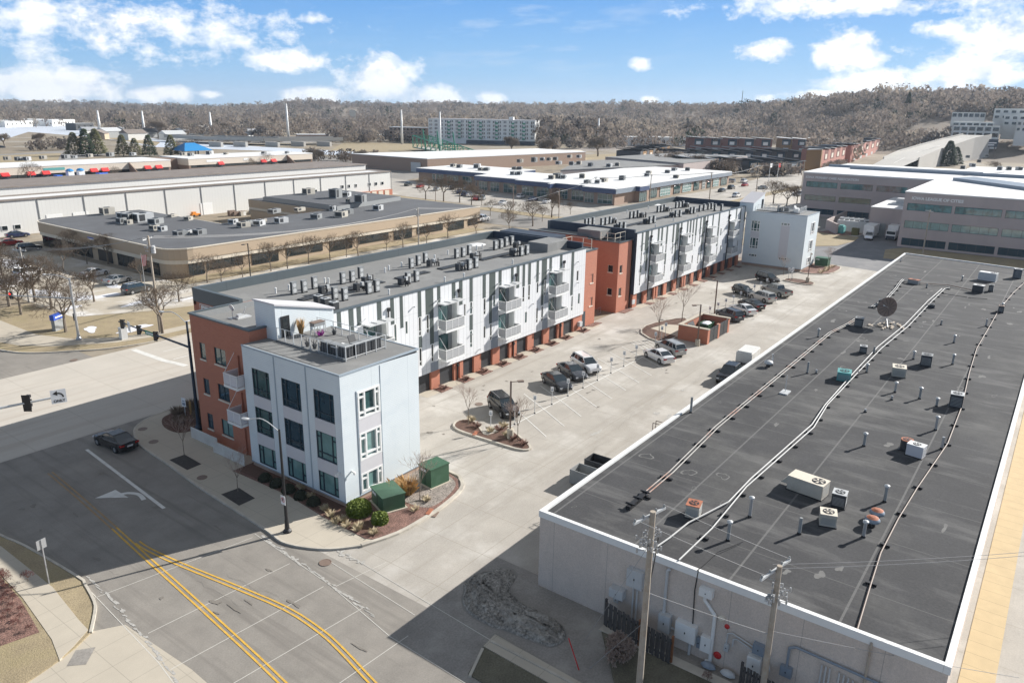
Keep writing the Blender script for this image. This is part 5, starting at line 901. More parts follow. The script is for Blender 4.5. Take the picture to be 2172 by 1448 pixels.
# ================================================================ middle distance buildings
def roof_units(parent_lab, lst, z, grp, mts=('hvac', 'mid', 'lt'), sc=1.0):
 for k, (px, py, w, d, h) in enumerate(sorted(lst, key=lambda v: v[0])):
  x, y = G(px, py, z); t = thing('air_conditioner', f'{nth(k)} rooftop unit from the left on {parent_lab}', 'air conditioner', (x, y, z), (k * .7) % .5, grp); m = MB(); bm_ = M[mts[k % len(mts)]]
  m.box(-w / 2, w / 2, -d / 2, d / 2, .12, h); m.box(-w / 2 + .05, w / 2 - .05, -d / 2 + .05, d / 2 - .05, 0, .12); m.build('casing', bm_, t)
  m = MB(); m.box(-w / 2 - .01, -w / 2 + .01, -d * .38, d * .38, .3, h - .15); m.box(-w * .4, -w * .05, -d / 2 - .015, -d / 2 + .01, .3, h - .15); m.build('intake_grille', M['charcoal'], t)
  m = MB(); m.lathe([(min(w, d) * .33, h), (min(w, d) * .33, h + .06)], n=12); m.build('fan', M['black'], t)
def ring_building(root, name, pts, z0, z1, mt): m = MB(); m.prism(pts, z0, z1); return m.build(name, mt, root, world=True)
def rounded(x0, x1, y0, y1, r, n=6):   # corner at (x0,y0) and (x0,y1) rounded
 p = []
 for k in range(n + 1): a = math.pi * 1.5 - k * math.pi / 2 / n; p.append((x0 + r + r * math.cos(a), y0 + r + r * math.sin(a)))
 for k in range(n + 1): a = math.pi - k * math.pi / 2 / n; p.append((x0 + r + r * math.cos(a), y1 - r + r * math.sin(a)))
 return p + [(x1, y1), (x1, y0)]
tb = thing('office_building', 'low tan office building with rounded corners and blue grey roof across the avenue', 'building', (100, 124, 0))
def lshape(o=0.0):   # outline, o grows it outwards
 r = rounded(68.5 - o, 152.8 + o, 123.5 - o, 178 + o, 4 + o)
 return r[:14] + [(92, 178 + o), (92 + o, 144.5), (122, 145.5), (122, 178 + o), (152.8 + o, 178 + o), (152.8 + o, 123.5 - o)]
ring_building(tb, 'wall', lshape(-.35), -.1, 2.6, M['tan']); ring_building(tb, 'cream_band', lshape(0), 2.5, 3.2, M['cream'])
ring_building(tb, 'fascia', lshape(.12), 3.2, 5.1, M['tan']); ring_building(tb, 'coping', lshape(.2), 5.1, 5.28, M['cream']); ring_building(tb, 'roof', lshape(-.15), 5.2, 5.31, M['roofblue'])
ring_building(tb, 'raised_block', [(122.3, 143), (122.3, 172), (148, 172), (148, 147)], 5.3, 6.3, M['mid']); ring_building(tb, 'raised_roof', [(122.5, 143.2), (122.5, 171.8), (147.8, 171.8), (147.8, 147.2)], 6.3, 6.4, M['roofblue'])
for a, b, z0, z1 in ((71.6, 74.6, .3, 2.5), (75.0, 82.5, .75, 2.5), (84.5, 90.5, .3, 2.5), (92.5, 101.5, .75, 2.5), (103.4, 109.6, .3, 2.5), (111.3, 120.4, .75, 2.5), (122.2, 128.0, .3, 2.5), (129.8, 138.9, .75, 2.5), (140.9, 146.9, .3, 2.5), (148.6, 152.3, .75, 2.5)):
 window(tb, fl(123.8), a, b, z0, z1, M['frame'], M['glass'], [a + (b - a) * k / 4 for k in (1, 2, 3)], (1.9,), fw=.06, d=-.02, fd=.04)
for a, b in ((128.5, 134.8), (137, 143.2), (145.2, 150.6), (153, 163), (166, 174.5)):
 window(tb, fr(68.8), a, b, .15 if a < 150 or a > 152 else 0, 2.5, M['frame'], M['glass'] if a != 145.2 else M['black'], [a + (b - a) * k / 3 for k in (1, 2)], (), fw=.06, d=-.02, fd=.04)
m = MB(); wbox(m, fr(68.38), 150.6, 153.0, .0, .1, 4.0, 4.5); sg = m.build('sign', M['white'], tb, world=True); m = MB(); wbox(m, fr(68.38), 150.6, 153.0, .1, .13, 4.28, 4.5); m.build('sign_stripe', M['bluesign'], sg, world=True)
TU = [(228, 455, 2.6, 2.0, 1.6), (262, 462, 2.2, 1.6, 1.2), (276, 470, 2.6, 2, 1.8), (305, 470, 3.6, 2.2, 1.8), (258, 474, 1.6, 1.4, 1.2), (273, 476, 1.3, 1.2, 1.0), (331, 475, 2.8, 1.8, 1.2), (328, 488, 1.6, 1.4, 1.0), (345, 490, 1.4, 1.3, 1.0), (366, 460, 1.8, 1.2, .6), (400, 467, 1.6, 1.3, .8), (383, 500, 2.2, 1.8, 1.0), (398, 497, 2.0, 1.6, .8), (424, 498, 2.0, 1.7, 1.1), (495, 475, 1.6, 1.4, 1.0), (517, 482, 2.2, 1.7, 1.1), (527, 474, 1.3, 1.1, .7), (550, 478, 2.2, 1.7, 1.1), (558, 470, 1.3, 1.1, .6), (597, 473, 2.4, 1.8, 1.2), (582, 452, 3.0, 1.6, 1.0), (671, 464, 2.2, 1.8, 1.1), (724, 460, 2.6, 2, 1.3), (738, 455, 2.2, 1.6, 1.3), (706, 447, 1.2, 1.2, 1.2), (802, 446, 2.0, 1.8, 1.3), (636, 448, 2.8, 1.2, .9), (1005 - 60, 440, 2.0, 1.4, .8)]
roof_units('the blue grey roof of the tan office building', TU[:-1], 5.3, 'rooftop units on the tan office building'); roof_units('the raised grey block behind the tan office roof', [(655, 412, 2.8, 2, 1.6), (712, 420, 2.6, 2.4, 2.4), (735, 417, 2.2, 1.8, 1.2), (765, 430, 2.4, 2.2, 2.0), (738, 430, .8, .8, 1.0)], 6.4, 'rooftop units on the raised block')
# long white ribbed warehouse
ww = thing('metal_warehouse', 'very long white ribbed metal warehouse behind the tan office building', 'warehouse', (120, 194, 0))
m = MB(); m.box(30, 190.4, 194, 212, -.1, 7.8); m.build('wall', M['ribbed'], ww, world=True); m = MB(); m.box(30, 190.8, 193.7, 204, 7.8, 8.05); m.box(30, 188.6, 203.6, 224, 9.75, 10.0); m.build('roof_edge', M['brownroof'], ww, world=True)
m = MB(); m.box(30, 188.4, 204, 222, 7.9, 9.75); m.build('upper_wall', M['ribbed'], ww, world=True); m = MB(); m.box(40, 186, 195.5, 200, 8.05, 8.1); m.build('snow_strip', M['white'], ww, world=True)
for k in range(16): x = 35 + 10.4 * k; m = MB(); m.box(x - .09, x + .09, 193.86, 193.99, 0, 7.7); m.build('downpipe', M['mid'], ww, world=True)
for x0, x1, z1 in ((117.5, 121.2, 3.2), (78, 81.6, 3.9), (84, 87.6, 3.9)): m = MB(); m.box(x0, x1, 193.9, 193.98, 0, z1); m.build('roller_door', M['white'], ww, world=True)
for x0, x1, z0 in ((68.3, 69.6, 1.3), (70.9, 72.3, 1.3), (66, 67.3, 1.3), (152.5, 154, 3.0), (157, 158.2, 3.0), (168, 169.2, 3.6), (171, 172, 3.6), (174, 175, 3.6), (180, 181.2, 3.6), (183, 184.2, 3.6), (186, 187.2, 3.6)): window(ww, fl(193.95), x0, x1, z0, z0 + 1.1, M['white'], M['glass'], fw=.08, d=-.02, fd=.05)
m = MB(); m.box(174, 190.7, 193.3, 193.95, 0, 1.9); m.build('brick_base', M['brick'], ww, world=True)
for k in range(5): m = MB(); m.box(175 + 3 * k, 177 + 3 * k, 193.2, 193.3, 0, 1.7); m.build('garage_door', M['cream'], ww, world=True)
m = MB(); m.box(52, 60, 207, 211, 10.0, 10.9); m.build('roof_housing', M['white'], ww, world=True)
# strip malls
def mall(lab, x0, x1, y0, depth, pads, zt=5.0, z1=3.0, dark_wing=None, signs=()):
 t = thing('strip_mall', lab, 'shops', ((x0 + x1) / 2, y0, 0), group='strip malls'); m = MB(); m.box(x0, x1, y0, y0 + depth, -.1, 2.2); m.build('brick_base', M['mallbase'], t, world=True); m = MB(); m.box(x0 - .1, x1 + .1, y0 - .15, y0 + depth, 2.2, zt); m.build('wall', M['mallwall'], t, world=True)
 m = MB(); m.box(x0 - .2, x1 + .2, y0 - .3, y0 + depth + .1, zt, zt + .35); m.build('roof', M['roofwhite'], t, world=True)
 m = MB(); m.box(x0 + 1, x1 - 1, y0 - .03, y0 - .005, 1.0, 2.1); m.build('window_band', M['glass'], t, world=True)
 for a in pads:
  m = MB(); m.box(a, a + 2.4, y0 - .08, y0 - .03, 0, 2.1); m.build('door', M['frame'], t, world=True); m = MB(); m.add([(a - .2, y0 - .15, 3.3), (a + 2.6, y0 - .15, 3.3), (a + 2.6, y0 - 1.4, 2.1), (a - .2, y0 - 1.4, 2.1), (a - .2, y0 - 1.4, 1.9), (a + 2.6, y0 - 1.4, 1.9), (a - .2, y0 - .15, 1.9), (a + 2.6, y0 - .15, 1.9)], [(0, 1, 2, 3), (3, 2, 5, 4), (0, 3, 4, 6), (1, 7, 5, 2)]); m.build('awning', M['red'], t, world=True)
 if dark_wing:
  a, L = dark_wing; m = MB(); m.add([(a, y0 - .16, 0), (a, y0 - 8, 0), (a, y0 - 8, .4), (a, y0 - .16, zt), (a - .4, y0 - .16, 0), (a - .4, y0 - 8, 0), (a - .4, y0 - 8, .4), (a - .4, y0 - .16, zt)], [(0, 1, 2, 3), (7, 6, 5, 4), (3, 2, 6, 7), (1, 5, 6, 2)]); m.build('wing_wall', M['mallbase'], t, world=True)
 for (a, b, mt) in signs: m = MB(); m.box(a, b, y0 - .25, y0 - .16, 3.3, 4.3); m.build('sign', M[mt], t, world=True)
 return t
mall('left strip mall with red awnings beyond the long white warehouse', 95, 187, 329, 24, (113.5, 119, 128, 133.5, 152, 156.5, 175, 180), dark_wing=(168.5, 8), signs=((112, 118, 'sgreen'), (134, 142, 'teal'))); mall('right strip mall, farther one with red awnings', 197, 268, 331, 24, (212, 236, 242), dark_wing=(252, 8), signs=((206, 213, 'white'), (226, 229, 'white')))
m = MB(); m.box(187.2, 197, 340, 352, -.1, 5); tag(m.build('dark_link_building', M['mallbase']), 'dark brown block between the two strip malls', 'building')
roof_units('the left strip mall roof', [(16, 340, 2.4, 2, 1.6), (40, 341, 2.4, 2, 1.6), (58, 341, 2.4, 2, 1.6), (92, 338, 2.4, 2, 1.6), (140, 337, 3, 2, 1.8), (158, 336, 2, 2, 1.2), (190, 334, 2.4, 2, 1.6), (234, 332, 3.2, 2, 1.8), (282, 330, 2.4, 2, 1.4)], 5.35, 'rooftop units on the left strip mall'); roof_units('the right strip mall roof', [(390, 330, 3, 2, 1.6), (405, 331, 2.4, 2, 1.5), (445, 328, 3, 2.4, 1.8), (480, 328, 2, 2, 1), (560, 326, 2, 2, 1), (610, 326, 2, 2, 1.2)], 5.35, 'rooftop units on the right strip mall')
t = thing('play_ship', 'blue inflatable play ship with white turrets in front of the left strip mall', 'inflatable', (143, 318, 0)); m = MB(); m.lathe([(1, 0), (1, 1)], n=4) if 0 else m.prism([(-8.5, -2), (7, -2), (10, 0), (7, 2), (-8.5, 2)], 0, 1.3); m.prism([(6.5, -1.6), (10.6, 0), (6.5, 1.6)], 1.3, 2.2); m.prism([(-9.5, -1.6), (-7.5, -1.6), (-7.5, 1.6), (-9.5, 1.6)], .5, 2.3); m.build('hull', M['blue'], t)
for x in (-4, 0): m = MB(); m.box(x - 1.1, x + 1.1, -1.2, 1.2, 1.3, 3.6); m.build('turret', M['white'], t); m = MB(); m.lathe([(1.6, 3.6), (.9, 4.3), (.1, 4.5)], (x, 0, 0), 10); m.build('turret_roof', M['bluetop'], t)
# showroom with navy fascia and white roof
sr = thing('showroom', 'long single storey showroom with white stepped roof and navy fascia facing the car park', 'showroom', (240, 118, 0))
fz = [(216.3, 119.0), (216.3, 131.5), (219.3, 131.5), (219.3, 144), (216, 144), (216, 145), (219, 145), (219, 161), (222, 161), (222, 182), (229.5, 182), (229.5, 184), (233, 184), (233, 222), (262, 222), (262, 182), (250, 182), (250, 161), (318, 161), (318, 119.6), (237, 119.6), (237, 117.3), (230, 117.3), (230, 119.0)]
ring_building(sr, 'wall', [(x + (1.2 if x < 240 else -.6), y + (.8 if y < 120 else -.3 if y > 180 else 0)) for x, y in fz], -.1, 3.9, M['tanbrick']); ring_building(sr, 'fascia', fz, 3.8, 5.3, M['navyfascia']); ring_building(sr, 'roof', [(x - .05, y - .05) for x, y in fz], 5.3, 5.5, M['roofwhite'])
m = MB(); m.box(237.2, 318.1, 119.45, 119.6, 3.8, 5.25); m.box(216.5, 229.9, 118.85, 119.0, 3.8, 5.25); m.build('side_fascia', M['greyfascia'], sr, world=True)
for a, b in ((120.5, 126), (127.5, 131)): window(sr, fr(217.4), a, b, .3, 3.5, M['lt'], M['glassg'], [a + (b - a) * k / 3 for k in (1, 2)], (1.7,), fw=.1, d=-.03, fd=.06)
for a, b, x in ((133, 138, 220.4), (139.5, 143, 220.4), (147, 152, 220.1), (153.5, 158.5, 220.1), (163, 169, 223.1), (171, 175, 223.1), (176.5, 180.5, 223.1), (186, 191, 234.1), (193, 198, 234.1), (200, 206, 234.1), (208, 214, 234.1)): window(sr, fr(x), a, b, .2, 3.5, M['lt'], M['glassg'], [a + (b - a) * k / 3 for k in (1, 2)], (1.7,), fw=.1, d=-.03, fd=.06)
for k, (a, b) in enumerate(((217.8, 220.5), (222.5, 226), (231, 236.5), (239, 242), (243.5, 249), (251.5, 260), (263, 268.5), (270.5, 278.5), (281, 286), (289, 292), (294, 298), (300, 306), (308.5, 315))): window(sr, fl(120.3 if a > 237 or a < 230 else 118.0), a, b, .2, 3.4, M['white'] if k in (3, 5, 7, 9, 11) else M['frame'], M['glassc'] if k in (5, 7, 11) else M['glassg'], [a + (b - a) * q / 4 for q in (1, 2, 3)], (1.3, 2.4) if k in (5, 7, 9, 11) else (), fw=.1, d=-.03, fd=.06)
roof_units('the white showroom roof', [(962, 354, 2.2, 2, 1.3), (975, 356, 2.2, 2, 1.3), (1012, 357, 3.0, 2.4, 1.8), (1021, 362, 2.4, 2, 1.2), (1033, 362, 2.4, 2, 1.2), (1092, 360, 2, 2, 1.2), (1102, 360, 2, 2, 1.2), (1090, 371, 2.4, 2, 1.3), (1103, 371, 2.4, 2, 1.3), (1170, 380, 2.2, 2, 1.4), (1183, 378, 2.8, 2.4, 1.8), (1196, 379, 2.2, 2, 1.3), (1235, 378, 2.6, 2, 1.6), (1246, 389, 2.4, 1.8, 1.2), (1268, 389, 2.4, 1.8, 1.2), (1281, 386, 2.6, 2, 1.4), (1320, 382, 2.4, 2, 1.6), (1372, 374, 2.4, 2, 1.2), (1376, 369, 2, 2, 1.2), (1416, 367, 2.8, 2, 1.2), (1431, 362, 2.6, 2, 1.2), (1458, 362, 2.6, 2, 1.3), (1434, 378, 2, 2, 1.2)], 5.5, 'rooftop units on the showroom roof')
# brown buildings behind
def boxbuilding(name, lab, cat, pts, h, wm, rm, grp=None, base=None, roof_h=.3):
 t = thing(name, lab, cat, (pts[0][0], pts[0][1], 0), group=grp); ring_building(t, 'wall', pts, -.1, h, wm); m = MB(); c = (sum(p[0] for p in pts) / len(pts), sum(p[1] for p in pts) / len(pts)); m.prism([(p[0] + (p[0] - c[0]) * .004, p[1] + (p[1] - c[1]) * .004) for p in pts], h, h + roof_h); m.build('roof', rm, t, world=True); return t
def Q(a, b, c, z=0):   # rectangle from three ground corners seen in the photograph
 a, b, c = (Vector(G(*p, z)) for p in (a, b, c)); return [tuple(a), tuple(b), tuple(b + (c - a)), tuple(c)]
t = boxbuilding('warehouse', 'brown sided warehouse with white flat roof and dark gable beyond the white metal one', 'warehouse', [(268, 248), (268, 300), (390, 270), (384, 232)][::-1], 6.2, M['tanbrick'], M['roofwhite']); m = MB(); m.box(267.2, 267.8, 252, 258, 0, 4.4); m.build('roller_door', M['lt'], t, world=True)
t = boxbuilding('office_building', 'low mauve brown building with grey gravel roof behind the showroom', 'building', [(318, 196), (264, 171), (336, 150), (356, 183)], 5.6, M['officewall'], M['roofgrey']);
t = boxbuilding('office_building', 'second mauve brown building with grey roof, left of the charcoal townhouses', 'building', [(332, 148), (344, 196), (404, 190), (420, 150)], 6.5, M['officewall'], M['roofgrey'])
t = boxbuilding('storage_building', 'cream storage building behind the showroom', 'building', Q((1008, 352), (1240, 338), (1008, 345)), 4.2, M['cream'], M['cream'])
roof_units('the grey gravel roof behind the showroom', [(1103, 345, 2.6, 2, 1.6), (1133, 344, 3, 2, 2.2), (1150, 341, 2.4, 2, 1.5), (1165, 341, 2.4, 2, 1.5), (1178, 340, 2.4, 2, 1.5), (1208, 335, 2.4, 2, 1.5), (1228, 335, 2.4, 2, 1.5), (1185, 349, 2.4, 2, 1.5), (1212, 350, 2.6, 2, 1.5), (1228, 349, 2.4, 2, 1.5), (1254, 353, 2.6, 2, 1.6), (1292, 354, 2.6, 2, 1.4), (1309, 352, 2.6, 2, 1.4)], 5.9, 'rooftop units behind the showroom')
# office complex on the right
of = thing('office_building', 'three storey mauve office building with ribbon windows and league of cities lettering', 'office building', (195.2, 31.9, 0))
X = 195.23; wins = [(h[0], h[1], z0, z1) for h in ((22.05, 31.15), (12.48, 21.45), (2.6, 11.85), (-7, 2.0), (-17, -7.6)) for z0, z1 in ((8.5, 10.15), (4.45, 6.15), (.45, 2.15))]
m = MB(); wall(m, fr(X), -20, 31.95, -.1, 12.5, wins, .2); m.add([(X, 31.95, -.1), (X, 31.95, 12.5), (246, 31.95, 12.5), (246, 31.95, -.1)], [(0, 1, 2, 3)]); m.box(X + .3, 246, -20, 31.9, -.1, 12.2); m.build('wall', M['officewall'], of, world=True)
for k, (a, b, z0, z1) in enumerate(wins): window(of, fr(X), a, b, z0, z1, M['frame'], M['glassb'] if z0 < 1 else (M['glasso'], M['glassc'], M['glassg'])[k % 3] if z0 < 8 else M['glasso'], [a + (b - a) * q / 5 for q in (1, 2, 3, 4)], fw=.07, d=.18)
m = MB(); m.prism([(X - .1, -20), (X - .1, 32.05), (246, 32.3), (277, 20), (277, -20)], 12.5, 12.72); m.build('roof', M['roofwhite'], of, world=True); m = MB(); m.prism([(238, 28), (246, 24), (212, -8), (204, -4)], 12.72, 13.5); m.prism([(262, 10), (262, 60), (263.2, 60), (263.2, 10)], 12.72, 13.6); m.build('roof_kerb', M['greyfascia'], of, world=True)
text_mesh('lettering', 'IOWA LEAGUE OF CITIES', .92, M['white'], of, text_on('fr', 30.45, .06, 11.0, X), .08)
o2 = thing('office_building', 'three storey mauve office building with primary care association lettering, farther left', 'office building', (238, 66, 0))
X2 = 238.0; w2 = [(a, b, z0, z1) for a, b in ((57.3, 66.2), (47.6, 56.4), (38.6, 46.6)) for z0, z1 in ((8.4, 10.1), (4.5, 6.1), (.6, 2.2))]; w2 = [w for w in w2 if not (w[0] < 40 and w[2] < 8)]
m = MB(); wall(m, fr(X2), 31.5, 67.3, -.1, 12.4, w2, .2); m.add([(X2, 67.3, -.1), (X2, 67.3, 12.4), (290, 67.3, 12.4), (290, 67.3, -.1)], [(0, 1, 2, 3)]); m.box(X2 + .3, 290, 32, 67.2, -.1, 12.2); m.build('wall', M['officewall'], o2, world=True)
for k, (a, b, z0, z1) in enumerate(w2): window(o2, fr(X2), a, b, z0, z1, M['frame'], (M['glasso'], M['glassg'], M['glassb'])[k % 3], [a + (b - a) * q / 5 for q in (1, 2, 3, 4)], fw=.07, d=.18)
m = MB(); m.prism([(X2 - .1, 31.5), (X2 - .1, 67.4), (268, 68.5), (290, 67.3), (290, 20), (247, 31.5)], 12.4, 12.74); m.build('roof', M['roofwhite'], o2, world=True); m = MB(); m.box(268, 269, 24, 68, 12.74, 13.5); m.build('roof_kerb', M['greyfascia'], o2, world=True)
text_mesh('lettering', 'IOWA PRIMARY CARE ASSOCIATION', .9, M['white'], o2, text_on('fr', 66.6, .06, 10.95, X2), .08)
t = thing('loading_block', 'lower mauve loading block with white roof and two loading doors between the offices', 'building', (208, 37, 0)); m = MB(); m.box(209, 238, 31.96, 41.5, -.1, 7.0); m.build('wall', M['officewall'], t, world=True); m = MB(); m.box(208.9, 238, 31.97, 41.6, 7.0, 7.2); m.build('roof', M['roofwhite'], t, world=True)
for y in (33.2, 37.4): m = MB(); m.box(208.85, 208.99, y, y + 2.9, 0, 3.2); m.build('loading_door', M['mid'], t, world=True)
m = MB(); m.box(216, 224, 34, 39, 7.2, 7.6); m.box(218, 221, 35, 37.5, 7.6, 8.8); m.build('roof_plant', M['lt'], t, world=True)
t = thing('equipment_yard', 'walled equipment yard with rows of grey chillers beside the loading block', 'equipment yard', (212, 46, 0)); m = MB(); m.prism([(204.7, 48.1), (211.6, 52.5), (236, 53.3), (236, 53), (211.8, 52.1), (205, 47.7)], 0, 2.6); m.build('yard_wall', M['officewall'], t, world=True); m = MB(); m.box(213, 216, 42.2, 50, 0, 2.6); m.box(219, 222, 42.2, 51, 0, 2.6); m.build('chiller', M['lt'], t, world=True)
m = MB()
for k in range(6): m.lathe([(.5, 2.6), (.5, 2.75)], (214.5, 43 + 1.25 * k, 0), 12); m.lathe([(.5, 2.6), (.5, 2.75)], (220.5, 43 + 1.35 * k, 0), 12)
m.build('fans', M['charcoal'], t, world=True)
m = MB(); m.prism([(-1.1, -.8), (1.1, -.8), (1.1, .8), (-1.1, .8)], .2, 1.9); m.prism([(-.7, -.5), (.7, -.5), (.7, .5), (-.7, .5)], 1.9, 2.2); o = m.build('generator', M['teal']); o.location = (206.8, 47.3, 0); tag(o, 'teal green tarpaulin covered machine by the equipment yard wall', 'generator'); m = MB(); m.box(-.7, .7, -.8, .8, 0, 1.7); m.box(-.75, .75, -.85, .85, 1.7, 1.78); o = m.build('utility_cabinet', M['pine2']); o.location = (206.5, 43.8, 0); tag(o, 'olive utility cabinet near the loading block', 'utility cabinet')
t = boxbuilding('warehouse', 'wide low white roofed building beyond the offices at the right edge', 'warehouse', [(290, -15), (290, 19), (340, 42), (420, 42), (440, -20)], 6.5, M['officewall'], M['roofwhite'])
roof_units('the wide white roof at the right edge', [(2076, 345, 3, 2, 1.6), (2052, 335, 2.4, 2, 1.4), (2062, 354, 3, 2, 1.6), (2042, 359, 2.4, 2, 1.6), (2120, 361, 3, 2, 1.6), (2139, 361, 3, 2, 1.6), (2161, 361, 3, 2, 1.4), (2092, 333, 1.8, 2, 1.4)], 6.8, 'rooftop units at the right edge')
# ================================================================ far field: hills, woods, highway, distant buildings
def az_px(a):   # column of the photograph that looks in azimuth a
 c = RW.T @ np.array([math.cos(a), math.sin(a), 0.0]); return CX + F * c[0] / c[2] if c[2] > .05 else (5000 if c[0] > 0 else -3000)
def hor(px): return 231 + .0158 * (px - 1086)
SKY = [(-3000, 214), (0, 217), (300, 222), (450, 227), (560, 226), (600, 218), (700, 217), (800, 220), (1000, 223), (1400, 224), (1560, 221), (1700, 214), (1780, 206), (1850, 202), (2000, 201), (2172, 199), (5000, 196)]
DST = [(-3000, 3200), (0, 3000), (600, 2300), (1100, 2100), (1500, 1600), (1700, 1250), (1850, 1080), (2172, 1000), (5000, 1000)]
def ridge(px):
 D = np.interp(px, *zip(*DST)); y = np.interp(px, *zip(*SKY)); k = F * (1 + ((px - CX) / F) ** 2) ** .5; return D, H + (hor(px) - y) / k * D - 11
AZT = np.radians(np.arange(-50, 131, 1.0)); RT = [ridge(max(-3000, min(5000, az_px(a)))) for a in AZT]; RD = np.array([r[0] for r in RT]); RZ = np.array([max(r[1], 5) for r in RT])
def terr(x, y):
 r = np.hypot(x, y); a = np.arctan2(y, x); D = np.interp(a, AZT, RD); Z = np.interp(a, AZT, RZ); t = np.clip((r - D * .6) / (D * .4), 0, 1); t = t * t * (3 - 2 * t)
 return Z * t + 3.0 * t * np.sin(x * .011 + 1) * np.sin(y * .013)
rs = np.linspace(400, 5000, 90); ga = np.radians(np.linspace(-40, 120, 161)); vs = [];
for r in rs:
 for a in ga: x, y = r * math.cos(a), r * math.sin(a); vs.append((x, y, float(terr(x, y)) - .3))
n = len(ga); m = MB(); m.v = vs; m.f = [(i * n + j, i * n + j + 1, (i + 1) * n + j + 1, (i + 1) * n + j) for i in range(len(rs) - 1) for j in range(n - 1)]; m.m = [0] * len(m.f)
struct('hills', m, mat('hill ground', (.17, .135, .10), .95, .2, .01, stain=(.33, .27, .2), stain_amt=.5, stain_scale=.01), smooth=True)
# woodland as one mass of bare crowns
rg = np.random.default_rng(4)
def woods(name, x, y, z, hgt, rad, nf, mats, label, mi=None):
 N = len(x); k = nf
 th = rg.uniform(0, 2 * np.pi, (N, k)); q = rg.uniform(0, 1, (N, k)) ** .5; ph = rg.uniform(-1, 1, (N, k))
 rr = rad[:, None] * q * np.sqrt(np.clip(1 - ph ** 2 * .9, 0.08, 1)); cx = x[:, None] + rr * np.cos(th); cy = y[:, None] + rr * np.sin(th); cz = z[:, None] + hgt[:, None] * (.56 + .42 * ph)
 s = rg.uniform(.05, .20, (N, k, 3, 3)) * rad[:, None, None, None] * rg.choice([-1, 1], (N, k, 3, 3)); s[..., 2] *= 1.35
 V = np.stack([cx, cy, cz], -1)[:, :, None, :] + s; V = V.reshape(-1, 3).astype(np.float32); nt_ = len(V) // 3
 me = bpy.data.meshes.new(name); me.vertices.add(len(V)); me.vertices.foreach_set('co', V.ravel()); me.loops.add(nt_ * 3); me.loops.foreach_set('vertex_index', np.arange(nt_ * 3, dtype=np.int32)); me.polygons.add(nt_); me.polygons.foreach_set('loop_start', np.arange(0, nt_ * 3, 3, dtype=np.int32)); me.polygons.foreach_set('loop_total', np.full(nt_, 3, dtype=np.int32))
 for mt in mats: me.materials.append(mt)
 mi = rg.integers(0, len(mats), N) if mi is None else mi; me.polygons.foreach_set('material_index', np.repeat(mi, k).astype(np.int32)); me.update(); me.validate()
 return tag(link(bpy.data.objects.new(name, me)), label, 'woodland', kind='stuff')
N = 13000; a = np.radians(rg.uniform(-14, 92, N)); t = rg.uniform(0, 1, N); Dm = np.interp(a, AZT, RD); r0 = np.full(N, 640.0); px_ = np.array([az_px(v) for v in a])
r0 = np.where(px_ < 230, 1050, r0); r0 = np.where((px_ >= 230) & (px_ < 560), 860, r0); r0 = np.where((px_ > 560) & (px_ < 900), 760, r0); r0 = np.where((px_ > 900) & (px_ < 1140), 730, r0); r0 = np.where(px_ > 1600, 720, r0); r0 = np.where(px_ > 1730, 540, r0); r0 = np.where(px_ > 2000, 720, r0)
r = r0 + (Dm * 1.12 - r0) * t ** .8; x = r * np.cos(a); y = r * np.sin(a)
cl = np.sin(x * .006) * np.sin(y * .007 + 1) + np.sin(x * .027 + 2) * np.sin(y * .023); keep = (cl > -.93) | (r > Dm * .85); x, y, r, cl = x[keep], y[keep], r[keep], cl[keep]
pj = np.stack([x, y, np.full(len(x), -H)], -1) @ RW; pxx = CX + F * pj[:, 0] / pj[:, 2]; keep = ~((pxx > 1812) & (pxx < 2112) & (r < 700)); x, y, r, cl = x[keep], y[keep], r[keep], cl[keep]
hg = rg.uniform(8.5, 14, len(x)) * (1 + .25 * cl) * (1 + .1 * (r / 2500)); mi = np.where(cl > .5, 1, 0); mi = np.where(rg.uniform(0, 1, len(x)) < .3, rg.integers(0, 3, len(x)), mi); mi = np.where((rg.uniform(0, 1, len(x)) < .03 + .12 * (cl < -.5)), 3, mi); hg *= rg.uniform(.75, 1.25, len(x))
woods('woodland', x, y, terr(x, y), hg, hg * rg.uniform(.42, .62, len(x)), 70, [M['wood1'], M['wood2'], M['wood3'], M['wood4']], 'grey brown winter woodland covering the far plain and the hills up to the skyline', mi)
BE = [((1135, 306), (1335, 300), 5, 60, 12), ((1140, 318), (1330, 312), 4, 45, 8), ((1300, 300), (1560, 296), 12, 90, 13), ((1560, 300), (1720, 298), 10, 60, 11), ((700, 300), (905, 300), 8, 70, 9), ((230, 285), (600, 298), 10, 120, 10), ((1385, 360), (1560, 372), 3, 46, 7), ((1395, 350), (1440, 352), 3, 18, 7), ((650, 340), (800, 345), 4, 26, 6), ((60, 318), (150, 316), 6, 16, 7), ((400, 300), (600, 303), 3, 30, 6), ((1600, 375), (1700, 372), 4, 22, 6), ((1745, 362), (1800, 352), 2, 20, 4), ((1140, 300), (1330, 290), 20, 60, 20), ((1430, 296), (1520, 292), 10, 24, 19), ((1590, 296), (1700, 290), 10, 26, 16), ((2030, 330), (2172, 322), 8, 60, 9), ((1700, 300), (1880, 292), 8, 60, 12), ((2040, 312), (2172, 300), 8, 70, 9), ((370, 318), (420, 322), 3, 12, 6), ((860, 392), (1000, 420), 2, 30, 3)]
bx, by, bh = [], [], []
for a_, b_, jit, n_, hh in BE[:-1]:
 for k in range(n_): s_ = rg.uniform(); q_ = G(a_[0] + (b_[0] - a_[0]) * s_, a_[1] + (b_[1] - a_[1]) * s_ + rg.uniform(-jit, jit) * .5); bx.append(q_[0]); by.append(q_[1]); bh.append(hh * rg.uniform(.6, 1.15))
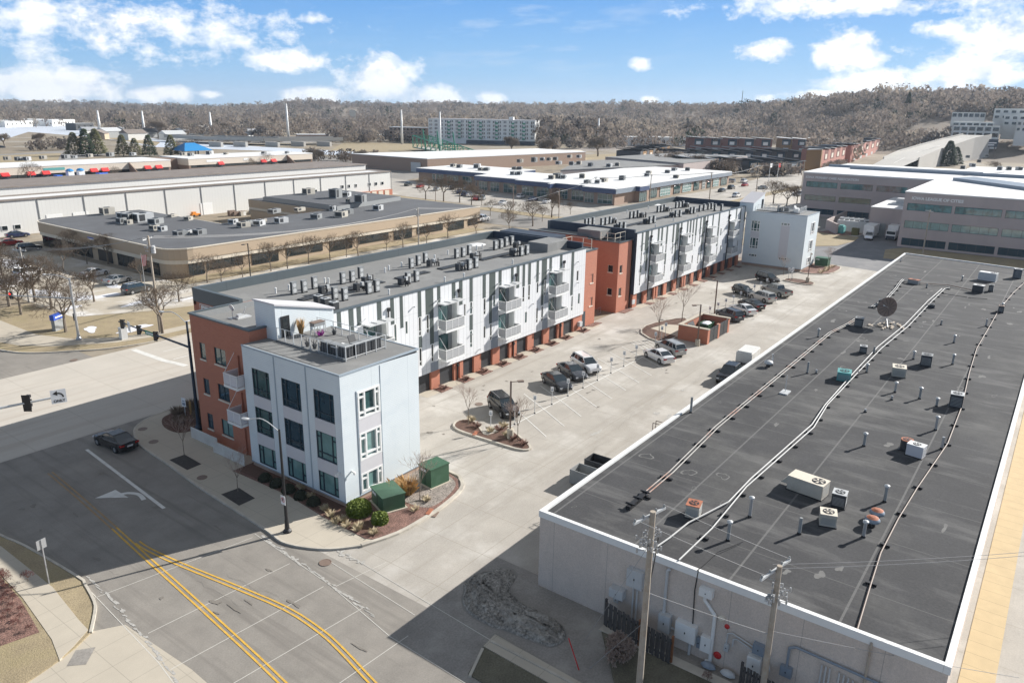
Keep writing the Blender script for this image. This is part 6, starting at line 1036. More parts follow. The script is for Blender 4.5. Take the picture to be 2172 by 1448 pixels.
bx, by, bh = map(np.array, (bx, by, bh)); woods('tree_belt', bx, by, np.zeros(len(bx)), bh, bh * rg.uniform(.4, .6, len(bx)), 110, [M['wood1'], M['wood2'], M['wood3']], 'belts of bare trees and scrub across the plain between the sheds and the woods')
for k in range(34):   # scattered small houses
 px, py = sorted([(190 + 17 * j + (j * 37) % 11, 284 + (j * 53) % 14) for j in range(22)] + [(1340 + 14 * j, 283 + (j * 29) % 12) for j in range(12)])[k]; x_, y_ = G(px, py); t = thing('house', f'{nth(k)} small pitched roof house from the left along the foot of the far woods', 'house', (x_, y_, 0), (k * .9) % 1.5, 'small houses at the foot of the woods')
 m = MB(); w_, d_, h_ = 7 + k % 4, 5 + k % 3, 3.5 + k % 3; m.box(-w_, w_, -d_, d_, 0, h_); m.build('wall', M[('plaster', 'tan', 'mid', 'tanbrick', 'white')[k % 5]], t); m = MB(); m.add([(-w_ - .5, -d_ - .5, h_), (w_ + .5, -d_ - .5, h_), (w_ + .5, d_ + .5, h_), (-w_ - .5, d_ + .5, h_), (-w_ - .5, 0, h_ + 3), (w_ + .5, 0, h_ + 3)], [(0, 1, 5, 4), (2, 3, 4, 5), (1, 2, 5), (3, 0, 4), (3, 2, 1, 0)]); m.build('roof', M[('townroof', 'brownroof', 'lt', 'charcoal')[k % 4]], t)
# ---- distant buildings
def fline(p, q):   # wall plane from p to q, outwards towards the camera side
 p = Vector(p); q = Vector(q); d = (q - p).normalized(); n_ = Vector((d.y, -d.x)); n_ = n_ if n_.dot(-p) > 0 else -n_
 return lambda a, b, z: (p.x + d.x * a + n_.x * b, p.y + d.y * a + n_.y * b, z), (q - p).length
def far_box(name, lab, cat, p, q, depth, z0, z1, wm, rm, grp=None, slope=0):
 fn, L = fline(p, q); t = thing(name, lab, cat, (p[0], p[1], z0), group=grp); m = MB(); wbox(m, fn, 0, L, -depth, 0, z0 - .1, z1); m.build('wall', wm, t, world=True); m = MB(); wbox(m, fn, -.3, L + .3, -depth - .3, .3, z1, z1 + .4); m.build('roof', rm, t, world=True); return t, fn, L
def pdist(px, py, D):   # point at horizontal distance D in the direction of a picture point, with its height
 d = ray(px, py); k = D / math.hypot(d[0], d[1]); return (d[0] * k, d[1] * k), H + d[2] * k
p, q = G(909, 303), G(1134, 309)
t, fn, L = far_box('apartment_tower', 'six storey white apartment building with rows of green balconies beyond the green truss bridge', 'apartment building', p, q, 18, 0, 20.0, M['white'], M['spandrel'])
m = MB(); wbox(m, fn, L - 60, L + .1, -.5, .06, 0, 3.2); m.build('dark_base', M['navy'], t, world=True); c = 0
for j in range(5):
 for i in range(20):
  a = L * (i + .5) / 20; m = MB(); wbox(m, fn, a - 1.1, a - .35, .0, .08, 5 + 3.1 * j, 6.8 + 3.1 * j); wbox(m, fn, a + .35, a + 1.1, .0, .08, 5 + 3.1 * j, 6.8 + 3.1 * j); m.build('window', M['glass'], t, world=True)
for i in (4, 6, 8, 10, 13, 16, 18):
 for j in range(5): a = L * i / 20; m = MB(); wbox(m, fn, a - 1.2, a + 1.2, .0, 1.4, 4.4 + 3.1 * j, 4.6 + 3.1 * j); wbox(m, fn, a - 1.2, a + 1.2, 1.3, 1.4, 4.6 + 3.1 * j, 5.6 + 3.1 * j); m.build('balcony', M['greensteel'], t, world=True)
m = MB(); wbox(m, fn, L * .75, L * .79, -8, -4, 20.4, 22.6); m.build('roof_housing', M['white'], t, world=True)
t, fn, L = far_box('apartment_building', 'dark brown brick apartment block left of the white tower', 'apartment building', G(826, 300), G(905, 302), 14, 0, 12, M['tanbrick'], M['lt'])
for j in range(4):
 for i in range(9): a = L * (i + .5) / 9; m = MB(); wbox(m, fn, a - .9, a + .9, 0, .08, 1 + 3 * j, 2.4 + 3 * j); m.build('window', M['glass'], t, world=True)
m = MB();
t = thing('truss_bridge', 'bright green steel truss bridge with leaning frames in front of the white tower', 'bridge', (*G(900, 330), 0))
p, q = Vector(G(893, 318)), Vector(G(1000, 338)); d = (q - p); nn = Vector((-d.y, d.x)).normalized() * 6
m = MB()
for sgn in (-1, 1):
 for k in range(10):
  a = p + d * k / 10 + nn * sgn; b = p + d * (k + 1) / 10 + nn * sgn; z = 10 - 6 * (k / 10); z2 = 10 - 6 * ((k + 1) / 10); m.tube((a.x, a.y, 2), (b.x, b.y, 2), .35, n=4); m.tube((a.x, a.y, z), (b.x, b.y, z2), .35, n=4); m.tube((a.x, a.y, 2), (b.x, b.y, z2), .22, n=4); m.tube((a.x, a.y, 2), (a.x, a.y, z), .25, n=4)
for k in range(11):
 a = p + d * k / 10; z = 10 - 6 * k / 10; m.tube((a.x + nn.x, a.y + nn.y, z), (a.x - nn.x, a.y - nn.y, z), .25, n=4)
for k in (3, 6, 9): a = p + d * k / 10; m.tube((a.x - nn.x, a.y - nn.y, 0), (a.x - nn.x * 1.1 - d.x * .04, a.y - nn.y * 1.1 - d.y * .04, 15), .4, n=5)
m.build('truss', M['greensteel'], t, world=True); m = MB(); m.prism([tuple(p + nn * .95), tuple(q + nn * .95), tuple(q - nn * .95), tuple(p - nn * .95)], 1.4, 1.9); m.build('deck', M['concrete'], t, world=True)
# highway bridge with pale deck and piers
t = thing('highway_bridge', 'long concrete highway bridge crossing left of centre with pale parapet and piers', 'bridge', (*G(500, 312), 0))
pts = [G(350, 300), G(430, 305), G(560, 309), (G(728, 307))]
for a, b in zip(pts[:-1], pts[1:]): m = MB(); fn, L = fline(a, b); wbox(m, fn, 0, L, -22, 0, 3.4, 4.6); m.build('deck', M['farasph'], t, world=True); m = MB(); wbox(m, fn, 0, L, 0, .5, 3.0, 5.6); wbox(m, fn, 0, L, -22.5, -22, 4.6, 5.6); m.build('parapet', M['concrete'], t, world=True)
for px in (470, 522, 590, 645, 700): x, y = G(px, 312 if px < 600 else 311); m = MB(); m.box(x - 1, x + 1, y - 1, y + 14, 0, 3.4); m.build('pier', M['concrete'], t, world=True)
m = MB(); m.sheet(P([(0, 262), (160, 268), (350, 298), (560, 305), (728, 300), (728, 296), (560, 299), (350, 290), (160, 262), (0, 256)]), .01); m.sheet(P([(-40, 330), (160, 318), (240, 326), (120, 345), (-40, 348)]), .012); struct('highway', m, M['farasph'])
m = MB(); m.sheet(P([(730, 302), (905, 305), (880, 318), (820, 322), (700, 320)]), .013); m.sheet(P([(160, 272), (340, 302), (330, 310), (200, 290)]), .013); m.sheet(P([(0, 330), (130, 325), (120, 345), (60, 352), (0, 352)]), .014); struct('grass_verge', m, M['grass'])
# tall bridge light masts
for (bx, by), (tx, ty), lab in (((213, 283), (209, 236), 'white mast farthest left over the river bend'), ((307, 288), (302, 237), 'white mast second from the left'), ((450, 295), (446, 240), 'white mast behind the long white shed'), ((612, 295), (606, 222), 'white mast at the highway bridge, tall'), ((853, 306), (850, 235), 'white mast left of the white tower'), ((934, 328), (932, 240), 'thick white mast in front of the white tower'), ((1268, 305), (1268, 253), 'white mast right of the white tower among bare trees'), ((1590, 290), (1591, 253), 'white mast behind the brick townhouses'), ((1899, 308), (1904, 255), 'white mast left of the rising bridge road')):
 x, y, h = pole_at((bx, by), (tx, ty)); t = thing('light_mast', 'tall tapered ' + lab, 'mast', (x, y, 0), group='tall white masts'); m = MB(); rr_ = 1.1 if bx != 934 else 1.15; sc_ = math.hypot(x, y) / 600; m.lathe([(rr_ * sc_ * .9, 0), (rr_ * sc_ * .5, h)], n=10); m.build('shaft', M['white'], t, smooth=True); m = MB(); m.lathe([(rr_ * sc_ * .55, h), (rr_ * sc_ * .3, h + .8)], n=10); m.build('cap', M['white'], t)
pz = pdist(1573, 222, 1450); (x, y), z = pz; m = MB(); zt_ = pdist(1573, 192, 1450)[1]; m.tube((0, 0, -12), (0, 0, zt_ - z), .9, .5, 5); o = m.build('radio_mast', M['mid']); o.location = (x, y, z); tag(o, 'thin radio mast sticking up above the hill skyline', 'radio mast')
(x, y), z = pdist(603, 232, 2000); zt_ = pdist(603, 217, 2000)[1]; m = MB(); m.tube((0, 0, -10), (0, 0, zt_ - z), 1.2, .8, 5); o = m.build('radio_mast', M['lt']); o.location = (x, y, z); tag(o, 'pale mast on the left hill skyline', 'radio mast')
# assorted far buildings (p, q = ends of the visible wall foot)
FB = [('low white shed in front of the far woods, left', (441, 291), (517, 293), 16, 6.5, 'cream', 'white'), ('long low pale roofed station beyond the highway', (632, 296), (698, 296), 14, 4, 'tanbrick', 'white'), ('white flat warehouse by the river bend', (112, 268), (160, 266), 60, 7, 'white', 'white'), ('long white warehouse across the river at left', (12, 270), (112, 266), 50, 6, 'white', 'white'), ('red roofed store far beyond the masts', (370, 256), (410, 256), 40, 8, 'sred', 'lt'),
   ('dark house cluster left of the first mast', (162, 277), (200, 276), 14, 7, 'charcoal', 'mid'), ('long white metal hall behind the brick townhouses', (1330, 309), (1462, 311), 30, 7, 'white', 'white'), ('pale low hall with blue glass strip behind the townhouses', (1660, 300), (1705, 300), 30, 6, 'greyfascia', 'lt'), ('white trailers and sheds by the levee', (1300, 307), (1330, 308), 12, 3.4, 'lt', 'white'),
   ('grey low building below the hill', (1820, 287), (1860, 286), 14, 5, 'mid', 'mid'), ('white block by the railway below the hill', (1820, 284), (1838, 283), 10, 5, 'white', 'white'), ('tan building on the far slope', (1388, 279), (1408, 279), 20, 9, 'tan', 'tanbrick'), ('white storage hall right of the row of pink townhouses', (1862, 311), (1895, 314), 16, 4, 'white', 'white'), ('cream cube on the far wooded slope', (741, 242), (754, 242), 14, 11, 'cream', 'cream'), ('small brown house by the highway', (712, 291), (730, 291), 12, 8, 'tanbrick', 'mid'), ('long dark garage building behind the brown house', (735, 294), (800, 296), 16, 4, 'charcoal', 'white')]
for lab, a, b, dp, h, wm, rm in FB:
 if lab.startswith('cream cube'): (p, z), (q, _) = pdist(741, 241, 1500), pdist(754, 241, 1500); t, fn, L = far_box('house', lab, 'building', p, q, 12, z - 10, z + 6, M[wm], M[rm]); continue
 t, fn, L = far_box('building', lab, 'building', G(*a), G(*b), dp, 0, h, M[wm], M[rm])
 nw = max(3, min(12, int(L / 9)))
 for k in range(nw): m = MB(); c = L * (k + .5) / nw; wbox(m, fn, c - 1.2, c + 1.2, 0, .1, h * .35, h * .7); m.build('window', M['glass'], t, world=True)
# teal roofed pavilion
x, y = G(405, 331); t = thing('pavilion', 'bright blue hipped roof pavilion left of the highway bridge', 'pavilion', (x, y, 0)); m = MB(); w = 9; m.add([(-w, -w, 3.4), (w, -w, 3.4), (w, w, 3.4), (-w, w, 3.4), (-3, 0, 7.5), (3, 0, 7.5)], [(0, 1, 5, 4), (2, 3, 4, 5), (1, 2, 5), (3, 0, 4), (3, 2, 1, 0)]); m.build('roof', M['bluetop'], t); m = MB()
for sx_ in (-1, 0, 1):
 for sy in (-1, 1): m.box(sx_ * 8 - .3, sx_ * 8 + .3, sy * 8 - .3, sy * 8 + .3, 0, 3.4)
m.build('posts', M['charcoal'], t)
# townhouses
def townrow(lab, p, q, n_, h, dp, mts, roof='townroof', grp='townhouse rows', slope=1.0, wm2='glassb', pane='white'):
 fn, L = fline(p, q); w = L / n_
 for k in range(n_):
  t = thing('townhouse', f'{nth(k)} unit from the left in the {lab}', 'townhouse', (*fn((k + .5) * w, 0, 0)[:2], 0), group=lab); a0, a1 = k * w + .1, (k + 1) * w - .1; m = MB(); wbox(m, fn, a0, a1, -dp, 0, -.1, h - .3 * (k % 2)); m.build('wall', M[mts[k % len(mts)]], t, world=True)
  m = MB(); z = h - .3 * (k % 2) + .02; P_ = [fn(a0 - .4, .8, z + slope), fn(a1 + .2, .8, z), fn(a1 + .2, -dp - .3, z), fn(a0 - .4, -dp - .3, z + slope)]; m.add(P_ + [(a_, b_, c_ + .3) for a_, b_, c_ in P_], [(3, 2, 1, 0), (4, 5, 6, 7), (0, 1, 5, 4), (1, 2, 6, 5), (2, 3, 7, 6), (3, 0, 4, 7)]); m.build('roof', M[roof], t, world=True)
  m = MB(); wbox(m, fn, a0 + w * .35, a1 - w * .1, 0, .1, h * .45, h * .95); m.build('recessed_panel', M[wm2], t, world=True); m = MB(); wbox(m, fn, a0 + w * .45, a1 - w * .25, .1, .16, h * .5, h * .75); m.build('window', M[pane], t, world=True); m = MB(); wbox(m, fn, a0 + w * .45, a1 - w * .2, 0, .1, .2, h * .2); m.build('door', M['lt'], t, world=True)
townrow('dark red brick townhouse row at the back', G(1459, 319), G(1636, 322), 5, 9.5, 12, ('townred', 'townred'), 'roofwhite'); townrow('second dark red townhouse row at the back right', G(1645, 318), G(1782, 322), 4, 9.0, 12, ('townbrown', 'townred'), 'roofwhite')
townrow('dark ochre townhouse row seen at an angle', G(1357, 350), G(1420, 333), 5, 7.5, 14, ('townwall',), 'townwall', wm2='townbrown', pane='cream');
townrow('charcoal townhouse row, back line with grey roofs', G(1425, 345), G(1700, 346), 8, 7, 24, ('townwall',), slope=1.4); townrow('charcoal townhouse row, front line with grey roofs', G(1440, 366), G(1700, 368), 6, 6.4, 20, ('townwall',), slope=1.4)
townrow('ochre and pink brick townhouse row facing the street', G(1740, 360), G(1790, 346), 4, 10.5, 11, ('townrow',), 'townroof', wm2='townred', pane='cream'); townrow('pink brick townhouse row beyond the dark red gable', G(1802, 345), G(1862, 323), 5, 10.5, 12, ('townrow',), 'townroof', wm2='townred', pane='cream')
t = boxbuilding('townhouse', 'ochre and slate end gable of the townhouse row', 'townhouse', [G(1706, 362), G(1738, 361), G(1752, 354), G(1720, 353)], 10.8, M['townbrown'], M['townroof'])
m = MB();
# white condominiums stepped up the hillside
t = thing('hillside_condominium', 'white stepped condominium on the right hillside, left block', 'apartment building', (0, 0, 0)); (x0, y0), z0 = pdist(2030, 287, 690); t.location = (x0, y0, z0)
for (pa, pb, yb, yt, D) in ((2018, 2105, 279, 258, 690), (2030, 2122, 289, 262, 700)[:0] or (2018, 2118, 290, 266, 680), (2016, 2087, 262, 238, 730)):
 (xa, ya), za = pdist(pa, yb, D); (xb, yb_), zb = pdist(pb, yb, D); zt1 = pdist(pa, yt, D)[1]; fn, L = fline((xa, ya), (xb, yb_)); m = MB(); wbox(m, fn, 0, L, -18, 0, min(za, zb) - 8, zt1); m.build('wall', M['plaster'], t, world=True)
 n_ = 6
 for k in range(n_):
  a0 = L * (k + .12) / n_; a1 = L * (k + .88) / n_; m = MB(); wbox(m, fn, a0, a1, 0, .1, zt1 - 3.6, zt1 - .9); m.build('window', M['glass'], t, world=True)
  if D == 680: m = MB(); wbox(m, fn, a0, a1, 0, .1, zt1 - 7.8, zt1 - 5.0); m.build('window', M['glass'], t, world=True)
t = thing('hillside_condominium', 'white stepped condominium on the right hillside, right block at the frame edge', 'apartment building', (*pdist(2130, 285, 690)[0], 0))
for (pa, pb, yb, yt, D) in ((2104, 2172, 262, 230, 720), (2125, 2190, 272, 243, 700), (2152, 2200, 285, 255, 680)):
 (xa, ya), za = pdist(pa, yb, D); (xb, yb_), zb = pdist(pb, yb, D); zt1 = pdist(pa, yt, D)[1]; fn, L = fline((xa, ya), (xb, yb_)); m = MB(); wbox(m, fn, 0, L, -18, 0, za - 8, zt1); m.build('wall', M['plaster'], t, world=True)
 for k in range(4):
  for j in range(2): m = MB(); wbox(m, fn, L * (k + .2) / 4, L * (k + .75) / 4, 0, .1, zt1 - 3.2 - 4 * j, zt1 - 1.4 - 4 * j); m.build('window', M['glass'], t, world=True)
# rising road and viaduct on the right
def ribbon(ptsL, ptsR, name, mt): m = MB(); [m.add([ptsL[i], ptsR[i], ptsR[i + 1], ptsL[i + 1]], [(0, 1, 2, 3)]) for i in range(len(ptsL) - 1)]; return struct(name, m, mt)
pp3 = lambda a, b, D: (lambda q: (q[0][0], q[0][1], max(q[1], 0)))(pdist(a, b, D)); ptsL = [pp3(*q) for q in ((1830, 361, 430), (1875, 337, 470), (1908, 322, 520), (1964, 306, 575), (2005, 295, 620), (2043, 286, 650))]; ptsR = [pp3(*q) for q in ((1900, 360, 440), (1950, 338, 476), (1990, 321, 524), (2019, 312, 576), (2068, 295, 622), (2104, 288, 652))]
ptsL = [(x, y, z + .02) for x, y, z in ptsL]; ribbon(ptsL, ptsR, 'bridge_road', M['concrete'])
mid_ = [tuple((a[k] + b[k]) / 2 + (.06 if k == 2 else 0) for k in range(3)) for a, b in zip(ptsL, ptsR)]; m = MB();
for a, b in zip(mid_[:-1], mid_[1:]): m.add([a, (a[0], a[1] - .5, a[2]), (b[0], b[1] - .5, b[2]), b], [(0, 1, 2, 3)])
struct('white_lane_marking', m, M['rpaint'])
t = thing('viaduct', 'pale concrete side wall and rails of the rising bridge road at right', 'bridge', ptsR[2]); m = MB()
for P_ in (ptsL[1:], ptsR[1:]):
 for a, b in zip(P_[:-1], P_[1:]): m.add([(a[0], a[1], -.1), (b[0], b[1], -.1), (b[0], b[1], b[2] + 1), (a[0], a[1], a[2] + 1), (a[0], a[1] + .5, -.1), (b[0], b[1] + .5, -.1), (b[0], b[1] + .5, b[2] + 1), (a[0], a[1] + .5, a[2] + 1)], [(0, 1, 2, 3), (7, 6, 5, 4), (3, 2, 6, 7), (0, 3, 7, 4), (1, 5, 6, 2)])
m.build('side_wall', M['concrete'], t, world=True)
# billboard
x, y = G(2085, 338); t = thing('billboard', 'dark billboard on brown posts beside the rising bridge road', 'billboard', (x, y, 0)); fn, L = fline(G(2047, 338), G(2110, 338)); hz = pole_at((2047, 338), (2047, 295))[2]; hz0 = pole_at((2047, 338), (2047, 312))[2]
m = MB(); wbox(m, fn, 0, L, -.3, 0, hz0, hz); bd = m.build('board', M['navy'], t, world=True); m = MB(); wbox(m, fn, L * .5, L * .95, .02, .1, hz0 + (hz - hz0) * .45, hz0 + (hz - hz0) * .6); wbox(m, fn, L * .6, L * .88, .02, .1, hz0 + (hz - hz0) * .2, hz0 + (hz - hz0) * .32); m.build('lettering', M['white'], bd, world=True); m = MB(); wbox(m, fn, L * .05, L * .2, .02, .1, hz0 + (hz - hz0) * .3, hz0 + (hz - hz0) * .8); wbox(m, fn, L * .27, L * .4, .02, .1, hz0 + (hz - hz0) * .45, hz0 + (hz - hz0) * .85); m.build('picture', M['greyfascia'], bd, world=True)
m = MB(); [wbox(m, fn, L * k, L * k + .5, -.8, -.3, 0, hz0 + 1) for k in (.03, .32, .62, .93)]; m.build('posts', M['brownpipe'], t, world=True)
# ================================================================ vehicles
def car(lab, x, y, rz, kind='sedan', col=(.5, .5, .5), pn='grey', cat=None, group=None, z=0.02, sc=1.0, detail=True, name=None):
 K = dict(sedan=dict(L=4.75, W=1.84, H=1.45, body=[(-2.37, .32, .72, .70), (-2.32, .24, .96, .80), (-1.7, .22, 1.03, .90), (-.6, .20, .98, .92), (.85, .20, .96, .92), (1.3, .20, .93, .90), (2.0, .22, .82, .84), (2.3, .26, .68, .74), (2.37, .34, .55, .66)], cab=(-1.85, 1.15, -.95, .25, .98), wx=(-1.42, 1.40), r=.33),
    suv=dict(L=4.7, W=1.9, H=1.68, body=[(-2.35, .36, .80, .76), (-2.3, .28, 1.08, .86), (-1.6, .25, 1.13, .94), (-.4, .24, 1.08, .95), (1.0, .24, 1.07, .95), (1.35, .25, 1.05, .93), (2.1, .27, .95, .86), (2.3, .32, .80, .78), (2.36, .4, .6, .70)], cab=(-2.25, 1.3, -1.95, .45, 1.08), wx=(-1.4, 1.42), r=.37),
    pickup=dict(L=5.8, W=2.0, H=1.9, body=[(-2.9, .5, .9, .92), (-2.86, .45, 1.2, .95), (-1.0, .42, 1.22, .99), (.5, .40, 1.2, 1.0), (1.4, .40, 1.2, .99), (1.75, .40, 1.18, .97), (2.6, .42, 1.10, .93), (2.85, .45, .9, .86), (2.9, .5, .65, .8)], cab=(-1.1, 1.7, -.85, .85, 1.2), wx=(-1.75, 1.85), r=.42),
    hatch=dict(L=4.3, W=1.78, H=1.55, body=[(-2.15, .34, .75, .7), (-2.1, .26, 1.0, .8), (-1.5, .24, 1.03, .88), (-.4, .22, .99, .89), (.8, .22, .98, .89), (1.2, .22, .95, .87), (1.85, .24, .84, .8), (2.1, .3, .7, .72), (2.15, .36, .55, .66)], cab=(-2.0, 1.15, -1.65, .3, .99), wx=(-1.25, 1.3), r=.32))[kind]
 t = thing(name or {'pickup': 'pickup_truck'}.get(kind, 'parked_car'), lab, cat or {'pickup': 'pickup truck', 'suv': 'car', 'sedan': 'car', 'hatch': 'car'}[kind], (x, y, z), rz, group); t.scale = (sc, sc, sc)
 pm = paint(pn, col); b = MB(); ring = []
 for (xx, zb, zt, hw) in K['body']:
  zm = (zb + zt) / 2; ring.append([(xx, -hw * .96, zb), (xx, -hw, zb + .12), (xx, -hw, zm + .06), (xx, -hw * .97, zt - .07), (xx, -hw * .86, zt), (xx, 0, zt + .035), (xx, hw * .86, zt), (xx, hw * .97, zt - .07), (xx, hw, zm + .06), (xx, hw, zb + .12), (xx, hw * .96, zb)])
 n = 11; vs = [p for r in ring for p in r]; fs = []
 for k in range(len(ring) - 1):
  for i in range(n): fs.append((k * n + i, k * n + (i + 1) % n, (k + 1) * n + (i + 1) % n, (k + 1) * n + i))
 fs += [tuple(range(n)), tuple((len(ring) - 1) * n + i for i in range(n))[::-1]]; b.add(vs, fs)
 bo = b.build('body', pm, t, smooth=False)
 c0, c1, r0, r1, zb = K['cab']; hb, hr = K['W'] / 2 * .91, K['W'] / 2 * .70; Ht = K['H'];
 lo = [(c0, -hb * .9), (c1, -hb * .88), (c1, hb * .88), (c0, hb * .9)]; mid = [((c0 * .45 + r0 * .55), -hb * .93)]
 g = MB(); V = [(c0, -hb * .93, zb), (c1, -hb * .9, zb), (c1, hb * .9, zb), (c0, hb * .93, zb), (r0, -hr, Ht - .05), (r1, -hr * .97, Ht - .05), (r1, hr * .97, Ht - .05), (r0, hr, Ht - .05)]
 g.add(V, [(0, 1, 5, 4), (1, 2, 6, 5), (2, 3, 7, 6), (3, 0, 4, 7), (4, 5, 6, 7)]); g.build('windows', M['carglass'], t)
 rf = MB(); rf.add([(r0 - .06, -hr - .02, Ht - .06), (r1 + .05, -hr, Ht - .06), (r1 + .05, hr, Ht - .06), (r0 - .06, hr + .02, Ht - .06), (r0 + .05, -hr * .86, Ht), (r1 - .12, -hr * .84, Ht), (r1 - .12, hr * .84, Ht), (r0 + .05, hr * .86, Ht)], [(0, 1, 5, 4), (1, 2, 6, 5), (2, 3, 7, 6), (3, 0, 4, 7), (4, 5, 6, 7), (3, 2, 1, 0)])
 for sg in (-1, 1):
  def pil(xb, xt, w):   # pillar strip between belt line and roof
   yb = sg * (hb * .925); yt = sg * (hr + .012); rf.add([(xb - w, yb, zb - .02), (xb + w, yb, zb - .02), (xt + w * .8, yt, Ht - .05), (xt - w * .8, yt, Ht - .05), (xb - w, yb - sg * .05, zb - .02), (xb + w, yb - sg * .05, zb - .02), (xt + w * .8, yt - sg * .05, Ht - .05), (xt - w * .8, yt - sg * .05, Ht - .05)], [(0, 1, 2, 3), (7, 6, 5, 4), (0, 3, 7, 4), (1, 5, 6, 2)])
  pil(c0 + .07, r0 + .03, .10 if kind != 'pickup' else .07); pil(c1 - .06, r1 - .02, .05); pil((c0 + c1) / 2 - .05, (r0 + r1) / 2 - .03, .045)
  if kind == 'suv': pil(c0 + .75, r0 + .65, .05)
 rf.build('roof', pm, t)
 for wx in K['wx']:
  for sg in (-1, 1):
   w = MB(); yo = sg * (K['W'] / 2 + .012); w.tube((wx, yo, K['r']), (wx, yo - sg * .24, K['r']), K['r'], n=16); wo = w.build('wheel', M['tyre'], t); w = MB(); w.tube((wx, yo + sg * .008, K['r']), (wx, yo - sg * .02, K['r']), K['r'] * .62, n=10); w.build('rim', M['rim'], wo)
   if detail: w = MB(); w.tube((wx, sg * (K['W'] / 2 + .002), K['r'] + .03), (wx, sg * (K['W'] / 2 - .06), K['r'] + .03), K['r'] * 1.16, n=18); w.build('wheel_arch', M['black'], t)
 if detail:
  X = K['body'][-2][0]; XB = K['body'][1][0]; zl = K['body'][-2][2] - .06; zr = K['body'][1][2] - .16
  for sg in (-1, 1):
   l = MB(); l.box(X - .28, X + .055, min(sg * .50, sg * .76), max(sg * .50, sg * .76), zl - .10, zl + .03); l.build('headlight', M['lamp'], t); l = MB(); l.box(XB - .065, XB + .16, min(sg * .5, sg * .86), max(sg * .5, sg * .86), zr - .08, zr + .07); l.build('tail_light', M['tail'], t)
   l = MB(); l.box(c1 - .35, c1 - .2, min(sg * .88, sg * 1.03), max(sg * .88, sg * 1.03), zb - .02, zb + .14); l.build('mirror', pm, t)
  l = MB(); l.box(XB - .075, XB - .03, -.26, .26, zr - .2, zr - .06); l.build('number_plate', M['plate'], t)
  l = MB(); l.box(K['body'][-1][0] - .06, K['body'][-1][0] + .015, -.45, .45, .34, .52); l.build('grille', M['black'], t)
  l = MB(); [l.box((c0 + c1) / 2 + .75 * q - .008, (c0 + c1) / 2 + .75 * q + .008, sg * K['W'] / 2 * 1.0 - .006, sg * K['W'] / 2 * 1.0 + .006, .35, zb - .1) for q in (-1, 0, 1) for sg in (-1, 1)]
  if kind in ('suv',):
   for sg in (-1, 1): l = MB(); l.tube((r0 + .1, sg * hr * .88, Ht + .04), (r1 - .1, sg * hr * .88, Ht + .04), .022, n=5); l.build('roof_rail', M['galv'], t)
 if kind == 'pickup':
  l = MB(); l.box(-2.82, -1.15, -.8, .8, 1.16, 1.29); l.build('bed_cover', M['black'], t)
 return t
TH = math.atan2(8.36, 4.61)   # stalls lie at this angle
def park(lab, u, v, up, **k): return car(lab, u, v, TH + (0 if up else math.pi), **k)
GP = 'cars parked in the angled bays'
park('black suv in the first bay next to the kerbed island', 57.0, 42.85, False, kind='suv', col=(.02, .02, .022), pn='black', group=GP)
park('dark grey sedan, nearest of three cars parked together mid lot', 66.6, 42.7, False, kind='sedan', col=(.05, .053, .06), pn='dark grey', group=GP)
park('dark grey sedan between a darker sedan and the white suv', 70.6, 43.2, False, kind='sedan', col=(.075, .08, .09), pn='slate', group=GP)
park('white suv with dark sunroof beside two dark grey sedans', 73.6, 43.2, False, kind='suv', col=(.8, .8, .8), pn='white', group=GP)
park('white sedan beside a silver suv near the brick bin enclosure', 82.4, 38.0, True, kind='sedan', col=(.78, .78, .78), pn='white', group=GP)
park('silver grey suv nearest the brick bin enclosure', 86.1, 38.2, True, kind='suv', col=(.42, .43, .43), pn='silver', group=GP)
park('dark blue grey suv just beyond the brick bin enclosure', 106.8, 38.4, True, kind='suv', col=(.05, .06, .08), pn='dark blue grey', group=GP)
park('white sedan between two dark cars in the far lot', 111.6, 38.1, True, kind='sedan', col=(.8, .8, .79), pn='white', group=GP)
park('black sedan right of the white sedan in the far lot', 115.5, 38.2, True, kind='sedan', col=(.025, .022, .022), pn='maroon black', group=GP)
park('silver hatchback suv left of the grey pickup in the far lot', 121.3, 38.4, True, kind='suv', col=(.55, .55, .53), pn='pale silver', group=GP)
park('large silver grey pickup truck in the far lot', 127.0, 38.0, True, kind='pickup', col=(.36, .36, .34), pn='warm silver', group=GP)
park('charcoal hatchback alone in the upper row of the far lot', 123.6, 42.4, False, kind='hatch', col=(.05, .055, .055), pn='charcoal', group=GP)
park('black small suv in the shade near the blue grey end block', 136.3, 42.6, False, kind='suv', col=(.02, .02, .022), pn='black', group=GP)
x, y = G(244, 948); car('black sedan driving away on the shaded street', x + .2, y + .2, R_(93), kind='sedan', col=(.018, .018, .02), pn='black', name='car')
car('black pickup cab half hidden behind the long white roof edge', 81.3, 28.3, R_(180 + 3), kind='pickup', col=(.02, .025, .03), pn='black'); m = MB(); m.box(-1.7, 1.7, -.95, .95, .6, 2.35); m.box(-1.5, 1.5, -.85, .85, 2.35, 2.5); o = m.build('cargo_box', M['offwhite'])
o.name = 'box_trailer'; o.location = (86.2, 28.2, 0); o.rotation_euler = (0, 0, R_(3)); tag(o, 'white box body right behind the black pickup cab at the roof edge', 'trailer')
for sx_ in (-1, 1):
 for sg in (-1, 1): w = MB(); w.tube((sx_, sg * .98, .38), (sx_, sg * .78, .38), .38, n=12); w.build('wheel', M['tyre'], o)
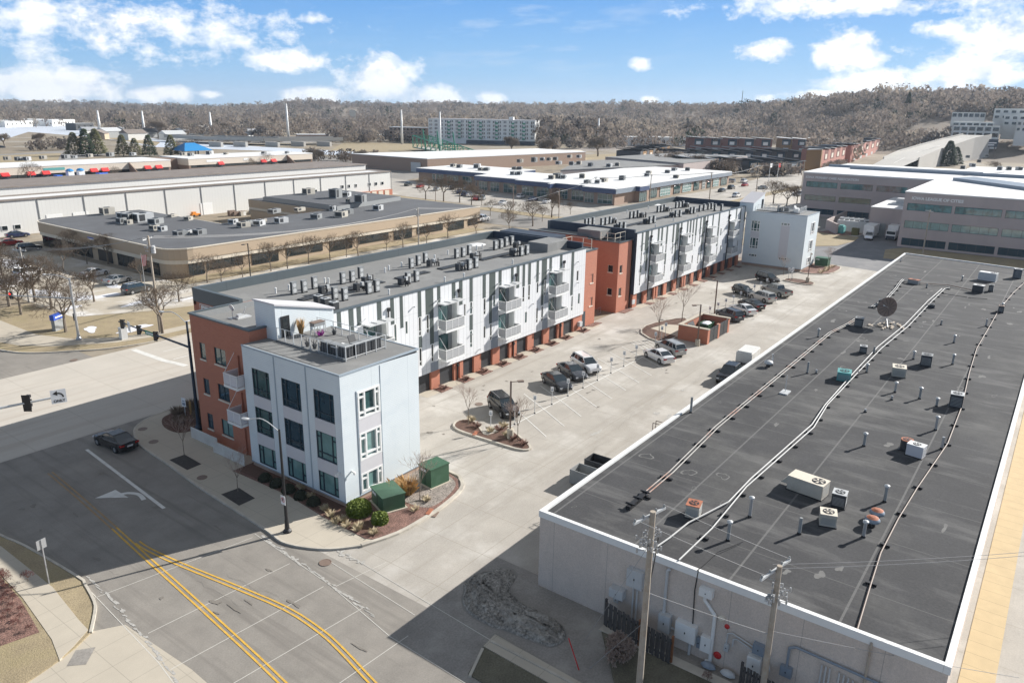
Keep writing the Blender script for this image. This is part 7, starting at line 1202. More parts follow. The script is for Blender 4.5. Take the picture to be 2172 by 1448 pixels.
# cars further away
FC = [('white sedan parked by the tan office building entrance', 203, 585, 'sedan', 'W', 12), ('silver sedan parked next to the white one', 250, 600, 'sedan', 'S', 12), ('dark grey suv parked behind bare trees across the avenue', 292, 620, 'suv', 'C', 5), ('dark blue sedan beside the white warehouse wall', 38, 503, 'sedan', 'B', -5), ('red sedan near the left picture edge by the tan building', 22, 520, 'sedan', 'R', -5), ('dark suv right behind the red sedan', 62, 532, 'suv', 'K', -5),
   ('white saloon under the bare trees at far left', 20, 610, 'sedan', 'W', 20), ('white suv at the left edge of the snowy lot', 60, 640 - 55, 'suv', 'W', 20),
   ('white pickup truck by the corner of the tan building', 1022, 470, 'pickup', 'W', 10), ('dark blue sedan in front of the showroom', 1131, 426, 'sedan', 'B', 5), ('white sedan right of the dark blue one before the showroom', 1160, 431, 'sedan', 'W', 15), ('white sedan at the showroom lot entrance', 1067, 434, 'sedan', 'W', 15), ('white small car near the showroom lot centre', 1105, 420, 'hatch', 'W', 10),
   ('dark green sedan at the left of the showroom lot', 866, 394, 'sedan', 'C', 20), ('red sedan behind the bare trees of the showroom lot', 892, 398, 'sedan', 'R', 20), ('white suv in the showroom lot behind the trees', 905, 386, 'suv', 'W', 30), ('silver sedan in the showroom lot near the lamp post', 926, 404, 'sedan', 'S', 30), ('blue sedan in the showroom lot', 975, 410, 'sedan', 'B', 30), ('dark blue suv next to the blue sedan', 985, 415, 'suv', 'B', 30), ('white sedan in the middle showroom row', 1000, 417, 'sedan', 'W', 30), ('silver suv in the middle showroom row', 1023, 424, 'suv', 'S', 30), ('white car in the back row of the showroom lot', 1020, 410, 'sedan', 'W', 30), ('grey sedan in the back row of the showroom lot', 990, 402, 'sedan', 'S', 30), ('dark sedan in the back row of the showroom lot', 960, 402, 'sedan', 'K', 30), ('red sedan in the middle showroom row', 1010, 424, 'sedan', 'R', 30),
   ('black sedan in the lot beside the long showroom side', 1531, 407, 'sedan', 'K', 0), ('black suv behind the black sedan by the showroom side', 1551, 401, 'suv', 'K', 0), ('white suv alone near the sloped blue grey penthouse', 1562, 418, 'suv', 'W', 0), ('white van further back past the showroom side', 1578, 387, 'suv', 'W', 0), ('dark red and white sedan next to the white van', 1580, 395, 'sedan', 'R', 0), ('silver suv beyond the showroom end', 1548, 387, 'suv', 'S', 90),
   ('grey sedan under the bare trees beside the offices', 1617, 401, 'sedan', 'S', 60), ('white pickup truck at the loading dock, facing the camera', 1843, 507, 'pickup', 'W', 188), ('white suv partly hidden by the office corner', 1694, 415, 'suv', 'W', 90),
   ('white sedan driving on the highway at far left', 86, 315, 'sedan', 'W', -60), ('dark car on the highway at far left', 4, 314, 'sedan', 'K', -60)]
for k in range(9): FC.append((f'{nth(k)} car from the left in the row before the strip malls', 268 + k * 14 if k < 7 else 505 + (k - 7) * 40, 378 - k * .6 if k < 7 else 362, 'sedan' if k % 2 else 'suv', 'KSBKWWWKC'[k], 90))
CC = dict(W=((.8, .8, .8), 'white'), S=((.45, .45, .45), 'silver'), C=((.05, .055, .055), 'charcoal'), B=((.03, .045, .11), 'dark blue'), R=((.4, .03, .03), 'red'), K=((.02, .02, .022), 'black'))
for lab, px, py, kd, c, az_ in FC:
 x, y = G(px, py); d = math.hypot(x, y); car(lab, x, y, R_(az_), kind=kd, col=CC[c][0], pn=CC[c][1], detail=d < 240, z=.03)
for k, (px, py) in enumerate(((1865, 491),)):
 x, y = G(px, py); t = thing('box_truck', 'white box truck backed into the loading dock', 'truck', (206.5, 35.0, 0), math.pi); m = MB(); m.box(-2.8, 1.4, -1.2, 1.2, .9, 3.4); m.build('box', M['white'], t); m = MB(); m.box(1.5, 3.2, -1.1, 1.1, .5, 2.4); cb_ = m.build('cab', M['white'], t); m = MB(); m.box(2.9, 3.22, -.95, .95, 1.5, 2.2); m.build('windscreen', M['carglass'], cb_); m = MB(); m.box(3.2, 3.3, -1.0, 1.0, .4, 1.1); m.build('bumper', M['navy'], t)
 for wx in (-1.6, 2.4):
  for sg in (-1, 1): m = MB(); m.tube((wx, sg * 1.15, .45), (wx, sg * .85, .45), .45, n=12); m.build('wheel', M['tyre'], t)
x, y = G(1845, 500); m = MB(); m.box(-3.0, 3.0, -1.2, 1.2, .9, 3.3); m.prism([(-2.6, -1.0), (2.6, -1.0), (2.6, 1.0), (-2.6, 1.0)], .5, .9); o = m.build('box_trailer', M['white']); o.location = (205.2, 39.9, 0); tag(o, 'white box trailer parked behind the white dock pickup', 'trailer')
# ================================================================ trees
def grow(seed, h, spread=.55, levels=5, r0=.16, kids=3, trunk=.28, twr=.016, up=.35, first=None):
 r = random.Random(seed); T, C = MB(), MB()
 def br(p, d, L, rad, lv):
  q = p + d * L * .55; d2 = (d + Vector((r.uniform(-.18, .18), r.uniform(-.18, .18), .05))).normalized(); e = q + d2 * L * .5; tgt = T if lv <= 1 else C; nn = 6 if lv == 0 else 4 if lv == 1 else 3
  tgt.tube(p, q, rad, rad * .85, nn, caps=False); tgt.tube(q, e, rad * .85, rad * .68, nn, caps=lv == 0)
  if lv >= levels: return
  k = kids + (1 if lv == 0 else 0) + (r.random() < .4)
  for i in range(k):
   a = 2 * math.pi * (i + r.uniform(-.3, .3)) / k; s = spread * r.uniform(.65, 1.3); u = d2.orthogonal().normalized(); w = d2.cross(u)
   nd = (d2 + (u * math.cos(a) + w * math.sin(a)) * s * 1.5 + Vector((0, 0, up * .3))).normalized(); st = e if (i % 2 == 0 or lv == 0) else q + (e - q) * r.uniform(.0, .9)
   br(st, nd, L * r.uniform(.62, .82), max(rad * .56, twr), lv + 1)
 br(Vector((0, 0, -.05)), Vector((0, 0, 1)), h * trunk, r0, 0)
 return T, C
TM = {}
def tree_proto(key, **k):
 T, C = grow(**k); a = T.build('trunk', M['bark']); b = C.build('crown', M[key[1]]); TM[key] = (a.data, b.data); bpy.data.objects.remove(a); bpy.data.objects.remove(b)
for i in range(4):
 tree_proto((f'big{i}', 'twig'), seed=10 + i, h=13, spread=.62, levels=6, r0=.24, kids=3, trunk=.19, twr=.017)
 tree_proto((f'mid{i}', 'twig'), seed=30 + i, h=8, spread=.60, levels=5, r0=.11, kids=3, trunk=.20, twr=.013)
for i in range(2): tree_proto((f'sap{i}', 'twigp'), seed=50 + i, h=4, spread=.38, levels=4, r0=.045, kids=3, trunk=.36, twr=.009, up=.8)
for i in range(2): tree_proto((f'far{i}', 'wood2'), seed=70 + i, h=12, spread=.5, levels=5, r0=.4, kids=4, trunk=.2, twr=.055)
tree_proto(('red0', 'twigr'), seed=91, h=5, spread=.62, levels=5, r0=.07, kids=3, trunk=.14, twr=.014)
def tree(lab, key, x, y, s, rz=0, z=0.05, name='bare_tree', group='bare winter trees', cat='tree', mt=None):
 k = [q for q in TM if q[0] == key][0]; t = thing(name, lab, cat, (x, y, z), rz, group); t.scale = (s, s, s)
 for nm, me in (('trunk', TM[k][0]), ('crown', TM[k][1])): o_ = link(bpy.data.objects.new(nm, me), t)
 return t
TR = [('small bare tree in the nearer shaded tree pit', 'sap0', *G(505, 1045), .82, .13), ('upright bare tree in the farther shaded tree pit', 'sap1', *G(391, 966), .86, .13), ('slender bare tree at the round end of the near kerbed island', 'sap0', *G(994, 902), 1.0, .14), ('slender bare tree at the pointed end of the near kerbed island', 'sap1', *G(1098, 938), 1.0, .14),
   ('bare young tree at the left tip of the middle island', 'sap1', *G(1397, 717), 1.35, .14), ('bare young tree at the far tip of the middle island', 'sap0', *G(1446, 684), 1.5, .14), ('small bare tree between the two green cabinets', 'sap1', *G(891, 1063), .95, .15), ('small bare tree in front of the blue grey end wall', 'sap0', *G(1661, 585), .9, .13), ('small bare tree behind the far green cabinet', 'sap1', *G(1757, 570), 1.0, .13)]
for i, (lab, key, x, y, s, z) in enumerate(TR): tree(lab, key, x, y, s, i * 1.3, z)
BT = [('big bare tree at the far left edge, tangled with the first', 'big0', 20, 650, .95), ('big bare tree left of the signal mast across the avenue', 'big1', 75, 640, 1.0), ('large bare tree right behind the signal mast', 'big2', 140, 705, .95), ('wide bare tree beside the tall wooden pole across the avenue', 'big3', 345, 708, .9), ('bare tree in the snowy lot at far left', 'big1', 5, 585, .8), ('pale bare tree before the tan office entrance', 'mid1', 135, 575, 1.1), ('second pale bare tree before the tan office entrance', 'mid2', 185, 560, 1.1), ('bare tree between the entrance lot and flag pole', 'mid3', 300, 600, .9),
   ('bare tree left of the lamp post at the tan building', 'mid0', 440, 600, 1.05), ('small bare tree just right of that one', 'mid1', 470, 602, .85), ('bare tree under the middle tan windows', 'mid2', 575, 575, 1.15), ('twin bare tree next to it', 'mid3', 610, 570, 1.1), ('bare tree by the fourth tan window bay', 'mid0', 655, 560, 1.15), ('bare tree beneath the cream band right of centre', 'mid1', 700, 552, 1.1), ('bare tree left of the pole with transformer', 'mid2', 760, 548, 1.2), ('dense bare tree right of the transformer pole', 'mid3', 855, 528, 1.2), ('low bare tree near the tan building corner', 'mid0', 905, 520, 1.0), ('another low bare tree behind the near parapet', 'mid1', 950, 505, 1.2), ('bare tree behind the roof hatch end of the near block', 'mid2', 1010, 500, 1.1),
   ('big bare tree at the left of the showroom lot', 'big0', 903, 424, 1.0), ('second big bare tree in the showroom tree row', 'big1', 941, 428, 1.1), ('third big bare tree in the showroom tree row', 'big2', 975, 430, 1.0), ('bare tree by the showroom lot entrance', 'mid3', 1040, 458, 1.0), ('bare tree right of the showroom lot entrance', 'mid0', 1078, 468, 1.15), ('fourth bare tree in the showroom tree row', 'big3', 1000, 436, .9), ('reddish bare tree between the parked showroom cars', 'mid2', 1022, 436, 1.1),
   ('spreading bare tree between the two blocks', 'big2', 1130, 480, .9), ('wide bare tree behind the far block parapet', 'big3', 1170, 462, .95), ('bare tree left of the far block corner', 'mid1', 1080, 492, 1.2), ('bare tree beside the corner of the showroom', 'mid2', 1300, 428, 1.0), ('big bare tree left of the office with lettering', 'big1', 1640, 432, 1.05), ('second big bare tree left of the office', 'big2', 1668, 440, 1.0), ('third bare tree touching the office corner', 'big3', 1690, 432, .85),
   ('bare tree in front of the strip mall at left', 'big0', 66, 385, .9), ('bare tree by the dark wing of the left strip mall', 'mid1', 245, 380, 1.1), ('reddish round bare tree before the right strip mall', 'mid2', 534, 364, 1.3), ('pale bare tree on the right strip mall', 'mid3', 566, 352, 1.4), ('bare tree right of the right strip mall', 'far0', 675, 345, .9), ('small dark bare tree by the frozen river', 'mid0', 733, 352, 1.4), ('tall bare tree by the frozen river', 'far1', 768, 352, 1.1),
   ('large bare cottonwood behind the second mast', 'far0', 337, 291, 2.0), ('bare tree left of the white tower', 'far1', 480, 290, 1.7), ('tall bare tree right of the white tower, nearest', 'far0', 1158, 300, 2.2), ('tall bare tree right of the white tower, middle', 'far1', 1185, 303, 2.0), ('broad bare tree behind the rocks', 'far0', 1290, 300, 2.2), ('bare tree in front of the rocky bank', 'far1', 1085, 325, 1.5), ('bare tree by the mast on the rocky bank', 'far0', 1268, 332, 1.7), ('bare tree at the end of the rocky bank', 'far1', 1160, 330, 1.4),
   ('huge tan bare tree behind the long white hall', 'far0', 1460, 300, 2.4), ('second huge bare tree behind the white hall', 'far1', 1500, 298, 2.3), ('bare tree behind the red townhouses', 'far0', 1630, 298, 2.0), ('bare tree left of the charcoal townhouses', 'mid3', 1392, 362, 1.5), ('bare tree before the charcoal townhouses, middle', 'big0', 1425, 362, 1.2), ('bare tree before the charcoal townhouses, right', 'big1', 1478, 366, 1.2), ('round bare tree before the last charcoal townhouses', 'big2', 1545, 374, 1.2), ('bare tree left of the flagpoles', 'mid0', 1622, 375, 1.2),
   ('lone dark narrow bare tree beside the rising road', 'far1', 1944, 350, .9), ('bare tree on the white roofed building side at right', 'big3', 2104, 372, 1.0), ('pale bare tree left of the white mast at right', 'far0', 1880, 300, 1.6), ('pale bare tree beyond the brick row', 'far1', 1752, 300, 2.0), ('bare tree near the right strip mall end', 'mid1', 620, 345, 1.2), ('bare tree on the levee at far left', 'far0', 10, 312, 1.2), ('bare tree by the river at left', 'far1', 84, 308, 1.1)]
for i, (lab, key, px, py, s) in enumerate(BT):
 x, y = G(px, py); tree(lab, key, x, y, s, i * 1.7)
tree('tallest red twigged shrub at the left edge beside the sidewalk', 'red0', *G(10, 1240), .45, 1, .12, 'red_shrub', 'shrubs', 'shrub'); tree('second tall red twigged shrub at the left edge', 'red0', *G(60, 1235), .36, 2, .12, 'red_shrub', 'shrubs', 'shrub')
# evergreens
def needles(seed, h, w, n=900, conic=True, base=.08):
 r = random.Random(seed); m = MB()
 for k in range(n):
  t = base + (1 - base) * r.random() ** 1.25; rad = w * ((1 - t) ** .8 if conic else math.sin(math.pi * min(1, t * .9 + .1)) ** .6) * r.uniform(.5, 1.05) + .1; a = r.uniform(0, 6.283); x, y, z = rad * math.cos(a), rad * math.sin(a), h * t; s = h * .06 * r.uniform(.6, 1.3)
  m.add([(x, y, z + s * .2), (x + s * math.cos(a + .9), y + s * math.sin(a + .9), z - s * .35), (x + s * 1.3 * math.cos(a), y + s * 1.3 * math.sin(a), z - s * .15), (x + s * math.cos(a - .9), y + s * math.sin(a - .9), z - s * .4)], [(0, 1, 2), (0, 2, 3)])
 return m
def evergreen(lab, px, py, h, w, mt='pine', seed=1, pos=None, conic=True, n=900):
 x, y = pos or G(px, py); t = thing('pine_tree', lab, 'tree', (x, y, 0), group='evergreen trees'); m = MB(); m.tube((0, 0, 0), (0, 0, h * .9), h * .02, h * .005, 6); m.build('trunk', M['bark'], t); needles(seed, h, w, n, conic).build('crown', M[mt], t)
for k, (px, py, h, w, mt, lab) in enumerate(((160, 331, 13, 5.5, 'pine2', 'broad evergreen farthest left behind the strip mall'), (185, 331, 15, 5, 'pine', 'tall dark evergreen second behind the strip mall'), (207, 330, 15, 5.5, 'pine2', 'olive evergreen behind the left strip mall'), (262, 331, 12, 4.5, 'pine2', 'evergreen in the middle behind the strip mall roof'), (288, 331, 10, 4.5, 'pine2', 'low olive evergreen right of the middle one'), (318, 332, 12, 4.5, 'pine', 'darker evergreen near the gap between strip malls'), (365, 331, 12, 4.5, 'pine2', 'evergreen just left of the blue pavilion'))): evergreen(lab, px, py, h, w, mt, k)
evergreen('tall dark spruce beside the rising road at right', 2008, 352, 15, 5.5, 'pine', 21, n=1600); evergreen('smaller dark spruce joined right of the tall one', 2024, 350, 11, 5, 'pine', 22, n=1200)
(x, y), z = pdist(1929, 205, 860); evergreen('lone pointed conifer rising above the right hill skyline', 0, 0, 11, 2.6, 'pine', 31, pos=(x, y)); bpy.data.objects['pine_tree.009'].location.z = z - 7
# shrubs
def shrub(lab, x, y, r, h, mt, seed=0, n=500, name='shrub', cat='shrub', group='shrubs', box=False, z=.15, s0=.10):
 rr_ = random.Random(seed); m = MB()
 for k in range(n):
  a = rr_.uniform(0, 6.283); u = rr_.uniform(-.2, 1); q = (1 - max(u, 0) ** (6 if box else 2.2)) ** .5 * rr_.uniform(.75, 1.0); c = Vector((r * q * math.cos(a), r * q * math.sin(a), h * max(.05, u))); d = Vector((rr_.uniform(-1, 1), rr_.uniform(-1, 1), rr_.uniform(-.6, 1))).normalized() * s0; e = d.orthogonal().normalized() * s0 * .7
  m.add([tuple(c - d), tuple(c + e), tuple(c + d), tuple(c - e)], [(0, 1, 2, 3)])
 m.lathe([(r * .8, 0), (r * .85, h * .5), (r * .5, h * .85), (.02, h * .9)], n=10); o = m.build(name, M[mt]); o.location = (x, y, z); o['label'] = lab; o['category'] = cat; o['group'] = group; return o
for k, (px, py, s) in enumerate(((-30, 700, 1.1), (45, 668, .8), (110, 655, .85), (200, 640, .7), (380, 640, .6), (400, 585, .6), (-20, 620, 1.0), (230, 560, .8), (155, 545, .7), (515, 588, .9), (735, 545, .95), (820, 535, .9), (1000, 480, .9), (1150, 470, .9), (1210, 455, .8))): tree(f'{nth(k)} smaller bare tree from the left in the planted strip beyond the avenue', ('big%d' if k < 9 else 'mid%d') % (k % 4), *G(px, py), s, k * 2.1)
for k in range(16): tree(f'{nth(k)} reddish brown twiggy shrub in the mulch at the lower left edge', 'red0', *G(3 + ((k * 31) % 80) * k / 16, 1220 + 8 * k), .2 + .03 * (k % 3), k, .1, 'red_shrub', 'red shrubs in the lower left bed', 'shrub')
shrub('larger clipped yellow green box shrub at the block corner', *G(762, 1090), .95, .95, 'boxwood', 1, 1400, box=True); shrub('smaller rounded yellow green shrub beside the green cabinet', *G(806, 1110), .62, .75, 'boxwood', 2, 900, box=True)
for k in range(5): x, y = 32.95 - .03 * k, 52.3 - 1.55 * k - 3.2; shrub(f'{nth(k)} dark clipped shrub from the fence in the row under the shaded windows', x, y, .55, .6, 'dkshrub', 10 + k, 350, group='dark shrubs under the shaded windows')
def tuft(lab, x, y, h, r, mt, seed, n=160, z=.15, name='dry_grass_clump', group='dry grass clumps'):
 q = random.Random(seed); m = MB()
 for k in range(n): a = q.uniform(0, 6.283); b = q.random() ** .5 * r * .4; t = q.uniform(.5, 1); x0, y0 = b * math.cos(a), b * math.sin(a); dx, dy = r * math.cos(a) * q.uniform(.3, 1), r * math.sin(a) * q.uniform(.3, 1); w = .035; m.add([(x0 - w, y0, 0), (x0 + w, y0, 0), (x0 + dx * .6 + w * .6, y0 + dy * .6, h * t * .8), (x0 + dx, y0 + dy, h * t), (x0 + dx * .6 - w * .6, y0 + dy * .6, h * t * .8)], [(0, 1, 2, 3, 4)])
 o = m.build(name, M[mt]); o.location = (x, y, z); tag(o, lab, 'ornamental grass', group)
tuft('tall golden grass clump left of the small bare tree, left half', *G(845, 1056), 1.5, .9, 'drygrass', 1, 300); tuft('tall golden grass clump left of the small bare tree, right half', *G(866, 1050), 1.5, .95, 'drygrass', 2, 300)
for k, (px, py) in enumerate(((702, 1098), (712, 1112), (728, 1108), (735, 1120), (758, 1128), (762, 1122), (792, 1135), (690, 1085), (660, 1058), (640, 1040), (618, 1020), (600, 1004), (880, 1086), (905, 1065))): x, y = G(px, py); tuft(f'{nth(k)} low dry tuft in the bed wrapped round the near block corner', x, y, .45, .45, 'paletuft', 20 + k, 70, group='low dry tufts in the corner bed')
for k, (px, py) in enumerate(((1000, 895), (1012, 908), (1040, 918), (1058, 915), (1075, 928), (1088, 933), (1068, 908), (1110, 945))): x, y = G(px, py); tuft(f'{nth(k)} reddish dry tuft on the near kerbed island', x, y, .5, .5, 'redmulch' if k % 2 else 'paletuft', 50 + k, 90, group='dry tufts on the near kerbed island')
for k, u in enumerate((58.0, 61.8, 65.2, 68.9, 72.3, 75.9, 79.5, 83.0, 87.4)):
 m = MB(); m.prism([(u - .9, 51.3), (u + .9, 51.3), (u + .7, 52.6), (u - .7, 52.6)], 0, .07); tag(m.build('mulch_bed', M['redmulch']), kind='structure'); tuft(f'{nth(k)} small dry shrub along the garage doors of the near block', u, 51.9, .5, .55, 'redmulch', 80 + k, 110, .05, 'dry_shrub', 'dry shrubs by the near garages')
for k in range(10):
 u = 107.6 + 4.3 * k; m = MB(); m.prism([(u - .8, 51.3), (u + .8, 51.3), (u + .6, 52.6), (u - .6, 52.6)], 0, .07); tag(m.build('mulch_bed', M['redmulch']), kind='structure')
m = MB(); m.prism([(90, 51.9), (92.6, 51.9), (92.4, 52.9), (89.4, 52.9)], 0, .06); m.prism([(99.5, 52), (102.5, 52), (102.5, 53.1), (99.5, 53.1)], 0, .06); struct('mulch_bed', m, M['redmulch'])
for k, (x, y, r, h) in enumerate(((36.2, 67.5, .9, .7), (37.6, 66.8, 1.0, .9), (38.6, 65.2, .9, .8), (36.8, 64.6, 1.0, 1.0), (35.2, 65.4, .8, .7), (38.0, 68.1, .8, .8))): tuft(f'{nth(k)} brown shrub clump in the corner bed by the brick end', x, y, h, r, 'twig', 120 + k, 170, .15, 'dry_shrub', 'brown shrubs in the corner bed')
for k in range(7): x, y = 150.5 + 1.35 * k, 37.0 + .3 * math.sin(k * 2); tuft(f'{nth(k)} dry tuft in the bed at the foot of the far end block', x, y, .5, .6, 'paletuft', 140 + k, 60, .13, group='dry tufts by the far end block')
x, y = G(1285, 1400); T, C = grow(seed=131, h=2.0, spread=.6, levels=5, r0=.05, kids=4, trunk=.12, twr=.012); t = thing('bare_shrub', 'pale twiggy bare shrub on the shaded lawn beside the grey board fence', 'shrub', (31.9, 15.6, .08), group='shrubs'); t.scale = (2.3, 2.3, 2.6); T.build('stems', M['twig'], t); C.build('twigs', M['twigp'], t)
tree('low pale twiggy shrub between the two utility poles at the bottom edge', 'red0', *G(1500, 1446), .3, 2, .05, 'bare_shrub', 'shrubs', 'shrub')
# ================================================================ condensers on the apartment roofs
def condenser_proto(kind):
 t = thing('condenser', 'x', 'air conditioner', (0, 0, 0)); m = MB()
 if kind == 'tall': m.box(-.36, .36, -.2, .2, .12, 1.5); m.build('casing', M['mid'], t); m = MB(); m.box(-.375, -.36, -.19, .19, .16, 1.46); m.box(-.33, .33, .2, .212, .16, 1.46); m.build('coil', M['charcoal'], t); m = MB(); m.box(-.38, .38, -.22, .22, 1.5, 1.54); m.build('top', M['mid'], t); [MB().box(x, x + .08, -.22, .22, 0, .12).build('foot', M['black'], t) for x in (-.32, .24)]; m = MB()
 if kind == 'tall':
  for z in (.48, 1.12): m.tube((0, -.2, z), (0, -.212, z), .26, n=14)
  m.build('fan_grille', M['lt'], t)
 else:
  m.box(-.4, .4, -.4, .4, .1, .95); m.build('casing', M['charcoal'], t); m = MB(); m.box(-.42, .42, -.42, .42, .95, 1.02); m.build('top', M['lt'], t); m = MB(); m.lathe([(.27, 1.022), (.27, 1.04)], n=14); m.build('fan_grille', M['black'], t); m = MB(); m.box(-.36, .36, -.36, .36, 0, .1); m.build('feet', M['black'], t)
 return t
PT, PL = condenser_proto('tall'), condenser_proto('low')
GA = [[(623, 624), (645, 620), (667, 612)], [(710, 635), (731, 637)], [(727, 602), (747, 598), (765, 590)], [(782, 623), (799, 619)], [(872, 569), (887, 563), (902, 557)], [(865, 602), (883, 597)], [(968, 548), (982, 545), (995, 540)], [(995, 572), (1009, 568)], [(1050, 530), (1062, 527), (1073, 523), (1085, 520)], [(1105, 543), (1117, 540)]]
GB = [[(1242, 480), (1249, 479), (1258, 477)], [(1276, 479), (1285, 477), (1294, 475)], [(1315, 488), (1324, 487)], [(1337, 464), (1345, 463), (1353, 461)], [(1378, 475), (1387, 473)], [(1395, 451), (1402, 450), (1409, 448)], [(1434, 442), (1441, 441), (1448, 440)], [(1433, 461), (1442, 460)], [(1465, 454), (1472, 453)], [(1484, 449), (1493, 447)], [(1502, 445), (1509, 444)], [(1516, 447), (1530, 447)]]
first = True
def place_c(px, py, z, lab, grp, proto=PT, used=set()):
 x, y = G(px, py, z); o = proto if proto not in used else copy_tree(proto); used.add(proto); o.location = (x + .05, y, z); o.scale = (.84, .84, .84); o['label'] = lab; o['group'] = grp; return o
for gi, g in enumerate(GA):
 for k, (a, b_) in enumerate(g): place_c(a, b_, 11.22, f'{nth(k)} of the {("two", "three", "four")[len(g) - 2]} tall condensers in the {nth(gi)} cluster from the penthouse, near block', 'tall grey condensers on the near block roof')
for gi, g in enumerate(GB):
 for k, (a, b_) in enumerate(g): place_c(a, b_, 11.22, f'{nth(k)} tall condenser of the {nth(gi)} cluster from the near end, far block roof', 'tall grey condensers on the far block roof')
for k, (a, b_) in enumerate(((675, 644), (690, 650), (708, 658))): place_c(a, b_, 11.22, f'{nth(k)} low square condenser with pale top right behind the sloped penthouse', 'low condensers behind the penthouse', PL)
# pipe and valve racks beside each cluster, cable trays, roof vents
def valve_rack(lab, x, y, z):
 t = thing('valve_rack', lab, 'pipe rack', (x, y, z), group='valve racks on the apartment roofs'); r = random.Random(int(x * 7)); m = MB(); m.box(-.3, .1, -.3, .3, .1, .85); m.build('box', M['charcoal'], t); m = MB()
 for k in range(9): a, b_ = r.uniform(-.1, 1.2), r.uniform(-.6, .6); m.tube((a, b_, 0), (a, b_, r.uniform(.4, 1.0)), .06, n=6); m.tube((0, 0, .4), (a, b_, .5), .04, n=5)
 m.build('pipes', M['black'], t); m = MB(); m.box(.5, .8, -.2, .1, .5, .9); m.build('valve', M['lt'], t)
RA = [(684, 624), (780 - 22, 622 - 4), (775, 604), (852, 604 + 2), (912, 566), (985 - 12, 574), (1003, 551), (1093 - 6, 543), (1094, 527)]
for k, (a, b_) in enumerate(RA): x, y = G(a, b_, 11.22); valve_rack(f'{nth(k)} dark valve rack from the penthouse on the near block roof', x, y, 11.22)
for k, (a, b_) in enumerate([(1300, 474), (1306, 488), (1360, 462), (1368, 475), (1415, 449), (1424, 461), (1455, 440), (1457, 453)]): x, y = G(a, b_, 11.22); valve_rack(f'{nth(k)} dark valve rack from the near end of the far block roof', x, y, 11.22)
for k, (u0, u1, v) in enumerate(((45.5, 50.5, 59.3), (51.5, 56.5, 59.2), (58.5, 63.5, 59.0), (65.5, 71.5, 58.9), (73, 80, 58.8), (108, 118, 59), (120, 131, 59), (133, 143, 59))):
 t = thing('cable_tray', f'{nth(k)} dark slatted walkway mat along the apartment roofs from the street end', 'roof walkway', ((u0 + u1) / 2, v, 11.22), group='dark slatted mats'); m = MB(); L = u1 - u0; [m.box(-L / 2 + .5 * q, -L / 2 + .5 * q + .42, -.5, .5, .06, .1) for q in range(int(L / .5))]; m.build('slats', M['charcoal'], t); m = MB(); m.box(-L / 2, L / 2, -.45, -.38, 0, .06); m.box(-L / 2, L / 2, .38, .45, 0, .06); m.build('rails', M['black'], t)
RV = [(585, 622), (613, 615), (689, 600), (697, 601), (852, 566), (922, 550), (817, 572 + 6), (825, 573), (1011, 530), (1023, 527), (943, 598), (984, 590), (825, 625), (1087, 560), (950, 540), (1368 + 60, 470), (1330, 452), (1375, 443), (1390, 483), (1480, 462)]
RV.sort()
for k, (a, b_) in enumerate(RV): x, y = G(a, b_, 11.22); m = MB(); m.lathe([(.09, 0), (.09, .5)], n=8); m.lathe([(.12, .5), (.12, .58), (.02, .62)], n=8); o = m.build('roof_vent', M['white']); o.location = (x, y, 11.21); tag(o, f'{nth(k)} small white roof vent from the left on the apartment roofs', 'roof vent', 'small white roof vents')
for (px, py, lab) in ((1010 + 30, 519, 'flat white tarpaulin heap near the end parapet of the near block'), (1418, 434, 'flat white heap near the end parapet of the far block')):
 x, y = G(px - 30, py, 11.22); m = MB(); m.lathe([(1.6, 0), (1.0, .12), (.3, .2), (.02, .22)], n=9); o = m.build('white_heap', M['white']); o.location = (x, y, 11.21); o.scale = (1, .8, 1); tag(o, lab, 'tarpaulin')
# small dish and gear on the brick end roof
x, y = G(494, 675, 11.25); t = thing('satellite_dish', 'small satellite dish on a stand on the brick end roof', 'satellite dish', (x, y, 11.25)); m = MB(); m.tube((0, 0, 0), (0, 0, .9), .04, n=6); m.box(-.35, .35, -.35, .35, 0, .05); m.build('stand', M['galv'], t); m = MB(); m.tube((-.05, 0, 1.0), (0, 0, 1.02), .35, .30, n=16); m.build('dish', M['lt'], t)
x, y = G(514, 673, 11.25); m = MB(); m.box(-.7, .7, -.4, .4, 0, .1); m.box(-.5, 0, -.2, .2, .1, .35); m.tube((0, 0, .1), (.1, -.5, 1.0), .04, n=5); o = m.build('antenna_sled', M['lt']); o.location = (x, y, 11.25); tag(o, 'flat ballast sled with tilted arm beside the small roof dish', 'antenna mount')
# terrace things (deck top at 11.0)
DK = 11.0
def put(o, x, y, z=DK): o.location = (x, y, z); return o
t = thing('grill_cart', 'brown topped grill cart by the terrace wall', 'grill', (39.6, 49.6, DK)); m = MB(); m.box(-.55, .55, -.3, .3, .75, 1.05); m.build('box', M['mid'], t); m = MB(); m.box(-.6, .6, -.33, .33, 1.05, 1.1); m.build('lid', M['brownpipe'], t); m = MB(); [m.box(a - .03, a + .03, b_ - .03, b_ + .03, 0, .75) for a in (-.5, .5) for b_ in (-.25, .25)]; m.build('legs', M['lt'], t)
tuft('brown dried plant in a pot leaning on the penthouse wall', 38.6, 50.5, 1.5, .35, 'drygrass', 201, 120, DK, 'potted_plant', 'plants on the terrace'); tuft('purple flowering pot plant under the grill cart', 39.4, 49.0, .5, .4, 'sred', 202, 60, DK, 'potted_plant', 'plants on the terrace')
pm_ = plain('magenta flowers', (.35, .03, .3)); bpy.data.objects['potted_plant.001'].data.materials[0] = pm_
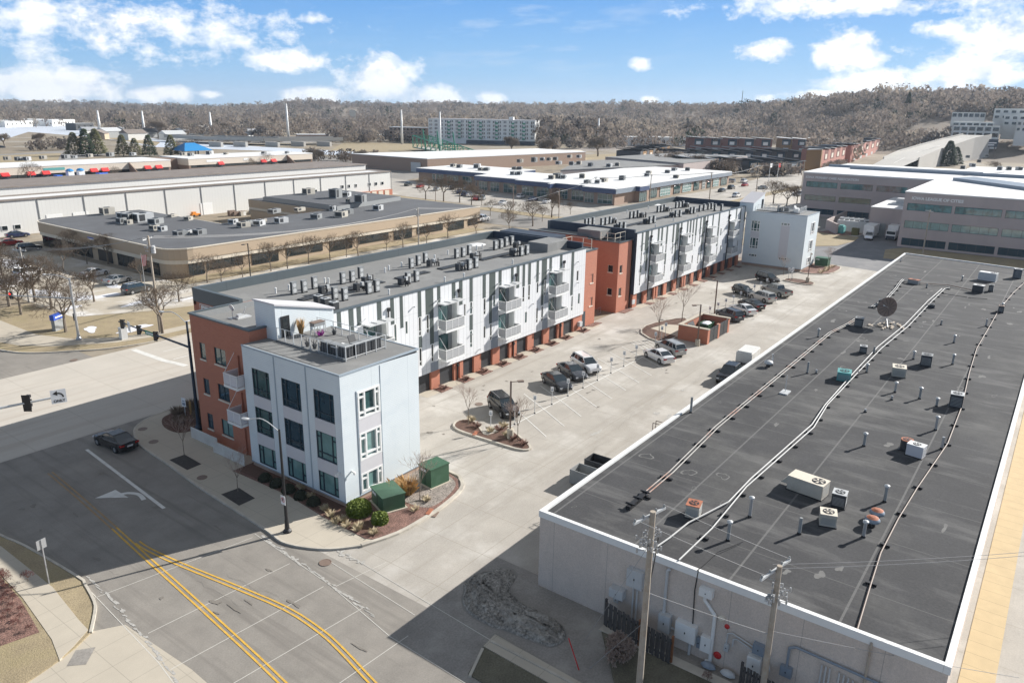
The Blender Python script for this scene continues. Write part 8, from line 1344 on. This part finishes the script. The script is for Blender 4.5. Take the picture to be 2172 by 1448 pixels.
for k, (x, y) in enumerate(((36.75, 47.4), (36.75, 46.5), (36.8, 45.7), (40.3, 48.3))): m = MB(); m.lathe([(.12, 0), (.2, .35), (.22, .36)], n=10); [m.tube((0, 0, .3), (.25 * math.cos(a), .25 * math.sin(a), .7), .02, n=3) for a in (0, 1.2, 2.4, 3.6, 4.8)]; put(tag(m.build('plant_pot', M['charcoal']), f'{nth(k)} dark plant pot from the penthouse along the terrace railing', 'plant pot', 'plant pots on the terrace'), x, y)
for k, (x, y, w, d) in enumerate(((37.0, 43.1, .8, .8), (38.0, 42.95, .8, .7), (38.9, 42.95, .8, .7), (39.8, 42.95, .8, .7), (36.85, 44.1, .6, .9), (36.85, 45.1, .6, .8))):
 t = thing('planter_box', f'{nth(k)} dark planter box round the terrace corner', 'planter', (x, y, DK), group='dark planter boxes at the terrace corner'); m = MB(); m.box(-w / 2, w / 2, -d / 2, d / 2, 0, .85); m.build('box', M['charcoal'], t); m = MB(); m.box(-w / 2 - .02, w / 2 + .02, -d / 2 - .02, d / 2 + .02, .85, .9); m.build('rim', M['mid'], t)
m = MB(); m.box(-.6, .6, -.35, .35, .68, .74); [m.box(a - .03, a + .03, b_ - .03, b_ + .03, 0, .68) for a in (-.52, .52) for b_ in (-.28, .28)]; put(tag(m.build('terrace_table', M['white']), 'small white terrace table at the railing corner', 'table'), 37.1, 43.9)
t = put(thing('patio_chair', 'dark cushioned patio chair on the terrace', 'chair'), 38.9, 44.1); m = MB(); m.box(-.35, .35, -.35, .35, .3, .45); m.build('seat', M['black'], t); m = MB(); m.add([(-.35, .3, .45), (.35, .3, .45), (.35, .5, 1.0), (-.35, .5, 1.0), (-.35, .38, .45), (.35, .38, .45), (.35, .58, 1.0), (-.35, .58, 1.0)], [(0, 1, 2, 3), (7, 6, 5, 4), (0, 3, 7, 4), (1, 5, 6, 2), (3, 2, 6, 7)]); m.build('backrest', M['charcoal'], t); [MB().box(a - .03, a + .03, b_ - .03, b_ + .03, 0, .3).build('leg', M['black'], t) for a in (-.3, .3) for b_ in (-.3, .3)]
for k, (x, y) in enumerate(((151.5, 46.5), (152.5, 45.5), (153.5, 44), (152, 43.4))): m = MB(); m.box(-.5, .5, -.4, .4, 0, .75); m.box(-.5, .5, .3, .4, .75, 1.1); put(tag(m.build('lounge_seat', M['white' if k > 1 else 'charcoal']), f'{nth(k)} lounge seat on the terrace of the far end block', 'chair', 'seats on the far terrace'), x, y)
# ================================================================ green cabinets, bin enclosure, hydrants of the lot
def cabinet(lab, p, q, d, h, flip=1):
 fn, L = fline(p, q); t = thing('transformer_cabinet', lab, 'transformer', (*fn(L / 2, -d / 2, 0)[:2], .15), group='green transformer cabinets'); m = MB(); wbox(m, fn, 0, L, -d, 0, .2, h); m.build('housing', M['greenbox'], t, world=True); m = MB(); wbox(m, fn, -.05, L + .05, -d - .05, .08, h, h + .1); m.build('lid', M['greenbox'], t, world=True); m = MB(); wbox(m, fn, -.15, L + .15, -d - .15, .15, .05, .2); m.build('pad', M['walk'], t, world=True)
 m = MB(); wbox(m, fn, L / 2 - .015, L / 2 + .015, 0, .02, .3, h - .1); m.build('door_gap', M['black'], t, world=True); m = MB(); wbox(m, fn, .25, .5, 0, .025, h - .35, h - .15); wbox(m, fn, .6, .85, 0, .025, h - .35, h - .15); m.build('warning_label', M['sign'], t, world=True)
cabinet('large green transformer cabinet with sloping top near the block corner', (35.9, 39.7), (35.1, 37.6), 1.8, 1.35); cabinet('taller green cabinet at the inner end of the planting bed', (40.4, 38.9), (40.2, 37.4), 1.9, 1.75); cabinet('dark green cabinet in the bed by the far end block', (157.5, 40.2), (157.4, 37.7), 1.8, 1.7)
t = thing('brick_bin_enclosure', 'red brick bin enclosure with slatted black gates beside the lot', 'enclosure', (96, 38, 0)); m = MB(); m.box(92.3, 92.65, 35.8, 40.0, 0, 2.0); m.box(92.65, 100.0, 39.7, 40.0, 0, 2.0); m.box(99.7, 100.0, 35.8, 39.7, 0, 2.0); m.box(92.65, 93.0, 35.8, 36.15, 0, 2.0); m.box(95.9, 96.5, 35.8, 36.15, 0, 2.0); m.box(99.4, 99.7, 35.8, 36.1, 0, 2.0); m.build('brick_wall', M['brick'], t, world=True)
m = MB(); m.box(92.2, 92.75, 35.7, 40.1, 2.0, 2.1); m.box(92.75, 100.1, 39.6, 40.1, 2.0, 2.1); m.box(99.6, 100.1, 35.7, 39.6, 2.0, 2.1); m.build('coping', M['walk'], t, world=True)
for x0, x1 in ((93.05, 94.4), (94.5, 95.85), (96.55, 97.9), (98.0, 99.35)):
 m = MB(); [m.box(x0, x1, 35.82, 35.9, .15 + .21 * k, .15 + .21 * k + .16) for k in range(9)]; g = m.build('gate', M['charcoal'], t, world=True); m = MB(); m.box(x0, x0 + .07, 35.9, 35.97, .1, 2.0); m.box(x1 - .07, x1, 35.9, 35.97, .1, 2.0); m.build('gate_frame', M['black'], g, world=True)
dumpster('green dumpster full of snow inside the brick bin enclosure', 97.6, 38.2, 0, M['greenbox'], 2.4, 1.5, 1.5, False); m = MB(); m.lathe([(1.0, 0), (.8, .15), (.3, .25), (.02, .27)], n=10); o = m.build('snow_heap', M['snow']); o.location = (97.6, 38.2, 1.35); o.scale = (1.1, .65, 1); tag(o, 'snow heap on top of the green dumpster', 'snow'); dumpster('dark recycling dumpster inside the near half of the enclosure', 94.4, 38.2, 0, M['navy'], 2.0, 1.4, 1.3)
# parking signs on posts with white bases
S_ = [(52.4 + 0, 40.9), (55.1, 40.05)] + [(58.6 + 3.12 * k, 40.1) for k in range(8)] + [(86.7, 40.6), (89.8, 41.2), (91.8, 41.6)]
def sign_post(lab, x, y, h, w, hh, mt='sign', rz=math.pi, z=.0, name='parking_sign', cat='sign', group='small parking signs on posts', post='lt', base=True):
 t = thing(name, lab, cat, (x, y, z), rz, group); m = MB(); m.box(-.03, .03, -.03, .03, 0, h); m.build('post', M[post], t); m = MB(); m.box(.03, .05, -w / 2, w / 2, h - hh, h); p = m.build('plate', M[mt], t)
 m = MB(); m.box(.05, .056, -w * .36, w * .36, h - hh * .85, h - hh * .55); m.box(.05, .056, -w * .3, w * .3, h - hh * .42, h - hh * .3); m.build('symbol', M['greyfascia'], p)
 if base: m = MB(); m.lathe([(.11, 0), (.09, .1), (.03, .12)], n=8); m.build('base', M['black'], t)
 return t
for k, (x, y) in enumerate(S_): sign_post(f'{nth(k)} small parking sign from the near island along the bay line', x, y, 2.0, .32, .5, rz=math.pi + .35, z=.13 if k in (0, 10, 11, 12) else 0)
for k in range(9): sign_post(f'{nth(k)} small parking sign beyond the bin enclosure along the far bay line', 104.6 + 3.15 * k, 40.6, 2.0, .32, .5, rz=math.pi + .35)
for k, (x, y) in enumerate(((139.6, 39.4), (140.4, 40.1), (141.0, 39.6))): sign_post(f'{nth(k)} white sign on the small island near the end block', x, y, 2.2, .4, .6, z=.13)
def lamp_post(lab, x, y, h, rz, group='dark parking lot lamp posts', base=True, z=0, mt='brownpipe', arm=.7):
 t = thing('lamp_post', lab, 'lamp post', (x, y, z), rz, group)
 if base: m = MB(); m.lathe([(.32, 0), (.32, .85), (.28, .9)], n=16); m.build('concrete_base', M['walk'], t)
 m = MB(); m.box(-.07, .07, -.07, .07, .85 if base else 0, h); m.build('pole', M[mt], t); m = MB(); m.box(.07, arm, -.03, .03, h - .1, h - .04); m.box(arm - .05, arm + .5, -.17, .17, h - .12, h); hd = m.build('lamp_head', M[mt], t); m = MB(); m.box(arm, arm + .42, -.12, .12, h - .14, h - .12); m.build('lens', M['lt'], hd)
lamp_post('dark lamp post on a round concrete base on the near island', 52.15, 38.4, 5.6, R_(-40), z=.13); lamp_post('dark lamp post beside the brick bin enclosure', 91.0, 36.6, 5.6, R_(140)); lamp_post('dark lamp post just beyond the bin enclosure', 108.3, 41.3, 5.2, R_(60), base=False); lamp_post('dark lamp post on the small island near the end block', 140.2, 36.6, 5.4, R_(200), z=.13); lamp_post('dark lamp post in front of the tan office windows', 78.1, 115.3, 6.2, R_(180), base=False, mt='black'); lamp_post('tall dark post across the gap beside the far block', 163.4, 105.9, 10.3, R_(90), base=False, mt='brownpipe'); lamp_post('dark post in the showroom tree row', *G(924, 428), 9, R_(90), base=False); lamp_post('dark post near the showroom lot entrance', *G(1088, 470), 9.5, R_(90), base=False)
# street lamp with curved arm at the near corner, with its no parking sign
def curved_lamp(lab, x, y, h, rz, arm=2.6, mt='black', grp='curved arm street lamps', z=.12, r=.12, armmt='lt'):
 t = thing('street_lamp', lab, 'street lamp', (x, y, z), rz, grp); m = MB(); m.lathe([(.32, 0), (.3, .12), (r * 1.5, .25), (r * 1.2, .9), (r, 1.2), (r * .6, h)], n=12); m.build('pole', M[mt], t); m = MB(); P_ = [(arm * k / 8, 0, h - .2 + .75 * math.sin(math.pi * .5 * min(1, k / 5)) - (.08 * max(0, k - 5))) for k in range(9)]; m.path(P_, .04, 6); m.build('arm', M[armmt], t); e = P_[-1]; m = MB(); m.lathe([(.02, -.1), (.16, -.05), (.17, .04), (.05, .1)], (0, 0, 0), 10); o = m.build('lamp_head', M['lt'], t); o.location = (e[0] + .2, 0, e[2]); o.scale = (2.2, 1, .8); return t
curved_lamp('curved arm street lamp at the near corner standing at the shadow edge', *G(610, 1130), 8.0, R_(105), 2.6); curved_lamp('curved lamp arm on top of the dark signal pole at the brick corner', 35.5, 62.8, 10.5, R_(93), 3.6, 'navy', r=.15)
x, y = G(610, 1130); t = thing('no_parking_sign', 'white no parking sign with crossed letter on the near street lamp', 'sign', (x, y, .12), math.pi); m = MB(); m.box(.14, .16, -.24, .24, 2.25, 2.95); p = m.build('plate', M['sign'], t); m = MB(); N = 20
for i in range(N): a, b_ = 2 * math.pi * i / N, 2 * math.pi * (i + 1) / N; m.add([(.166, .17 * math.cos(a), 2.64 + .17 * math.sin(a)), (.166, .17 * math.cos(b_), 2.64 + .17 * math.sin(b_)), (.166, .2 * math.cos(b_), 2.64 + .2 * math.sin(b_)), (.166, .2 * math.cos(a), 2.64 + .2 * math.sin(a))], [(0, 1, 2, 3)])
m.add([(.167, -.13, 2.76), (.167, -.10, 2.79), (.167, .13, 2.52), (.167, .10, 2.49)], [(0, 1, 2, 3)]); m.build('red_ring', M['sred'], p); text_mesh('letter', 'P', .34, M['black'], None, Matrix(((0, 0, 1, .163), (1, 0, 0, -.10), (0, 1, 0, 2.52), (0, 0, 0, 1))), .004).parent = p
# traffic signals
def signal_head(t, x, y, z, rz, lit=None, name='signal_head', back=True):
 c, s = math.cos(rz), math.sin(rz); f = lambda a, b_, zz: (x + .78 * (c * a - s * b_), y + .78 * (s * a + c * b_), z + .78 * zz); m = MB(); m.box(-.12, .12, -.17, .17, -.52, .52, 0, f); m.box(-.14, -.12, -.28, .28, -.62, .62, 0, f); h = m.build(name, M['black'], t)
 for k, zz in enumerate((.34, 0, -.34)):
  m = MB(); m.tube(f(-.12, 0, zz), f(.16, 0, zz), .001, .001, 4) if 0 else m.tube(f(.10, 0, zz), f(.135, 0, zz), .12, n=12); m.build('lens', M['redlit'] if lit == k else M['charcoal'], h); m = MB(); m.box(.12, .34, -.14, .14, zz + .13, zz + .15, 0, f); m.box(.12, .3, -.15, -.13, zz - .02, zz + .15, 0, f); m.box(.12, .3, .13, .15, zz - .02, zz + .15, 0, f); m.build('visor', M['black'], h)
 return h
def arm_pole(lab, x, y, h, tips, mt='galv', z=.1, r=.16):
 t = thing('traffic_signal', lab, 'traffic signal', (x, y, z), group='traffic signals'); m = MB(); m.lathe([(.35, 0), (.35, .2), (r * 1.3, .45), (r, 1), (r * .75, h)], n=12); m.build('pole', M[mt], t)
 for (tx, ty, za, zb) in tips: m = MB(); m.tube((0, 0, za - z), (tx - x, ty - y, zb - z), .11, .06, 8); m.build('mast_arm', M[mt], t)
 return t
# far side pole with red light at the left edge
x, y = G(168, 722); a_ = ray(0, 652);
t = arm_pole('grey signal pole across the avenue with arm reaching left to a red light', x, y, 8.1, [(x - 5.5, y + 7.0, 5.6, 5.95)]);
def on_arm(px, py, p0, p1):   # parameter along a horizontal arm seen in column px
 best = min(range(101), key=lambda i: abs((lambda w: CX + F * w[0] / w[2])(RW.T @ np.array([p0[0] + (p1[0] - p0[0]) * i / 100, p0[1] + (p1[1] - p0[1]) * i / 100, p0[2] + (p1[2] - p0[2]) * i / 100 - H])) - px)); f_ = best / 100; return tuple(p0[k] + (p1[k] - p0[k]) * f_ for k in range(3))
pp = on_arm(22, 652, (x, y, 5.6), (x - 5.5, y + 7.0, 5.95)); signal_head(t, pp[0] - x, pp[1] - y, pp[2] - .1, R_(215), 0)
m = MB(); P_ = [(-.2 * k - .1, .35 * k, 8.0 + .5 * math.sin(min(1, k / 5) * 1.57)) for k in range(9)]; m.path(P_, .05, 6); m.lathe([(.02, -.1), (.2, -.03), (.2, .05), (.05, .1)], (P_[-1][0], P_[-1][1], P_[-1][2]), 10); m.build('lamp_arm', M['lt'], t); signal_head(t, .1, .35, 3.0, R_(60))
# brick corner pole: arm over the avenue with three signals and the street name
x, y = 35.5, 62.8; P0 = (x, y, 8.15); P1 = (35.8, 76.2, 8.15)
t = arm_pole('dark signal pole at the brick corner with arm of three signals over the avenue', x, y, 8.6, [(P1[0], P1[1], P0[2], P1[2])], 'navy')
for px, rz in ((260, 200), (295, 200), (331, 200)): pp = on_arm(px, 0, P0, P1); signal_head(t, pp[0] - x, pp[1] - y, pp[2] - .1 - .1, R_(20))
pp = on_arm(311, 0, P0, P1); m = MB(); fn, L = fline(pp[:2], (pp[0] + .001, pp[1] - 1.7)); wbox(m, fn, 0, 1.7, .12, .16, 7.95, 8.35); m.build('street_name_plate', M['sgreen'], t, world=True); m = MB(); wbox(m, fn, .2, 1.5, .16, .17, 8.08, 8.22); m.build('street_name_lettering', M['sign'], t, world=True)
pp = on_arm(274, 0, P0, P1); m = MB(); wbox(m, fline(pp[:2], (pp[0] - .1, pp[1] - .5))[0], 0, .75, .1, .13, 7.6, 8.6); m.build('lane_sign', M['sign'], t, world=True)
# arm coming in from the left edge with the left turn only sign
(ax, ay), az_ = pdist(-300, 925, 49); (bx, by), bz_ = pdist(112, 843, 47)
t = thing('traffic_signal', 'grey mast arm from the left edge carrying a signal and left turn only sign', 'traffic signal', (ax, ay, 0), group='traffic signals'); m = MB(); m.tube((0, 0, az_), (bx - ax, by - ay, bz_), .10, .06, 8); m.build('mast_arm', M['lt'], t); m = MB(); m.lathe([(.2, 0), (.14, az_ + 1)], (0, 0, 0), 10); m.build('pole', M['galv'], t)
pp = on_arm(60, 0, (ax, ay, az_), (bx, by, bz_)); dirr = math.atan2(-pp[1], -pp[0]); signal_head(t, pp[0] - ax, pp[1] - ay, pp[2], dirr + 2.6)
w_ = Vector((math.cos(dirr), math.sin(dirr), 0)); sdv = Vector((-w_.y, w_.x, 0)); sc0 = Vector(pdist(124, 840, 46.8)[0]).to_3d(); sc0.z = pdist(124, 840, 46.8)[1]
Rt_ = Matrix(((sdv.x, 0, w_.x, sc0.x - ax), (sdv.y, 0, w_.y, sc0.y - ay), (0, 1, 0, sc0.z), (0, 0, 0, 1)))
m = MB(); m.box(-.38, .38, -.40, .40, .0, .02, 0, lambda a, b_, c: tuple(Rt_ @ Vector((a, b_, c)))); pl = m.build('left_turn_sign', M['sign'], t); text_mesh('lettering', 'ONLY', .21, M['black'], None, Rt_ @ Matrix.Translation((-.27, -.33, .024)), .003).parent = pl
m = MB(); q = lambda a, b_: tuple(Rt_ @ Vector((a * 1.35, b_ * 1.35, .025)))
for k in range(6): t0, t1 = k / 6 * 1.57, (k + 1) / 6 * 1.57; r1, r2 = .17, .23; m.add([q(-.03 + r1 * math.cos(t0), -.06 + r1 * math.sin(t0)), q(-.03 + r2 * math.cos(t0), -.06 + r2 * math.sin(t0)), q(-.03 + r2 * math.cos(t1), -.06 + r2 * math.sin(t1)), q(-.03 + r1 * math.cos(t1), -.06 + r1 * math.sin(t1))], [(0, 1, 2, 3)])
m.add([q(-.03, .25), q(-.03, .03), q(-.2, .14)], [(0, 1, 2)]); m.build('arrow', M['black'], pl)
# other poles with cables
PL_ = [((340, 706), (327, 500), 'tall wooden pole with transformer across the avenue', 0.6), ((62, 640), (50, 525), 'pale pole with crossarm at the far left', 2.0), ((888, 520), (877, 440), 'wooden pole with equipment in front of the tan building', 0.6), ((1186, 486), (1183, 400), 'wooden pole behind the gap between the blocks', .6)]
tops = []
for k, (b_, tp, lab, rz) in enumerate(PL_):
 if k == 3: continue
 x, y, h = pole_at(b_, tp); utility_pole(lab, x, y, h, rz, ((.4, 1.2),), True, .17, mt='wood' if k == 0 else 'concrete', grp='utility poles across the avenue'); tops.append((x, y, h))
x, y, h = tops[0]; m = MB(); m.lathe([(.28, 0), (.28, .9), (.1, 1.0)], n=12); o = m.build('pole_transformer', M['lt']); o.location = (x + .35, y - .2, h - 2.3); tag(o, 'light grey transformer can on the tall wooden pole across the avenue', 'transformer')
PQ = [((1262, 420), (1266, 375), 'wooden pole before the showroom corner', 1.0), ((1377, 440), (1388, 370), 'wooden pole behind the far block parapet', 1.0), ((1503, 440), (1508, 365), 'wooden pole right of the showroom side lot', 1.0), ((1604, 406), (1608, 350), 'wooden pole left of the flagpoles', 1.0), ((1700, 397), (1704, 340), 'wooden pole before the pink townhouses', 1.0), ((1184, 440), (1183, 405), 'wooden pole between the tan building and the showroom', 1.0), ((1957, 537), (1960, 445), 'wooden pole standing in front of the league of cities office', .9), ((1736, 448), (1738, 410), 'wooden pole just above the far end block', .9)]
t2 = []
for k, (b_, tp, lab, rz) in enumerate(PQ):
 x, y, h = pole_at(b_, tp); utility_pole(lab, x, y, h, rz, ((.3, 1.1),), False, .17, grp='wooden poles further away'); t2.append((x, y, h))
off3 = lambda p, d: (p[0] + d, p[1] + d * .3, p[2] - .15)
for d, w_n in ((-.9, 'left'), (0, 'middle'), (.9, 'right')):
 cable(f'{w_n} cable crossing the tan building roof between the wooden poles', [off3(tops[1], d), off3(tops[0], d), off3(tops[2], d), off3(t2[5], d)], .022, .03)
 cable(f'{w_n} cable over the showroom roof towards the townhouses', [off3(t2[5], d), off3(t2[0], d), off3(t2[1], d), off3(t2[2], d), off3(t2[3], d), off3(t2[4], d)], .02, .03)
t = thing('flag_pole', 'flagpole with drooping striped flag before the tan office building', 'flagpole', (*G(312, 640), 0)); x, y, h = pole_at((312, 640), (302, 537)); t.location = (x, y, 0); m = MB(); m.tube((0, 0, 0), (0, 0, h), .05, .03, 8); m.build('pole', M['lt'], t); m = MB()
for k in range(7): m.add([(.05 + .1 * k, -.02 * k, h - .3), (.15 + .1 * k, -.02 * k - .05, h - .35), (.12 + .07 * k, -.1, h - 2.0), (.02 + .07 * k, -.06, h - 2.0)], [(0, 1, 2, 3)], k % 2)
m.build('flag', [M['sred'], M['white']], t)
for k, (px, py) in enumerate(((1630, 385), (1648, 383))): x, y, h = pole_at((px, py), (px + 2, 346)); t = thing('flag_pole', f'{("left", "right")[k]} of two small flagpoles before the townhouses', 'flagpole', (x, y, 0), group='flagpoles by the townhouses'); m = MB(); m.tube((0, 0, 0), (0, 0, h), .12, .08, 6); m.build('pole', M['white'], t); m = MB(); m.box(.1, 2.6, -.05, .05, h - 2, h - .2); m.build('flag', M['sred'] if k else M['sign'], t)
# blue monument sign, control cabinets, signs on the left
x, y = G(125, 700); t = thing('monument_sign', 'grey monument sign with blue panel on the grass across the avenue', 'sign', (x, y, .08), R_(30)); m = MB(); m.box(-.9, .9, -.25, .25, 0, 1.5); m.build('base', M['mid'], t); m = MB(); m.box(-1.0, 1.0, -.3, .3, 1.5, 2.2); p = m.build('panel', M['bluesign'], t); m = MB(); m.box(-.7, .7, -.315, -.3, 1.75, 1.95); m.build('lettering', M['sign'], p)
x, y = G(263, 720); t = thing('control_cabinet', 'pale grey signal control cabinet by the far corner', 'cabinet', (x, y, .1)); m = MB(); m.box(-.4, .4, -.35, .35, 0, 1.5); m.build('housing', M['lt'], t); m = MB(); m.box(-.44, .44, -.39, .39, 1.5, 1.56); m.build('roof', M['lt'], t); m = MB(); m.box(-.36, -.34, -.3, .3, .1, 1.4) if 0 else m.box(-.415, -.4, -.3, .3, .1, 1.4); m.build('door', M['offwhite'], t)
x, y, h = pole_at((105, 1240), (93, 1150)); sign_post('blank backed road sign on the left sidewalk', x, y, h + .1, .6, .65, 'galv', R_(100), .1, 'road_sign', 'sign', 'road signs', 'galv', False)
x, y = G(388, 880); sign_post('small stacked signs in the corner bed by the brick end', 36.2, 66.2, 2.0, .55, .9, 'sign', R_(190), .15, 'yard_sign', 'sign', 'road signs', 'lt', False); m = MB(); m.lathe([(.3, 0), (.2, .5), (.25, 1.5), (.02, 1.9)], n=6); o = m.build('wrapped_shrub', M['drygrass']); o.location = (36.9, 66.4, .15); o.scale = (.5, .5, .8); tag(o, 'small orange brown plant beside the stacked signs', 'plant')
# kerb inlets, hydrant-like bits, bike rails
for (px, py, lab) in ((912, 1089, 'rusty kerb inlet where the planting bed meets the driveway'), (1009, 922, 'dark kerb inlet in the long edge of the near island')):
 x, y = G(px, py); t = thing('storm_inlet', lab, 'drain', (x, y, .0), R_(20), 'kerb inlets'); m = MB(); m.box(-.45, .45, -.12, .2, .02, .2); m.build('hood', M['rust2'], t); m = MB(); m.box(-.4, .4, -.6, -.14, .02, .05); m.build('grate', M['brownpipe'], t)
t = thing('bicycle_rail', 'small grey rail in the gap beside the far red brick block', 'rail', (97.0, 55.0, 0)); m = MB(); m.path([(-.4, 0, 0), (-.4, 0, .9), (.4, 0, .9), (.4, 0, 0)], .03, 6); m.build('hoop', M['mid'], t); m = MB(); m.box(-.5, .5, -.1, .1, 0, .03); m.build('foot', M['mid'], t)
# wall camera on the corner block
for (fnc, a, lab) in ((fl(40.5), 34.7, 'white camera on the sunny face of the near block corner'), (fr(34.0), 41.0, 'white camera on the shaded face of the near block corner')):
 m = MB(); wbox(m, fnc, a - .05, a + .05, .03, .3, 2.9, 3.0); wbox(m, fnc, a - .07, a + .07, .25, .45, 2.75, 2.95); tag(m.build('security_camera', M['white']), lab, 'camera', 'security cameras')
# vehicle and yard items in the white warehouse yard
x, y = G(417, 459); t = thing('yard_loader', 'orange yard machine by the white warehouse door', 'machine', (x, y, 0)); t.scale = (.7, .7, .6); m = MB(); m.box(-2.2, 1.2, -.9, .9, .5, 1.3); m.box(-1.8, -.4, -.7, .7, 1.3, 2.2); m.build('body', M['orange'], t); [MB().tube((a, b_, .5), (a, b_ * .7, .5), .5, n=10).build('wheel', M['tyre'], t) for a in (-1.5, .8) for b_ in (-1, 1)]
for k, (px, py, w, mt) in enumerate(((500, 458, 2.2, 'brownpipe'), (515, 457, 3.0, 'hvac'), (535, 455, 3.2, 'offwhite'), (548, 452, 2.6, 'mid'))): x, y = G(px, py); m = MB(); r = random.Random(k); [m.box(a := r.uniform(-w, w * .6), a + r.uniform(.8, 1.8), b_ := r.uniform(-1, .4), b_ + r.uniform(.6, 1.2), 0, r.uniform(.6, 1.6)) for q in range(6)]; o = m.build('scrap_pile', M[mt]); o.location = (x, y, 0); tag(o, f'{nth(k)} heap of stored material from the left in the warehouse yard', 'stored material', 'heaps in the warehouse yard')
# litter by the warehouse wall
for (px, py, mt, lab) in ((1502, 1415, 'greyfascia', 'crumpled blue plastic by the warehouse wall'), (1545, 1430, 'lt', 'pale bundle of plastic sheeting at the foot of the wall')): x, y = G(px, py); m = MB(); m.lathe([(.45, 0), (.4, .15), (.2, .3), (.02, .33)], n=7); o = m.build('plastic_bundle', M[mt]); o.location = (min(x, 34.7), y, .1); o.scale = (.6, 1, .8); tag(o, lab, 'rubbish', 'rubbish by the wall')
# ================================================================ air
m = MB(); m.box(-420, 5200, -3400, 5200, -1.6, 135); hz_ = m.build('haze', None or (lambda mm: mm)(bpy.data.materials.new('haze air'))); mm = hz_.data.materials[0]; mm.use_nodes = True; t_ = mm.node_tree; t_.nodes.clear()
pv = t_.nodes.new('ShaderNodeVolumePrincipled'); pv.inputs['Color'].default_value = (.73, .85, 1, 1); pv.inputs['Density'].default_value = .00009; pv.inputs['Anisotropy'].default_value = 0.2; ou = t_.nodes.new('ShaderNodeOutputMaterial'); t_.links.new(pv.outputs[0], ou.inputs['Volume']); tag(hz_, 'thin bluish winter haze over the whole valley', 'haze', kind='stuff')
